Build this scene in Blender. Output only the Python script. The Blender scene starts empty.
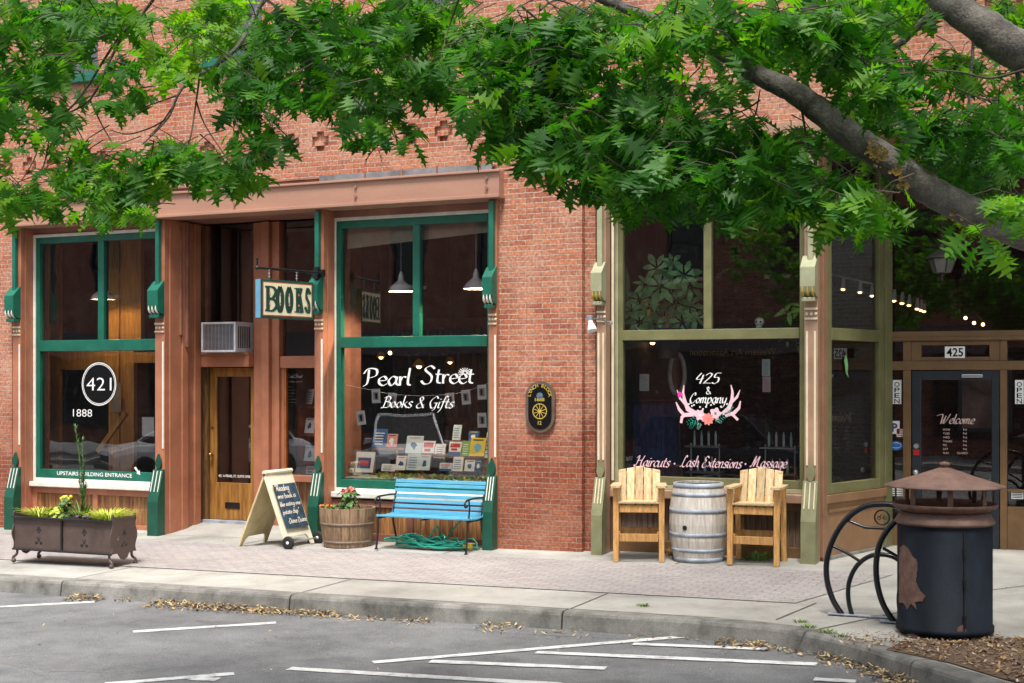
import bpy, math, random
from mathutils import Vector, Matrix
random.seed(7)
SC = bpy.context.scene
COL = SC.collection
# ------------------------------------------------------------------ camera
F = 1400.0; TH = math.radians(25); cs, sn = math.cos(TH), math.sin(TH)
DC, HC, HYZ = 15.86, 2.13, 379.0
cam_d = bpy.data.cameras.new('camera'); cam = bpy.data.objects.new('camera', cam_d); COL.objects.link(cam)
cam.location = (0, -DC, HC); cam.rotation_euler = (math.radians(90), 0, TH)
cam_d.sensor_width = 36; cam_d.lens = 36*F/1024; cam_d.shift_y = (HYZ-341.5)/1024
cam_d.clip_end = 2000; cam_d.clip_start = 0.1
SC.camera = cam
# ------------------------------------------------------------------ light
SUN_EL, SUN_AZ = math.radians(66), math.radians(161)     # azimuth clockwise from +Y
w = bpy.data.worlds.new('World'); SC.world = w; w.use_nodes = True
nt = w.node_tree; bg = nt.nodes['Background']; sky = nt.nodes.new('ShaderNodeTexSky')
sky.sky_type = 'NISHITA'; sky.sun_disc = False; sky.sun_elevation = SUN_EL; sky.sun_rotation = SUN_AZ
sky.dust_density = 3.0; sky.air_density = 1.0; sky.ozone_density = 0.6
hs = nt.nodes.new('ShaderNodeHueSaturation'); hs.inputs['Saturation'].default_value = 0.45   # thin overcast whitens the sky
nt.links.new(sky.outputs[0], hs.inputs['Color']); nt.links.new(hs.outputs[0], bg.inputs[0]); bg.inputs[1].default_value = 0.13
sd = bpy.data.lights.new('sun', 'SUN'); sd.energy = 2.6; sd.angle = math.radians(11); sd.color = (1, .96, .9)
so = bpy.data.objects.new('sun', sd); COL.objects.link(so)
sdir = Vector((math.sin(SUN_AZ)*math.cos(SUN_EL), math.cos(SUN_AZ)*math.cos(SUN_EL), math.sin(SUN_EL)))
so.rotation_euler = sdir.to_track_quat('Z', 'Y').to_euler(); so.location = (0, 0, 30)
SC.view_settings.view_transform = 'Standard'; SC.view_settings.look = 'None'
SC.view_settings.gamma = 1; SC.view_settings.exposure = 1.0; SC.view_settings.use_curve_mapping = False
SC.cycles.max_bounces = 8; SC.cycles.transparent_max_bounces = 16
SC.cycles.caustics_reflective = False; SC.cycles.caustics_refractive = False

# ------------------------------------------------------------------ survey helpers
def ray(px): u = (px-512)/F; return -sn+u*cs, cs+u*sn
def fx(px, Y=0.0):
    dx, dy = ray(px); return dx*(Y+DC)/dy
def fz(px, py, Y=0.0):
    dx, dy = ray(px); return HC-(py-HYZ)/F*(Y+DC)/dy
def C(px, py, d):
    dx, dy = ray(px); return Vector((dx*d, dy*d-DC, HC-(py-HYZ)/F*d))
def G(X, Y=0.0): return .013*(X+8)+.015*Y
def gp(px, py, off=0.0):
    dx, dy = ray(px); wv = -(py-HYZ)/F
    t = (.104-.015*DC+off-HC)/(wv-.013*dx-.015*dy)
    return (dx*t, dy*t-DC)
KERB = .165
# ------------------------------------------------------------------ mesh builder
ORG = {}
class MB:
    def __init__(s): s.v=[]; s.f=[]; s.m=[]; s.s=[]; s.r=[]; s.cr=0.5
    def add(s, vs, fs, m=0, sm=False, r=None):
        b=len(s.v); s.v+= [tuple(p) for p in vs]
        for f in fs: s.f.append([b+i for i in f]); s.m.append(m); s.s.append(sm); s.r.append(s.cr if r is None else r)
        return s
    def hexa(s, p, m=0, r=None):
        return s.add(p, [(3,2,1,0),(4,5,6,7),(0,1,5,4),(1,2,6,5),(2,3,7,6),(3,0,4,7)], m, False, r)
    def box(s, x0,x1,y0,y1,z0,z1, m=0, r=None):
        if x0>x1: x0,x1=x1,x0
        if y0>y1: y0,y1=y1,y0
        if z0>z1: z0,z1=z1,z0
        return s.hexa([(x0,y0,z0),(x1,y0,z0),(x1,y1,z0),(x0,y1,z0),(x0,y0,z1),(x1,y0,z1),(x1,y1,z1),(x0,y1,z1)], m, r)
    def obox(s, c, a, b, d, m=0, r=None):
        c,a,b,d=map(Vector,(c,a,b,d))
        return s.hexa([c-a-b-d,c+a-b-d,c+a+b-d,c-a+b-d,c-a-b+d,c+a-b+d,c+a+b+d,c-a+b+d], m, r)
    def beam(s, p, q, wv, h, up=(0,0,1), m=0, r=None):      # rectangular bar from p to q, width wv, height h
        p,q=Vector(p),Vector(q); d=(q-p); u=Vector(up); a=d.cross(u)
        if a.length<1e-6: a=Vector((1,0,0))
        a=a.normalized()*wv/2; b=a.cross(d).normalized()*h/2
        return s.obox((p+q)/2, d/2, a, b, m, r)
    def prism(s, poly, ext, m=0, sm=False, r=None):
        n=len(poly); P=[Vector(p) for p in poly]; e=Vector(ext); nrm=Vector((0,0,0))
        for i in range(n): nrm+=P[i].cross(P[(i+1)%n])
        if nrm.dot(e)<0: P=P[::-1]
        s.add(P+[p+e for p in P], [list(range(n))[::-1], list(range(n,2*n))], m, False, r)
        s.add(P+[p+e for p in P], [(i,(i+1)%n,n+(i+1)%n,n+i) for i in range(n)], m, sm, r)
        return s
    def tube(s, pts, r, n=8, m=0, rr=None, cap=True):
        P=[Vector(p) for p in pts]; k=len(P)
        R=r if isinstance(r,(list,tuple)) else [r]*k
        vs=[]; t0=(P[1]-P[0]).normalized(); a=t0.orthogonal().normalized()
        for i in range(k):
            t=(P[min(i+1,k-1)]-P[max(i-1,0)]).normalized()
            a=(a-t*a.dot(t)); a=a.normalized() if a.length>1e-6 else t.orthogonal().normalized()
            b=t.cross(a)
            for j in range(n):
                an=2*math.pi*j/n; vs.append(P[i]+(a*math.cos(an)+b*math.sin(an))*R[i])
        fs=[(i*n+j,i*n+(j+1)%n,(i+1)*n+(j+1)%n,(i+1)*n+j) for i in range(k-1) for j in range(n)]
        s.add(vs,fs,m,True,rr)
        if cap: s.add(vs[:n],[list(range(n))[::-1]],m,False,rr); s.add(vs[-n:],[list(range(n))],m,False,rr)
        return s
    def lathe(s, prof, c=(0,0,0), n=24, m=0, sm=True, axis='z', r=None, cap=True):
        vs=[]; k=len(prof)
        for (rad,z) in prof:
            for j in range(n):
                an=2*math.pi*j/n; x,y=rad*math.cos(an),rad*math.sin(an)
                p={'z':(x,y,z),'y':(x,z,y),'x':(z,x,y)}[axis]
                vs.append((c[0]+p[0],c[1]+p[1],c[2]+p[2]))
        fl=axis=='y'
        fs=[(i*n+j,i*n+(j+1)%n,(i+1)*n+(j+1)%n,(i+1)*n+j) for i in range(k-1) for j in range(n)]
        if fl: fs=[f[::-1] for f in fs]
        s.add(vs,fs,m,sm,r)
        if cap and prof[0][0]>1e-4: s.add(vs[:n],[list(range(n))[::-1]],m,False,r)
        if cap and prof[-1][0]>1e-4: s.add(vs[-n:],[list(range(n))],m,False,r)
        return s
    def ball(s, c, rad, n=10, m=0, sc=(1,1,1), r=None):
        k=max(4,n//2); prof=[]
        b=len(s.v); vs=[]
        for i in range(k+1):
            a=math.pi*i/k
            for j in range(n):
                t=2*math.pi*j/n
                vs.append((c[0]+rad*sc[0]*math.sin(a)*math.cos(t),c[1]+rad*sc[1]*math.sin(a)*math.sin(t),c[2]-rad*sc[2]*math.cos(a)))
        return s.add(vs,[(i*n+j,i*n+(j+1)%n,(i+1)*n+(j+1)%n,(i+1)*n+j) for i in range(k) for j in range(n)],m,True,r)
    def ring(s, x0,x1,z0,z1,y0,y1,wv,m=0,wb=None,wt=None):  # rectangular frame, butt jointed
        wb=wv if wb is None else wb; wt=wv if wt is None else wt
        s.box(x0,x0+wv,y0,y1,z0,z1,m); s.box(x1-wv,x1,y0,y1,z0,z1,m)
        s.box(x0+wv,x1-wv,y0,y1,z0,z0+wb,m); s.box(x0+wv,x1-wv,y0,y1,z1-wt,z1,m); return s
    def xf(s, M):
        s.v=[tuple(M@Vector(p)) for p in s.v]; return s
    def build(s, name, mats, parent=None, bevel=0.0, label=None, cat=None, group=None, kind=None):
        if not isinstance(mats,(list,tuple)): mats=[mats]
        o0=ORG.get(parent.name,Vector((0,0,0))) if parent else Vector((0,0,0))
        me=bpy.data.meshes.new(name)
        me.from_pydata([(x-o0.x,y-o0.y,z-o0.z) for x,y,z in s.v],[],s.f)
        for mm in mats: me.materials.append(mm)
        me.polygons.foreach_set('material_index',s.m); me.polygons.foreach_set('use_smooth',s.s)
        at=me.attributes.new('rnd','FLOAT','FACE'); at.data.foreach_set('value',[float(q) for q in s.r])
        me.update()
        o=bpy.data.objects.new(name,me); COL.objects.link(o)
        if parent: o.parent=parent
        ORG[o.name]=o0
        if bevel>0:
            b=o.modifiers.new('bevel','BEVEL'); b.width=bevel; b.segments=2; b.limit_method='ANGLE'; b.angle_limit=math.radians(35)
        tag(o,label,cat,group,kind); return o
def tag(o,label=None,cat=None,group=None,kind=None):
    if label: o['label']=label
    if cat: o['category']=cat
    if group: o['group']=group
    if kind: o['kind']=kind
    return o
def thing(name, loc, label, cat, group=None, rz=0):
    o=bpy.data.objects.new(name,None); COL.objects.link(o); o.location=loc; o.rotation_euler=(0,0,rz)
    o.empty_display_size=.1; ORG[o.name]=Vector(loc); return tag(o,label,cat,group)
def dup(root, loc, rz=0, label=None, scale=None):
    r=root.copy(); COL.objects.link(r); r.location=loc; r.rotation_euler=(0,0,rz)
    if scale: r.scale=scale
    if label: r['label']=label
    for ch in list(root.children):
        c=ch.copy(); COL.objects.link(c); c.parent=r
        for g in ch.children:
            d=g.copy(); COL.objects.link(d); d.parent=c
    return r
def cr(pts, k=6, closed=False):                            # Catmull-Rom smoothing
    P=[Vector(p) for p in pts]; n=len(P); out=[]
    for i in range(n if closed else n-1):
        g=(lambda j:P[j%n]) if closed else (lambda j:P[min(max(j,0),n-1)])
        a,b,c,d=g(i-1),g(i),g(i+1),g(i+2)
        for q in range(k):
            t=q/k; out.append(.5*((2*b)+(c-a)*t+(2*a-5*b+4*c-d)*t*t+(3*b-a-3*c+d)*t**3))
    if not closed: out.append(P[-1])
    return out
# ------------------------------------------------------------------ materials
def mat(name, col, rough=.6, var=.12, scale=6.0, metal=0.0, bump=0.0, col2=None, mapping=(1,1,1), rnd=0.0, spec=.5, emit=None, estr=0, detail=5, fine=0.0):
    m=bpy.data.materials.new(name); m.use_nodes=True; n=m.node_tree.nodes; l=m.node_tree.links
    b=n['Principled BSDF']; b.inputs['Roughness'].default_value=rough; b.inputs['Metallic'].default_value=metal
    b.inputs['Specular IOR Level'].default_value=spec
    tc=n.new('ShaderNodeTexCoord'); mp=n.new('ShaderNodeMapping'); mp.inputs['Scale'].default_value=mapping
    l.new(tc.outputs['Object'],mp.inputs[0])
    nz=n.new('ShaderNodeTexNoise'); nz.inputs['Scale'].default_value=scale; nz.inputs['Detail'].default_value=detail; nz.inputs['Roughness'].default_value=.6
    l.new(mp.outputs[0],nz.inputs[0])
    c2=col2 or tuple(max(0,x*(1-2.2*var)) for x in col); c1=tuple(min(1,x*(1+1.2*var)) for x in col) if not col2 else col
    rp=n.new('ShaderNodeValToRGB'); rp.color_ramp.elements[0].position=.32; rp.color_ramp.elements[1].position=.68
    rp.color_ramp.elements[0].color=(*c2,1); rp.color_ramp.elements[1].color=(*c1,1)
    l.new(nz.outputs[0],rp.inputs[0]); out=rp.outputs[0]
    if rnd:
        at=n.new('ShaderNodeAttribute'); at.attribute_name='rnd'; mr=n.new('ShaderNodeMapRange')
        mr.inputs[3].default_value=1-rnd; mr.inputs[4].default_value=1+rnd
        l.new(at.outputs['Fac'],mr.inputs[0]); mx=n.new('ShaderNodeMix'); mx.data_type='RGBA'; mx.blend_type='MULTIPLY'; mx.inputs[0].default_value=1
        l.new(out,mx.inputs[6]); l.new(mr.outputs[0],mx.inputs[7]); out=mx.outputs[2]
    if fine:
        n3=n.new('ShaderNodeTexNoise'); n3.inputs['Scale'].default_value=90; n3.inputs['Detail'].default_value=3; l.new(tc.outputs['Object'],n3.inputs[0])
        mr=n.new('ShaderNodeMapRange'); mr.inputs[1].default_value=.3; mr.inputs[2].default_value=.7; mr.inputs[3].default_value=1-fine; mr.inputs[4].default_value=1+fine
        l.new(n3.outputs[0],mr.inputs[0]); mx=n.new('ShaderNodeMix'); mx.data_type='RGBA'; mx.blend_type='MULTIPLY'; mx.inputs[0].default_value=1
        l.new(out,mx.inputs[6]); l.new(mr.outputs[0],mx.inputs[7]); out=mx.outputs[2]
    l.new(out,b.inputs['Base Color'])
    if bump:
        n2=n.new('ShaderNodeTexNoise'); n2.inputs['Scale'].default_value=scale*6; n2.inputs['Detail'].default_value=4; l.new(mp.outputs[0],n2.inputs[0])
        bp=n.new('ShaderNodeBump'); bp.inputs['Strength'].default_value=bump; bp.inputs['Distance'].default_value=.01
        l.new(n2.outputs[0],bp.inputs['Height']); l.new(bp.outputs[0],b.inputs['Normal'])
    if emit: b.inputs['Emission Color'].default_value=(*emit,1); b.inputs['Emission Strength'].default_value=estr
    return m
def brickmat(name, c1, c2, mortar, wear=True, w_=.215, h_=.0655, ms=.006, pale=.5, palecol=(.55,.33,.23), vary=(.68,1.25), lowdark=False):
    m=bpy.data.materials.new(name); m.use_nodes=True; n=m.node_tree.nodes; l=m.node_tree.links; b=n['Principled BSDF']
    b.inputs['Roughness'].default_value=.85; b.inputs['Specular IOR Level'].default_value=.25
    tc=n.new('ShaderNodeTexCoord'); sx=n.new('ShaderNodeSeparateXYZ'); l.new(tc.outputs['Object'],sx.inputs[0])
    ge=n.new('ShaderNodeNewGeometry'); sg=n.new('ShaderNodeSeparateXYZ'); l.new(ge.outputs['Normal'],sg.inputs[0])
    ab=n.new('ShaderNodeMath'); ab.operation='ABSOLUTE'; l.new(sg.outputs[0],ab.inputs[0])
    gt=n.new('ShaderNodeMath'); gt.operation='GREATER_THAN'; gt.inputs[1].default_value=.6; l.new(ab.outputs[0],gt.inputs[0])
    mu=n.new('ShaderNodeMix'); mu.data_type='FLOAT'; l.new(gt.outputs[0],mu.inputs[0]); l.new(sx.outputs[0],mu.inputs[2]); l.new(sx.outputs[1],mu.inputs[3])
    cb=n.new('ShaderNodeCombineXYZ'); l.new(mu.outputs[0],cb.inputs[0]); l.new(sx.outputs[2],cb.inputs[1])
    wn=n.new('ShaderNodeTexNoise'); wn.inputs['Scale'].default_value=9; wn.inputs['Detail'].default_value=3; l.new(tc.outputs['Object'],wn.inputs[0])
    vm=n.new('ShaderNodeVectorMath'); vm.operation='MULTIPLY_ADD'; vm.inputs[1].default_value=(.016,.012,0)
    l.new(wn.outputs['Color'],vm.inputs[0]); l.new(cb.outputs[0],vm.inputs[2])
    br=n.new('ShaderNodeTexBrick'); br.offset=.5; br.inputs['Scale'].default_value=1; br.inputs['Brick Width'].default_value=w_; br.inputs['Row Height'].default_value=h_
    br.inputs['Mortar Size'].default_value=ms; br.inputs['Mortar Smooth'].default_value=.35; br.inputs['Bias'].default_value=0
    br.inputs['Color1'].default_value=(*c1,1); br.inputs['Color2'].default_value=(*c2,1); br.inputs['Mortar'].default_value=(*mortar,1)
    l.new(vm.outputs[0],br.inputs[0])
    n1=n.new('ShaderNodeTexNoise'); n1.inputs['Scale'].default_value=1.6; n1.inputs['Detail'].default_value=7; n1.inputs['Roughness'].default_value=.65; l.new(tc.outputs['Object'],n1.inputs[0])
    r1=n.new('ShaderNodeMapRange'); r1.inputs[1].default_value=.42; r1.inputs[2].default_value=.72; r1.inputs[3].default_value=0; r1.inputs[4].default_value=pale; l.new(n1.outputs[0],r1.inputs[0])
    m1=n.new('ShaderNodeMix'); m1.data_type='RGBA'; m1.inputs[7].default_value=(*palecol,1); l.new(r1.outputs[0],m1.inputs[0]); l.new(br.outputs[0],m1.inputs[6])
    n2=n.new('ShaderNodeTexNoise'); n2.inputs['Scale'].default_value=28; n2.inputs['Detail'].default_value=6; l.new(tc.outputs['Object'],n2.inputs[0])
    r2=n.new('ShaderNodeMapRange'); r2.inputs[1].default_value=.3; r2.inputs[2].default_value=.7; r2.inputs[3].default_value=vary[0]; r2.inputs[4].default_value=vary[1]; l.new(n2.outputs[0],r2.inputs[0])
    m2=n.new('ShaderNodeMix'); m2.data_type='RGBA'; m2.blend_type='MULTIPLY'; m2.inputs[0].default_value=1; l.new(m1.outputs[2],m2.inputs[6]); l.new(r2.outputs[0],m2.inputs[7])
    # darker single bricks
    if lowdark:      # bricks nearer the pavement are less bleached, with an irregular border
        zr=n.new('ShaderNodeMath'); zr.operation='MULTIPLY_ADD'; zr.inputs[1].default_value=1.6; l.new(n1.outputs[0],zr.inputs[0]); l.new(sx.outputs[2],zr.inputs[2])
        mz=n.new('ShaderNodeMapRange'); mz.inputs[1].default_value=1.7; mz.inputs[2].default_value=3.2; l.new(zr.outputs[0],mz.inputs[0])
        mm=n.new('ShaderNodeMix'); mm.data_type='RGBA'; mm.inputs[6].default_value=(.68,.56,.53,1); mm.inputs[7].default_value=(1,1,1,1); l.new(mz.outputs[0],mm.inputs[0])
        m3=n.new('ShaderNodeMix'); m3.data_type='RGBA'; m3.blend_type='MULTIPLY'; m3.inputs[0].default_value=1; l.new(m2.outputs[2],m3.inputs[6]); l.new(mm.outputs[2],m3.inputs[7]); m2=m3
    l.new(m2.outputs[2],b.inputs['Base Color'])
    h=n.new('ShaderNodeMath'); h.operation='MULTIPLY_ADD'; h.inputs[1].default_value=-1.0; l.new(br.outputs['Fac'],h.inputs[0]); 
    ns=n.new('ShaderNodeMath'); ns.operation='MULTIPLY'; ns.inputs[1].default_value=.5; l.new(n2.outputs[0],ns.inputs[0]); l.new(ns.outputs[0],h.inputs[2])
    bp=n.new('ShaderNodeBump'); bp.inputs['Strength'].default_value=.9; bp.inputs['Distance'].default_value=.008; l.new(h.outputs[0],bp.inputs['Height']); l.new(bp.outputs[0],b.inputs['Normal'])
    return m
def glassmat(name, k=.12, tint=(1,1,1), dirt=.02):
    m=bpy.data.materials.new(name); m.use_nodes=True; n=m.node_tree.nodes; l=m.node_tree.links
    n.remove(n['Principled BSDF']); o=n['Material Output']
    tr=n.new('ShaderNodeBsdfTransparent'); tr.inputs[0].default_value=(*tint,1); gl=n.new('ShaderNodeBsdfGlossy'); gl.inputs['Roughness'].default_value=.0
    fr=n.new('ShaderNodeFresnel'); fr.inputs[0].default_value=1.5
    ad=n.new('ShaderNodeMath'); ad.operation='MULTIPLY_ADD'; ad.inputs[1].default_value=1.0; ad.inputs[2].default_value=k-.04; l.new(fr.outputs[0],ad.inputs[0])
    tc=n.new('ShaderNodeTexCoord'); nz=n.new('ShaderNodeTexNoise'); nz.inputs['Scale'].default_value=.9; l.new(tc.outputs['Object'],nz.inputs[0])
    bp=n.new('ShaderNodeBump'); bp.inputs['Strength'].default_value=.25; bp.inputs['Distance'].default_value=.012; l.new(nz.outputs[0],bp.inputs['Height']); l.new(bp.outputs[0],gl.inputs['Normal'])
    mx=n.new('ShaderNodeMixShader'); l.new(ad.outputs[0],mx.inputs[0]); l.new(tr.outputs[0],mx.inputs[1]); l.new(gl.outputs[0],mx.inputs[2])
    df=n.new('ShaderNodeBsdfDiffuse'); df.inputs[0].default_value=(.6,.6,.6,1); m2=n.new('ShaderNodeMixShader')
    n4=n.new('ShaderNodeTexNoise'); n4.inputs['Scale'].default_value=14; n4.inputs['Detail'].default_value=6; l.new(tc.outputs['Object'],n4.inputs[0])
    mr=n.new('ShaderNodeMapRange'); mr.inputs[1].default_value=.55; mr.inputs[2].default_value=.8; mr.inputs[3].default_value=.003; mr.inputs[4].default_value=dirt; l.new(n4.outputs[0],mr.inputs[0])
    l.new(mr.outputs[0],m2.inputs[0]); l.new(mx.outputs[0],m2.inputs[1]); l.new(df.outputs[0],m2.inputs[2]); l.new(m2.outputs[0],o.inputs[0])
    return m
M={}
M['brick']=brickmat('brick',(.47,.165,.085),(.30,.09,.055),(.48,.38,.30),ms=.0062,w_=.228,vary=(.58,1.35),lowdark=True,pale=.75)
M['brick_old']=brickmat('brick_shaded_side',(.33,.10,.07),(.22,.07,.055),(.40,.32,.27),pale=.3)
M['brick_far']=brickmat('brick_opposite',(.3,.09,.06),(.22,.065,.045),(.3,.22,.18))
M['terra']=mat('terracotta_paint',(.40,.155,.085),.5,.1,3,bump=.1,fine=.05)
M['terra_dark']=mat('dull_terracotta_paint',(.24,.10,.065),.6,.15,4,bump=.1,fine=.05)
M['beam']=mat('faded_pink_brown_paint',(.42,.225,.145),.55,.14,1.3,bump=.15,mapping=(.5,1,2.5),fine=.08,col2=(.32,.17,.125))
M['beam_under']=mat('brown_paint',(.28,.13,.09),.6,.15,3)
M['green']=mat('green_paint',(.008,.125,.08),.4,.12,4,fine=.04)
M['dgreen']=mat('dark_green_paint',(.006,.075,.045),.4,.1,4,fine=.04)
M['white']=mat('white_paint',(.74,.72,.64),.5,.07,6,fine=.05)
M['cream']=mat('cream_paint',(.72,.60,.42),.5,.06,6)
M['olive']=mat('olive_paint',(.17,.165,.07),.5,.1,4,fine=.05)
M['olive_mid']=mat('mid_olive_paint',(.21,.21,.11),.5,.12,5,fine=.06,bump=.1)
M['olive_light']=mat('pale_olive_paint',(.36,.36,.22),.5,.1,4,fine=.05)
M['tan']=mat('tan_brown_paint',(.26,.14,.08),.5,.1,3,fine=.05)
M['ochre']=mat('ochre_brown_paint',(.17,.092,.036),.55,.12,4,fine=.05)
M['pinkbrown']=mat('pinkish_brown_paint',(.37,.225,.145),.5,.1,4)
M['slate']=mat('slate_blue_paint',(.016,.022,.032),.4,.1,4)
M['wood_amber']=mat('varnished_amber_wood',(.72,.36,.08),.35,.25,5,mapping=(6,6,.5),rnd=.2,col2=(.40,.17,.035))
M['wood_door']=mat('worn_yellow_oak',(.40,.19,.04),.4,.25,4,mapping=(6,6,.6),col2=(.16,.065,.02))
M['slats']=mat('stained_beadboard',(.40,.19,.07),.5,.3,6,mapping=(8,8,.6),rnd=.35,col2=(.13,.05,.02))
M['slats_brown']=mat('brown_panel_boards',(.17,.11,.075),.6,.2,5,mapping=(5,5,.5),rnd=.15)
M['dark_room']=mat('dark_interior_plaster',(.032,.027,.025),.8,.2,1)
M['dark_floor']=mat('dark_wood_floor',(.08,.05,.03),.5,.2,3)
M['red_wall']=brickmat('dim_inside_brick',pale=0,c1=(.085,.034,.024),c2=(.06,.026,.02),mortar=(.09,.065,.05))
M['black']=mat('black_iron',(.012,.012,.013),.35,.2,8)
M['black_gloss']=mat('black_gloss_paint',(.008,.009,.012),.22,.1,8)
M['iron_brown']=mat('brown_painted_iron',(.095,.063,.055),.5,.1,5,bump=.3,fine=.08)
M['iron_motif']=mat('dark_cast_relief',(.02,.016,.016),.5,.2,5)
M['grey_metal']=mat('weathered_grey_steel',(.42,.48,.56),.6,.2,6,metal=.15,fine=.12,col2=(.20,.21,.24))
M['silver']=mat('silver_metal',(.6,.6,.62),.3,.1,6,metal=.8)
M['barrel']=mat('grey_weathered_oak',(.66,.62,.56),.75,.2,5,mapping=(7,7,.7),rnd=.12,col2=(.42,.37,.32),bump=.25)
M['barrel_brown']=mat('brown_weathered_oak',(.33,.22,.13),.75,.2,5,mapping=(7,7,.7),rnd=.22,col2=(.15,.085,.045),bump=.25)
M['hoop_brown']=mat('rusty_hoop_steel',(.24,.17,.12),.6,.2,8,col2=(.12,.08,.06))
M['pine']=mat('oiled_pine',(.62,.36,.13),.5,.2,5,mapping=(7,7,.8),rnd=.25,fine=.15,col2=(.36,.16,.04),bump=.1)
M['pine_pale']=mat('sun_bleached_pine',(.66,.53,.33),.55,.2,5,mapping=(7,7,.8),rnd=.25,fine=.15,col2=(.46,.29,.12),bump=.1)
M['blue_slat']=mat('light_blue_paint',(.09,.34,.50),.45,.08,7,mapping=(.6,4,4),fine=.06,rnd=.08)
M['hose']=mat('green_rubber_hose',(.02,.36,.25),.35,.1,4)
M['soil']=mat('soil',(.035,.025,.018),.95,.3,30)
M['board_cream']=mat('cream_board_paint',(.78,.72,.54),.5,.06,4,fine=.04)
M['board_shaded']=mat('shaded_cream_paint',(.60,.50,.27),.55,.1,4,fine=.05)  # darker board cream with the back board's shade put into its colour
M['chalk']=mat('blue_grey_chalkboard',(.03,.065,.10),.7,.3,7)
M['chalkink']=mat('pale_chalk_marks',(.8,.72,.6),.8,.1,20)
M['tyre']=mat('black_rubber',(.012,.012,.014),.7,.2,10)
M['rust']=mat('rusty_bare_steel',(.19,.105,.075),.8,.2,14,bump=.3,col2=(.10,.05,.035),fine=.1)
M['rust_pale']=mat('pinkish_worn_primer',(.21,.125,.095),.75,.15,5,bump=.25,fine=.16,col2=(.10,.055,.04))
M['can']=mat('navy_black_paint',(.011,.015,.022),.6,.3,3,spec=.1,bump=.1,fine=.15,mapping=(1,1,.4))
M['text_white']=mat('white_vinyl',(.85,.85,.83),.5,.02,5)
M['text_pink']=mat('pale_pink_vinyl',(.80,.52,.58),.5,.02,5)
M['text_peach']=mat('faded_pink_vinyl',(.6,.42,.38),.5,.02,5)
M['pink']=mat('pink_vinyl',(.85,.35,.42),.5,.1,20)
M['coral']=mat('coral_vinyl',(.85,.25,.22),.5,.1,20)
M['magenta']=mat('magenta_vinyl',(.8,.04,.35),.5,.1,20)
M['teal']=mat('teal_vinyl',(.01,.28,.2),.5,.1,20)
M['mint']=mat('mint_vinyl',(.3,.65,.55),.5,.1,20)
M['gold']=mat('gold_paint',(.50,.36,.06),.45,.1,20)
M['black_sign']=mat('black_sign_face',(.006,.006,.007),.7,.1,20,spec=.1)
M['sign_cream']=mat('cream_sign_face',(.80,.72,.48),.5,.05,8)
M['sign_blue']=mat('blue_sign_edge',(.13,.33,.48),.5,.05,8)
M['sign_red']=mat('red_sign_line',(.45,.07,.04),.5,.05,8)
M['paper']=mat('white_paper',(.86,.86,.84),.7,.04,10)
M['enamel']=mat('white_enamel',(.75,.76,.74),.25,.03,10)
M['bulb']=mat('lit_bulb',(1,.8,.5),.5,0,1,emit=(1,.55,.2),estr=5)
M['bulb_pendant']=mat('bright_pendant_bulb',(1,.8,.5),.5,0,1,emit=(1,.78,.52),estr=2200)
M['bulb_mid']=mat('warm_pendant_bulb',(1,.8,.5),.5,0,1,emit=(1,.70,.40),estr=160)
M['bulb_white']=mat('lit_spot_bulb',(1,.9,.7),.5,0,1,emit=(1,.58,.22),estr=4)
M['glass']=glassmat('window_glass',.18)
M['glass_salon']=glassmat('salon_window_glass',.14)
M['car_white']=mat('white_car_paint',(.75,.77,.8),.15,.02,3)
M['car_dark']=mat('dark_car_paint',(.02,.03,.05),.12,.02,3)
M['car_glass']=mat('dark_car_glass',(.01,.012,.014),.05,.0,3)
M['chrome']=mat('bright_trim',(.6,.6,.6),.2,0,3,metal=1)
M['blind']=mat('tan_roller_blind',(.42,.34,.24),.8,.08,4)
# ================================================================== GROUND
def groundmat(name, base, dark, light, rough=.9, sc=1.2, speck=.25, stain=.5):
    m=bpy.data.materials.new(name); m.use_nodes=True; n=m.node_tree.nodes; l=m.node_tree.links; b=n['Principled BSDF']
    b.inputs['Roughness'].default_value=rough; b.inputs['Specular IOR Level'].default_value=.3
    tc=n.new('ShaderNodeTexCoord')
    def noise(s,d=6,r=.6):
        q=n.new('ShaderNodeTexNoise'); q.inputs['Scale'].default_value=s; q.inputs['Detail'].default_value=d; q.inputs['Roughness'].default_value=r; l.new(tc.outputs['Object'],q.inputs[0]); return q
    a=noise(sc,8,.65); rp=n.new('ShaderNodeValToRGB'); e=rp.color_ramp.elements; e[0].position=.3; e[0].color=(*dark,1); e[1].position=.72; e[1].color=(*light,1)
    x=e.new(.5); x.color=(*base,1); l.new(a.outputs[0],rp.inputs[0])
    f=noise(85,4,.8); mr=n.new('ShaderNodeMapRange'); mr.inputs[1].default_value=.3; mr.inputs[2].default_value=.7; mr.inputs[3].default_value=1-speck; mr.inputs[4].default_value=1+speck; l.new(f.outputs[0],mr.inputs[0])
    g=noise(.35,6,.6); mg=n.new('ShaderNodeMapRange'); mg.inputs[1].default_value=.35; mg.inputs[2].default_value=.65; mg.inputs[3].default_value=1-stain*.35; mg.inputs[4].default_value=1.08; l.new(g.outputs[0],mg.inputs[0])
    o=rp.outputs[0]
    for q in (mr,mg):
        mx=n.new('ShaderNodeMix'); mx.data_type='RGBA'; mx.blend_type='MULTIPLY'; mx.inputs[0].default_value=1; l.new(o,mx.inputs[6]); l.new(q.outputs[0],mx.inputs[7]); o=mx.outputs[2]
    l.new(o,b.inputs['Base Color'])
    bp=n.new('ShaderNodeBump'); bp.inputs['Strength'].default_value=.5; bp.inputs['Distance'].default_value=.006; l.new(f.outputs[0],bp.inputs['Height']); l.new(bp.outputs[0],b.inputs['Normal'])
    return m
M['asphalt']=groundmat('asphalt',(.160,.163,.166),(.112,.114,.117),(.205,.208,.21),sc=2.2,speck=.6)
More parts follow.
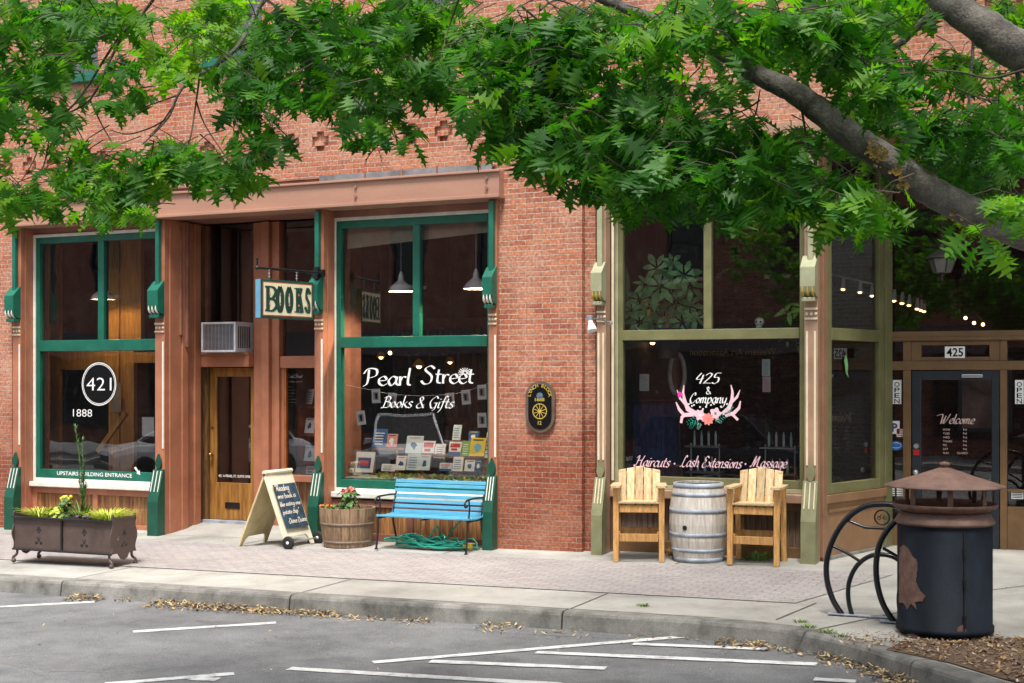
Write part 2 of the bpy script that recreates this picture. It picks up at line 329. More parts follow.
M['patch']=groundmat('dark_asphalt_stain',(.15,.15,.152),(.12,.12,.122),(.18,.18,.182),sc=4,speck=.5)
M['concrete']=groundmat('sidewalk_concrete',(.37,.358,.325),(.25,.24,.215),(.45,.437,.40),sc=1.3,speck=.16,stain=.8)
M['kerbm']=groundmat('kerb_concrete',(.25,.242,.22),(.12,.116,.105),(.35,.34,.31),sc=4.5,speck=.3,stain=1.4)
M['joint']=mat('dark_joint',(.09,.08,.065),.9,.2,10)  # plain dark colour of the joint lines in the sidewalk
M['linepaint']=groundmat('worn_line_paint',(.60,.60,.59),(.32,.32,.32),(.68,.68,.67),sc=9,speck=.18)
M['mulch']=mat('brown_leaf_mulch',(.16,.10,.06),.95,.3,14,bump=.6,col2=(.07,.045,.03))
pv=brickmat('sidewalk_pavers',(.345,.31,.30),(.295,.265,.26),(.225,.21,.20),w_=.2,h_=.1,ms=.008,pale=.5,palecol=(.38,.365,.345),vary=(.86,1.12))
# paver pattern lies flat: x,y drive the brick texture
n_=pv.node_tree; 
for nd in n_.nodes:
    if nd.bl_idname=='ShaderNodeCombineXYZ':
        sx=[q for q in n_.nodes if q.bl_idname=='ShaderNodeSeparateXYZ'][0]
        n_.links.new(sx.outputs[0],nd.inputs[0]); n_.links.new(sx.outputs[1],nd.inputs[1])
M['paver']=pv
RZ=lambda x,y: G(x,y)-KERB
def sheet(mb, poly, off=0.0, fn=G, m=0, lat=None):
    mb.add([(x,y,fn(x,y)+off) for x,y in poly],[list(range(len(poly)))],m)
b=MB(); sheet(b,[(-260,-150),(200,-150),(200,40),(-260,40)],-.02,RZ); b.build('ground',M['asphalt'],kind='structure')
b=MB(); sheet(b,[(-120,-20),(80,-20),(80,-2.2),(-120,-2.2)],0,RZ); b.build('road',M['asphalt'],kind='structure')
KP=[(-60,-3.95),(-20,-3.95),(-11.0,-3.95),(-8.0,-3.95),(-5.0,-3.92),(-3.9,-3.92),(-3.3,-3.97),(-2.9,-4.08),(-2.55,-4.28),(-2.2,-4.55),(-1.88,-4.87),(-1.58,-5.18),(-1.15,-5.6),(-.7,-5.95),(-.1,-6.25),(.8,-6.45),(2,-6.5),(6,-6.5),(40,-6.5)]
def inward(path,d):
    out=[]
    for i,p in enumerate(path):
        a=Vector(path[max(i-1,0)]); c=Vector(path[min(i+1,len(path)-1)]); t=(c-a).normalized(); nrm=Vector((-t.y,t.x)); out.append((p[0]+nrm.x*d,p[1]+nrm.y*d))
    return out
dense=[]
for i in range(len(KP)-1):
    a,c=Vector(KP[i]),Vector(KP[i+1]); k=max(1,int((c-a).length/.25)) if i>0 and i<len(KP)-2 else 6
    dense+=[tuple(a+(c-a)*j/k) for j in range(k)]
dense.append(KP[-1])
joints=[-14.0,-11.02,-8.02,-5.04,-1.72,1.2,4.2]
for j in joints:
    for i in range(len(dense)-1):
        if dense[i][0]<j<dense[i+1][0]:
            t=(j-dense[i][0])/(dense[i+1][0]-dense[i][0]); dense.insert(i+1,(j,dense[i][1]+(dense[i+1][1]-dense[i][1])*t)); break
b=MB(); prof=[(-.035,-KERB-.05),(-.012,-.035),(0,-.012),(.02,0),(.17,0),(.17,-.06)]
lines=[inward(dense,d) for d,_ in prof]
seg=[]; 
for i in range(len(dense)-1):
    x0,x1=dense[i][0],dense[i+1][0]
    vs=[]; jn=any(abs(x1-j)<1e-6 for j in joints)
    for e in (0,1):
        for k,(d,z) in enumerate(prof):
            x,y=lines[k][i+e]
            if jn and e==1:
                xa,ya=lines[k][i]; L=math.hypot(x-xa,y-ya); f=1-.018/L; x,y=xa+(x-xa)*f,ya+(y-ya)*f
            wob=.004*math.sin(x*7.3+k)*math.sin(x*3.1+y) if k<3 else 0
            vs.append((x,y+wob,G(x,y)+z))
    n=len(prof); b.add(vs,[(k,n+k,n+k+1,k+1) for k in range(n-1)],0,False)
    if jn: b.add(vs[n:],[list(range(n))],0); 
b.build('kerb',M['kerbm'],kind='structure')
b=MB(); inn=inward(dense,.165)
sheet(b,[(x,y) for x,y in inn]+[(40,9),(-60,9)],-.004)
for j in joints: b.box(j-.006,j+.006,-3.78,-2.86,G(j,-3.3)-.02,G(j,-3.3)-.002,1) if False else None
sheet(b,[(j,0) for j in ()] or [(-60,-3.79),(-60,-3.775),(-3.6,-3.76),(-3.6,-3.775)],.001,m=1)
for j in joints:
    k=-.0; sheet(b,[(j-.007,-3.76),(j+.007,-3.76),(j+.02,-2.83),(j+.006,-2.83)],.001,m=1)
    sheet(b,[(j-.007,-.66),(j+.007,-.66),(j+.007,-.05),(j-.007,-.05)],.001,m=1)
for (p,q) in [((776,619.6),(816,603)),((800,633),(900,612)),((905,600),(1040,584))]:
    a=Vector(gp(*p)); c=Vector(gp(*q)); t=(c-a).normalized(); nn=Vector((-t.y,t.x))*.008
    sheet(b,[tuple(a-nn),tuple(c-nn),tuple(c+nn),tuple(a+nn)],.0012,m=1)
b.build('sidewalk',[M['concrete'],M['joint']],kind='structure')
b=MB(); sheet(b,[(-60,-2.84),(-3.15,-2.80),(-2.6,-.72),(-60,-.72)],.004); b.build('paved_path',M['paver'],kind='structure')
# ramp into the two doorways
b=MB(); xa,xb=-13.5,-10.0
b.add([(xa,-.02,G(xa)-.002),(xb,-.02,G(xb)-.002),(xb,.75,.03),(xa,.75,.03),(xa,2.0,.06),(xb,2.0,.06)],[(0,1,2,3),(3,2,5,4)])
b.build('entry_slab',M['concrete'],kind='structure')
# painted lines
b=MB()
L=[((0,607),(95,602)),((133,632),(276,623)),((105,684.5),(234,674)),((191,679),(218,680)),((289,669),(560,685)),((373,663),(686,637)),((430,662),(606,669)),((536,653),(817,665)),((633,644.6),(768,650)),((814,680),(856,682.5)),((-60,688),(40,690))]
for i,(p,q) in enumerate(L):
    a=Vector(gp(*p,off=-KERB)); c=Vector(gp(*q,off=-KERB)); t=(c-a).normalized(); nn=Vector((-t.y,t.x))*.056
    k=14; P1=[];P2=[]
    for j in range(k+1):
        e=a+(c-a)*j/k; w1=1+random.uniform(-.12,.12); P1.append(tuple(e-nn*w1)); P2.append(tuple(e+nn*w1))
    sheet(b,P1+P2[::-1],.004+.0006*i,RZ)
b.build('road_marking',M['linepaint'],kind='structure')
b=MB()
for (px,py,rx,ry) in [(403,671,.55,.3),(283,644,.28,.13),(175,667,.14,.06),(248,625,.7,.12),(60,664,.9,.25)]:
    cx,cy=gp(px,py,off=-KERB); k=18
    sheet(b,[(cx+rx*math.cos(6.283*j/k)*random.uniform(.75,1.1),cy+ry*math.sin(6.283*j/k)*random.uniform(.75,1.1)) for j in range(k)],.0015,RZ)
def crack(pts,wd):
    P=[Vector(gp(*p,off=-KERB)) for p in pts]
    Q=[]
    for i in range(len(P)-1):
        for j in range(5):
            e=P[i]+(P[i+1]-P[i])*j/5; Q.append(e+Vector((random.uniform(-.02,.02),random.uniform(-.02,.02))))
    Q.append(P[-1])
    for i in range(len(Q)-1):
        t=(Q[i+1]-Q[i]).normalized(); n=Vector((-t.y,t.x))*wd*random.uniform(.4,1)
        sheet(b,[tuple(Q[i]-n),tuple(Q[i+1]-n),tuple(Q[i+1]+n),tuple(Q[i]+n)],.0025,RZ)
crack([(20,668),(45,676),(60,664)],.006); crack([(290,640),(296,648),(293,655)],.004); crack([(450,628),(520,634),(640,640),(720,655)],.005)
b.build('road_stain',M['patch'],kind='structure')
# mulch bed at the foot of the tree, bounded by a low slab edge
def mp(px,py): return gp(px,py)
mul=[gp(886,650),gp(905,640.5),gp(960,640),gp(1024,638)]
mul=[tuple(p) for p in mul]+[(1.6,-3.7),(1.8,-6.3)]+[(-.05,-6.05),(-.6,-5.78),(-1.02,-5.45),(-1.45,-5.02)]
b=MB(); sheet(b,mul,.006); b.build('mulch_bed',M['mulch'],kind='stuff')
def chips(name,pts,mats,label=None):
    b=MB()
    for (x,y,z,s) in pts:
        a=random.uniform(0,6.28); e=random.uniform(.14,.42); tl=random.uniform(-.5,.5); tw=random.uniform(-.5,.5)
        u=Vector((math.cos(a),math.sin(a),tl)).normalized()*s; v=Vector((-math.sin(a),math.cos(a),tw)).normalized()*s*e
        c=Vector((x,y,z+s*.35)); lift=Vector((0,0,s*random.uniform(.1,.4)))
        b.add([c-u,c-u*.3-v+lift*.4,c+u*.5-v*.8+lift,c+u+lift,c+u*.4+v+lift*.7,c-u*.4+v*.9],[(0,1,2,3,4,5)],random.randrange(len(mats)),False,random.random())
    return b.build(name,mats,kind='stuff')
M['lf1']=mat('dry_tan_leaf',(.44,.34,.18),.8,.2,20,rnd=.35); M['lf2']=mat('dry_brown_leaf',(.17,.10,.06),.8,.2,20,rnd=.35); M['lf3']=mat('dry_ochre_leaf',(.34,.21,.08),.8,.2,20,rnd=.3)
M['lf4']=mat('pale_wood_chip',(.36,.29,.22),.9,.2,20,rnd=.35)
from mathutils.geometry import intersect_point_tri_2d
def inpoly(x,y,P):
    c=False; j=len(P)-1
    for i in range(len(P)):
        if (P[i][1]>y)!=(P[j][1]>y) and x<(P[j][0]-P[i][0])*(y-P[i][1])/(P[j][1]-P[i][1])+P[i][0]: c=not c
        j=i
    return c
pts=[]
while len(pts)<5200:
    x,y=random.uniform(-2.1,1.8),random.uniform(-6.2,-3.7)
    if inpoly(x,y,mul): pts.append((x,y,G(x,y)+.008,random.uniform(.012,.032)))
for _ in range(420):
    x,y=gp(random.uniform(840,1000),random.gauss(641,3.5)); pts.append((x,y,G(x,y)+.002,random.uniform(.012,.028)))
chips('leaf_mulch',pts,[M['lf2'],M['lf2'],M['lf2'],M['lf4'],M['lf3']])
# litter in the gutter: piles of tan leaves against the kerb
pts=[]
def kerby(x):
    for i in range(len(dense)-1):
        if dense[i][0]<=x<=dense[i+1][0]:
            t=(x-dense[i][0])/(dense[i+1][0]-dense[i][0]+1e-9); return dense[i][1]+(dense[i+1][1]-dense[i][1])*t
    return -3.95
for (p0,p1,n,wd,h) in [(18,60,150,.10,.05),(80,96,18,.05,.03),(128,205,420,.13,.05),(205,300,520,.11,.045),(300,360,260,.08,.03),(360,470,170,.10,.015),(520,560,80,.12,.035),(560,720,60,.16,.01),(725,770,190,.10,.045),(770,812,60,.1,.02),(812,862,170,.12,.05),(862,915,260,.14,.06)]:
    xa=gp(p0,610,off=-KERB)[0] if p0<720 else gp(p0,636+(p0-720)*.28,off=-KERB)[0]
    xb=gp(p1,610,off=-KERB)[0] if p1<720 else gp(p1,636+(p1-720)*.28,off=-KERB)[0]
    for _ in range(n):
        x=random.uniform(xa,xb); d=abs(random.gauss(0,wd)); y=kerby(x)-.05-d; pts.append((x,y,RZ(x,y)+max(0,(wd*1.6-d)/wd/1.6)*h*random.random(),random.uniform(.014,.034)))
for _ in range(220):
    x=random.uniform(-14,-2); y=random.uniform(-7,-4.1); pts.append((x,y,RZ(x,y)+.003,random.uniform(.008,.02)))
for _ in range(90):
    x=random.uniform(-14,0); y=random.uniform(-3.9,-.1); pts.append((x,y,G(x,y)+.006,random.uniform(.006,.016)))
chips('leaf_litter',pts,[M['lf1'],M['lf3'],M['lf1'],M['lf2']])
M['grass']=mat('weed_green',(.12,.22,.03),.6,.2,10,rnd=.4)
b=MB()
def blades(b,cx,cy,cz,n,rad,h,wd=.006,spread=.5,m=0,droop=.4):
    for _ in range(n):
        a=random.uniform(0,6.28); r=rad*math.sqrt(random.random()); x,y=cx+r*math.cos(a),cy+r*math.sin(a)
        d=Vector((math.cos(a),math.sin(a),0)); hh=h*random.uniform(.5,1.1); sp=spread*random.uniform(.3,1.2); si=Vector((-d.y,d.x,0))*wd
        P=[Vector((x,y,cz))+d*(hh*sp*t)+Vector((0,0,hh*(t-droop*t*t))) for t in (0,.35,.7,1)]
        b.add([P[0]-si,P[0]+si,P[1]+si,P[1]-si,P[2]-si*.8,P[2]+si*.8,P[3]],[(0,1,2,3),(3,2,5,4),(4,5,6)],m,False,random.random())
for (px,py,n,rd) in [(643,606,60,.06),(808,627,60,.07),(800,622,50,.06),(826,632,60,.09),(840,636,30,.08)]:
    x,y=gp(px,py); blades(b,x,y,G(x,y),n,rd,.035,.004,.8)
for (px,py,n,rd) in [(545,622,50,.10),(395,617,30,.08),(92,597,24,.05)]:
    x,y=gp(px,py,off=-KERB); blades(b,x,y,RZ(x,y),n,rd,.05,.005,.8)
b.build('grass_tufts',M['grass'],kind='stuff')

# ================================================================== BUILDING
BL=thing('brick_building',(-8,0,0),'long red brick commercial building with green bookshop front and olive salon front at street level','building')
def part(mb,name,mats,parent=None,bevel=0,label=None): return mb.build(name,mats,parent or BL,bevel,label)
ZT=9.6; ZB0,ZB1=4.385,4.74; XP0,XP1,XP2=fx(497),fx(582),fx(592.5)
XL=fx(12)
# brick wall, with the openings of the shopfronts and upper windows left out
upw=[(fx(48),fx(98)),(fx(208),fx(262)),(fx(388),fx(446))]; ZW0,ZW1=6.55,8.6
b=MB(); TK=.32
b.box(-22,XL-.0,0,TK,-.6,ZB1)                                  # wall left of shop
b.box(XP0,XP1,0,TK,-.3,ZT); b.box(XP1,XP2,.10,TK,-.3,ZT)         # pier between the shops
crz=fz(350,138); h_=.0655
rows=[round(crz/h_)*h_-2*h_+i*h_ for i in range(5)]
zA,zB=rows[0],rows[4]
crosses=[fx(p) for p in (146,175,205,235,264,291,320,350,381,411.6,443,476)]
crosses=[fx(476)-i*(fx(476)-fx(443.5)) for i in range(19)]
b.box(-22,XP0,0,TK,ZB1,zA)
b.box(-22,XP0,.045,TK,zA,zB)
bw=.215
for i,(hw) in enumerate([.055,.13,.13,.055]):
    z0,z1=rows[i],rows[i+1]; xs=sorted(crosses); cur=-22
    for x in xs:
        b.box(cur,x-hw,0,.045,z0,z1); cur=x+hw
    b.box(cur,XP0,0,.045,z0,z1)
for x in crosses: b.box(x-.075,x+.075,-.02,.045,rows[1]+.002,rows[2]-.002)
# above the crosses: bands and piers between the windows
b.box(-22,XP0,0,TK,zB,ZW0); cur=-22
for (a,c) in upw: b.box(cur,a,0,TK,ZW0,ZW1); cur=c
b.box(cur,XP0,0,TK,ZW0,ZW1); b.box(-22,XP0,0,TK,ZW1,ZT)
b.box(XP2,6,0,TK,5.06,ZT)
for i in range(60):                                             # dentil course above the salon
    x=XP2+.15+i*.16
    if x<5.8: b.box(x,x+.085,-.06,0,6.1,6.3)
b.box(XP2,6,-.075,0,6.3,6.42)
wl=part(b,'wall',M['brick'])
# small corbel strip above the girder
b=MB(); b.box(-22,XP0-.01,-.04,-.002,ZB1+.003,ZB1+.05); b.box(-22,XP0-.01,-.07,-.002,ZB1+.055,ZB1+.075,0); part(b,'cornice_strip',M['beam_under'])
# girders
b=MB(); xr=fx(499,-.14)
b.box(fx(13,-.14),xr,-.14,.18,ZB0+.045,ZB1); b.box(fx(10,-.2),xr+.02,-.20,.18,ZB0,ZB0+.042); b.box(XL-.05,xr+.02,-.175,-.142,ZB1-.03,ZB1+.0)
gd=part(b,'girder',M['beam'],bevel=.006)
for px in (38,235,356,487):
    x=fx(px,-.14)
    for z in (ZB0+.13,ZB1-.10): b=MB(); b.lathe([(.022,-.165),(.02,-.15),(.012,-.1401)][::-1],(x,0,z),8,axis='y'); part(b,'rivet',M['beam_under'],gd)
b=MB(); b.box(fx(320,-.08),fx(492,-.08),-.10,-.072,ZB1+.002,ZB1+.085); part(b,'flashing',mat('grey_flashing',(.26,.26,.27),.5,.25,4,fine=.1,col2=(.13,.12,.12)),gd)
for px in (365,402,437,480): b=MB(); x=fx(px,-.1); b.box(x-.012,x+.012,-.115,-.101,ZB1+.0,ZB1+.10); part(b,'strap',M['beam_under'],gd)
b=MB(); b.box(fx(128,-.14),fx(147,-.14),-.1425,-.1405,ZB0+.10,ZB1-.05); part(b,'primer_patch',mat('grey_primer',(.30,.26,.27),.6,.15,3),gd)
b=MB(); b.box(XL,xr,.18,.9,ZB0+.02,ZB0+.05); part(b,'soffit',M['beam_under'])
b=MB(); b.box(XP2+.02,6,-.12,.2,4.90,5.055); b.box(XP2+.02,6,-.17,.2,4.86,4.897); part(b,'girder',M['pinkbrown'],bevel=.006,label='pinkish brown beam over the salon windows')
# upper windows
for (a,c) in upw:
    b=MB(); b.ring(a,c,ZW0,ZW1,.08,.16,.07); b.box(a+.07,c-.07,.09,.15,(ZW0+ZW1)/2-.03,(ZW0+ZW1)/2+.03)
    wd=part(b,'window',M['green'])
    b=MB(); b.box(a-.08,c+.08,-.09,.08,ZW0-.11,ZW0-.002); part(b,'sill',M['green'],wd,bevel=.01)
    b=MB(); b.add([(a+.07,.13,ZW0+.07),(c-.07,.13,ZW0+.07),(c-.07,.13,ZW1-.07),(a+.07,.13,ZW1-.07)],[(0,1,2,3)]); part(b,'pane',M['glass'],wd)
# rooms behind (floor, ceilings, walls)
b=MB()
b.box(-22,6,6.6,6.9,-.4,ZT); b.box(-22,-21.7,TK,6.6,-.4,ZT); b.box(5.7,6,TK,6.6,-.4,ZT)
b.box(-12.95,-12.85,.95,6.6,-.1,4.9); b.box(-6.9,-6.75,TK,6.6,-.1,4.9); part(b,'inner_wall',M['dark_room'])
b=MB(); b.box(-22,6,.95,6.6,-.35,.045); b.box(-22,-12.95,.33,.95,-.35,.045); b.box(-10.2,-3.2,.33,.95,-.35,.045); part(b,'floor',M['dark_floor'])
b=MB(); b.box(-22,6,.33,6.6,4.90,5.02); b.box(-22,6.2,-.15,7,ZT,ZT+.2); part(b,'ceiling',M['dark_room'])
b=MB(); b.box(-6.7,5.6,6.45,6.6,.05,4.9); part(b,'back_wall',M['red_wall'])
# ---- pilasters with rod, bracket, ornament, stripes and pedestal
def pilaster(xl,xr,yr,face,side,acc,acc2,ztop,zbr,lab,ystripe=.85,both=True):
    """front face xl..xr at Y -0.05, body back to yr; zbr = bottom of the bracket"""
    g=G(xl)-.03; wv=xr-xl
    b=MB(); b.box(xl,xr,-.05,yr,g,ztop,0); p=part(b,'pilaster',[face],bevel=.006,label=lab)
    xm=(xl+xr)/2
    b=MB(); b.box(xm-.03,xm+.035,-.12,-.052,zbr+.42,ztop-.02); part(b,'rod',acc,p,bevel=.012)
    # bracket: block with sloping top and scrolls below
    b=MB(); x0,x1=xl-.015,xr+.0
    pr=[(x0,-.052,zbr+.50),(x0,-.08,zbr+.48),(x0,-.20,zbr+.36),(x0,-.20,zbr+.14),(x0,-.18,zbr+.07),(x0,-.12,zbr+.03),(x0,-.052,zbr+.02)]
    b.prism(pr,(x1-x0,0,0)); b.box(x0+.01,x1-.01,-.18,-.053,zbr-.03,zbr+.018)
    part(b,'bracket',acc,p,bevel=.008)
    b=MB()
    for k in range(3):
        xx=x0+(k+.5)*(x1-x0)/3
        b.tube([(xx,-.207,zbr+.14),(xx,-.208,zbr+.10),(xx,-.197,zbr+.068),(xx,-.17,zbr+.045),(xx,-.13,zbr+.025)],[.004,.011,.015,.013,.006],6)
    part(b,'scroll',acc2,p)
    # ornament band
    zo=zbr-.22; b=MB(); b.box(xl+.004,xr-.004,-.066,-.052,zo+.10,zo+.125); b.box(xl+.004,xr-.004,-.066,-.052,zo-.01,zo+.012)
    for k in range(3): b.lathe([(.012,-.066),(.02,-.052)],(xl+(k+.5)*wv/3,0,zo+.055),8,axis='y')
    part(b,'ornament_band',M['cream'],p)
    b=MB(); zs0,zs1=ystripe+.30,zbr-.36
    for xx in ((xl+.018,xr-.045) if both else (xr-.035,)): b.box(xx,xx+.024,-.060,-.052,zs0,zs1)
    part(b,'stripe',M['cream'] if acc is not M['green'] else M['white'],p)
    # pedestal
    b=MB(); x0,x1=xl-.008,xr+.008; zt=g+.95
    b.prism([(x0,-.053,g-.05),(x0,-.21,g-.05),(x0,-.21,g+.50),(x0,-.19,g+.58),(x0,-.085,zt),(x0,-.053,zt)],(x1-x0,0,0))
    part(b,'pedestal',M['olive_mid'] if acc is not M['green'] else M['dgreen'],p,bevel=.008)
    b=MB()
    for k in range(3):
        xx=x0+.03+k*(x1-x0-.06)/2
        b.beam((xx,-.172,g+.64),(xx,-.094,zt-.02),.015,.012,up=(1,0,0))
    part(b,'pedestal_stripe',M['cream'] if acc is not M['green'] else M['white'],p)
    b=MB(); b.prism([(xm-.02,-.09,zt),(xm+.02,-.09,zt),(xm+.05,-.09,zt+.07),(xm+.04,-.09,zt+.13),(xm,-.09,zt+.22),(xm-.04,-.09,zt+.13),(xm-.05,-.09,zt+.07)],(0,.035,0))
    part(b,'finial',M['olive_mid'] if acc is not M['green'] else M['dgreen'],p,bevel=.004)
    return p
T,TD,GR=M['terra'],M['terra_dark'],M['green']
pilaster(fx(12.5,-.05),fx(20.8,-.05),.028,T,T,GR,M['white'],ZB0,fz(15,320,-.1),both=False,lab='terracotta pilaster at the far left end of the bookshop')
pilaster(fx(155,-.05),fx(164.5,-.05),.05,T,T,GR,M['white'],ZB0,fz(157,316,-.1),both=False,lab='terracotta pilaster left of the bookshop doorway')
pilaster(fx(314.5,-.05),fx(323.5,-.05),.05,T,T,GR,M['white'],ZB0,fz(317,312,-.1),both=False,lab='terracotta pilaster right of the bookshop doorway')
pilaster(fx(488.5,-.05),fx(497,-.05),.10,T,T,GR,M['white'],ZB0,fz(490,306,-.1),both=False,lab='terracotta pilaster against the brick pier')
OL=M['olive']
pilaster(fx(596.5,-.05),fx(606,-.05),.1,M['pinkbrown'],M['tan'],M['olive_light'],M['gold'],4.86,fz(598,303,-.1),'pinkish brown pilaster against the right side of the brick pier')
pilaster(fx(804.5,-.05),fx(818,-.05),.1,M['pinkbrown'],M['tan'],M['olive_light'],M['gold'],4.86,fz(811,299,-.1),'pinkish brown pilaster left of the salon doorway')
# returns / reveals beside the glass bays
def reveal(x0,x1,y0,y1,z1,m,g=-.15,name='reveal'):
    b=MB(); b.box(x0,x1,y0,y1,g,z1); return part(b,name,m,bevel=.006)
xw1=fx(33,.22); reveal(fx(21.2,-.05),fx(33,.18)-.004,.03,.34,ZB0,T)
reveal(fx(323.7,-.05),fx(332.8,.22)-.004,.052,.34,ZB0,T)
reveal(fx(13,0),fx(21,-.05),.03,.34,ZB0,T)
reveal(fx(606.2,-.05),fx(614.5,.22)-.004,.102,.34,4.86,M['tan'])
b=MB(); xx=fx(612.5,.04); b.box(xx-.03,xx,.085,.101,.9,4.85); part(b,'stripe',M['cream'])
def panel_row(x0,x1,y,z0,z1,nump,frame,slat,tw=.09,tb=.16):
    """framed boards under a window"""
    b=MB(); b.box(x0,x1,y,y+.06,z1-tw,z1); b.box(x0,x1,y,y+.06,z0,z0+tb); st=(x1-x0)/nump
    for i in range(nump+1):
        xx=min(max(x0+i*st-tw/2,x0),x1-tw); b.box(xx,xx+tw,y,y+.06,z0+tb,z1-tw)
    p=part(b,'stall_riser',frame,bevel=.005)
    b=MB(); x=x0+.02
    while x<x1-.03:
        b.box(x,min(x+.062,x1-.02),y+.035,y+.055,z0+tb-.01,z1-tw+.01,0,random.random()); x+=.067
    b.box(x0+.01,x1-.01,y+.057,y+.07,z0,z1,0,.1)
    part(b,'boards',slat,p); return p
def bay(x0,x1,zs,zb0,zb1,zt,xm0,xm1,fr,outer,glass,lab,yf=.22,fw=.07,bot=.12,top=.13):
    """shop window: outer trim, frame, transom bar, muntin above, three panes"""
    b=MB(); b.ring(x0,x1,zs,zt,yf-.0,yf+.1,.045,wb=.05,wt=.045); wn=part(b,'window',outer,bevel=.004,label=lab)
    X0,X1,Z0,Z1=x0+.046,x1-.046,zs+.051,zt-.046
    b=MB(); b.ring(X0,X1,Z0,Z1,yf+.012,yf+.11,fw,wb=bot,wt=top)
    b.box(X0+fw,X1-fw,yf+.004,yf+.11,zb0,zb1); b.box(xm0,xm1,yf+.016,yf+.1,zb1,Z1-top)
    part(b,'frame',fr,wn,bevel=.006)
    for (a,c,e,f) in [(X0+fw,X1-fw,Z0+bot,zb0),(X0+fw,xm0,zb1,Z1-top),(xm1,X1-fw,zb1,Z1-top)]:
        b=MB(); b.add([(a,yf+.07,e),(c,yf+.07,e),(c,yf+.07,f),(a,yf+.07,f)],[(0,1,2,3)]); part(b,'pane',glass,wn)
    return wn,(X0+fw,X1-fw,Z0+bot,zb0,zb1,Z1-top)
x0,x1=fx(33,.18),fx(161.5,.18)
W1,I1=bay(x0,x1,.60,fz(84,351,.22),fz(84,340,.22),fz(34,235,.18),fx(97,.18),fx(103,.18),GR,M['white'],M['glass'],yf=.18,lab='tall green framed window left of the bookshop doorway',bot=.13,top=.09)
panel_row(x0,x1,.165,G(x0)-.05,.52,2,T,M['slats'])
b=MB(); b.box(x0+.004,x1+.02,.09,.19,.525,.598); part(b,'sill',M['white'],W1,bevel=.01)
x0,x1=fx(333,.22),fx(495,.22)
W2,I2=bay(x0,x1,.62,fz(415,347,.22),fz(415,336,.22),fz(334,218,.22),fx(412,.22),fx(419,.22),GR,M['white'],M['glass'],'tall green framed bookshop window behind the blue bench',bot=.11,top=.10)
panel_row(x0,x1,.165,G(x0)-.05,.52,2,TD,M['slats'])
b=MB(); b.box(x0+.004,x1+.0,.13,.23,.545,.618); part(b,'sill',M['white'],W2,bevel=.01)
x0,x1=fx(614.5,.22),fx(808,.22)
W3,I3=bay(x0,x1,.80,fz(710,339.5,.22),fz(710,329,.22),4.84,fx(703,.22),fx(711,.22),OL,M['olive_light'],M['glass_salon'],'wide olive framed salon window behind the bar chairs',fw=.055,bot=.10)
panel_row(x0,x1,.21,G(x0)-.05,.69,3,M['ochre'],M['slats_brown'],tb=.2)
b=MB(); b.box(x0-.02,x1+.02,.09,.23,.695,.798); part(b,'sill',M['pinkbrown'],W3,bevel=.01)
# head fillers above bays
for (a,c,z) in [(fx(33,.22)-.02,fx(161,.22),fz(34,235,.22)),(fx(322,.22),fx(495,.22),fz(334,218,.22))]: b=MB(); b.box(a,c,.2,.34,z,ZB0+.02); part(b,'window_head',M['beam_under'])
# ---- bookshop doorway recess
yd=.93; xa=fx(165.4,-.05)+.002
b=MB()   # left jamb with vertical mouldings, running back
b.box(xa-.16,xa,.05,.30,G(xa)-.1,ZB0); b.box(xa-.16,xa+.02,.302,.44,G(xa)-.1,ZB0); b.box(xa-.16,xa-.02,.442,.60,G(xa)-.1,ZB0); b.box(xa-.16,xa+.01,.602,.74,G(xa)-.1,ZB0)
part(b,'door_jamb',T,bevel=.008)
b=MB(); b.box(xa-.045,xa+.035,.25,.29,2.75,ZB0); b.box(xa-.02,xa+.06,.36,.42,2.58,ZB0); part(b,'pipe_casing',TD,bevel=.01)
xd0,xd1=fx(205,yd),fx(256,yd); xp1=fx(281,yd); xq=fx(312,yd)+.65
zh=fz(230,367,yd); zh2=fz(230,355,yd)
b=MB(); b.box(xa-.1,xd0,.742,yd+.1,-.1,ZB0); b.box(xd0+.001,xd0+.085,yd-.05,yd+.08,-.0,zh-.002); part(b,'door_jamb',mat('old_dark_wood',(.15,.075,.025),.6,.3,6,mapping=(6,6,.6)),label='worn dark wood strip of jamb beside the bookshop door')
b=MB(); b.box(xd0,xd1,yd-.18,yd+.02,zh,zh2); b.box(xd0,xd1,yd-.2,yd,zh2,zh2+.03); part(b,'door_head',T,bevel=.006)
b=MB()   # posts between the door and side window
xm=fx(258,yd); k=(xp1-xm)/3
b.box(xd1+.002,xm+k,yd-.06,yd+.1,-.1,ZB0); b.box(xm+k+.002,xm+2*k,yd-.12,yd+.1,-.1,ZB0); b.box(xm+2*k+.002,xp1,yd-.05,yd+.1,-.1,ZB0)
part(b,'door_post',T,bevel=.008)
b=MB(); zw0=fz(295,475,yd); zw1=fz(295,368,yd); zw2=fz(295,356,yd)
b.box(xp1+.001,xq,yd-.03,yd+.1,zw1,zw2); b.box(xp1+.001,xq,yd-.08,yd+.1,zw0-.09,zw0); b.box(xp1+.001,xp1+.05,yd,yd+.09,zw0,zw1); b.box(xp1+.001,xq,yd-.0,yd+.1,-.1,.12); b.box(xp1+.001,xp1+.07,yd-.01,yd+.1,.12,zw0-.091)
sw=part(b,'window',T,bevel=.006,label='narrow side window of the bookshop doorway')
b=MB(); b.box(xp1+.052,xp1+.075,yd+.01,yd+.06,zw0,zw1); part(b,'frame',mat('bright_orange_wood',(.45,.13,.02),.5,.15,5),sw)
b=MB()
for z0_,z1_ in [(zw0,zw1),(zw2,ZB0)]: b.add([(xp1,yd+.05,z0_),(xq,yd+.05,z0_),(xq,yd+.05,z1_),(xp1,yd+.05,z1_)],[(0,1,2,3)])
part(b,'pane',M['glass'],sw)
b=MB(); x=xp1+.072
while x<xq-.02: b.box(x,x+.062,yd+.05,yd+.08,.1,zw0-.08,0,random.random()); x+=.066
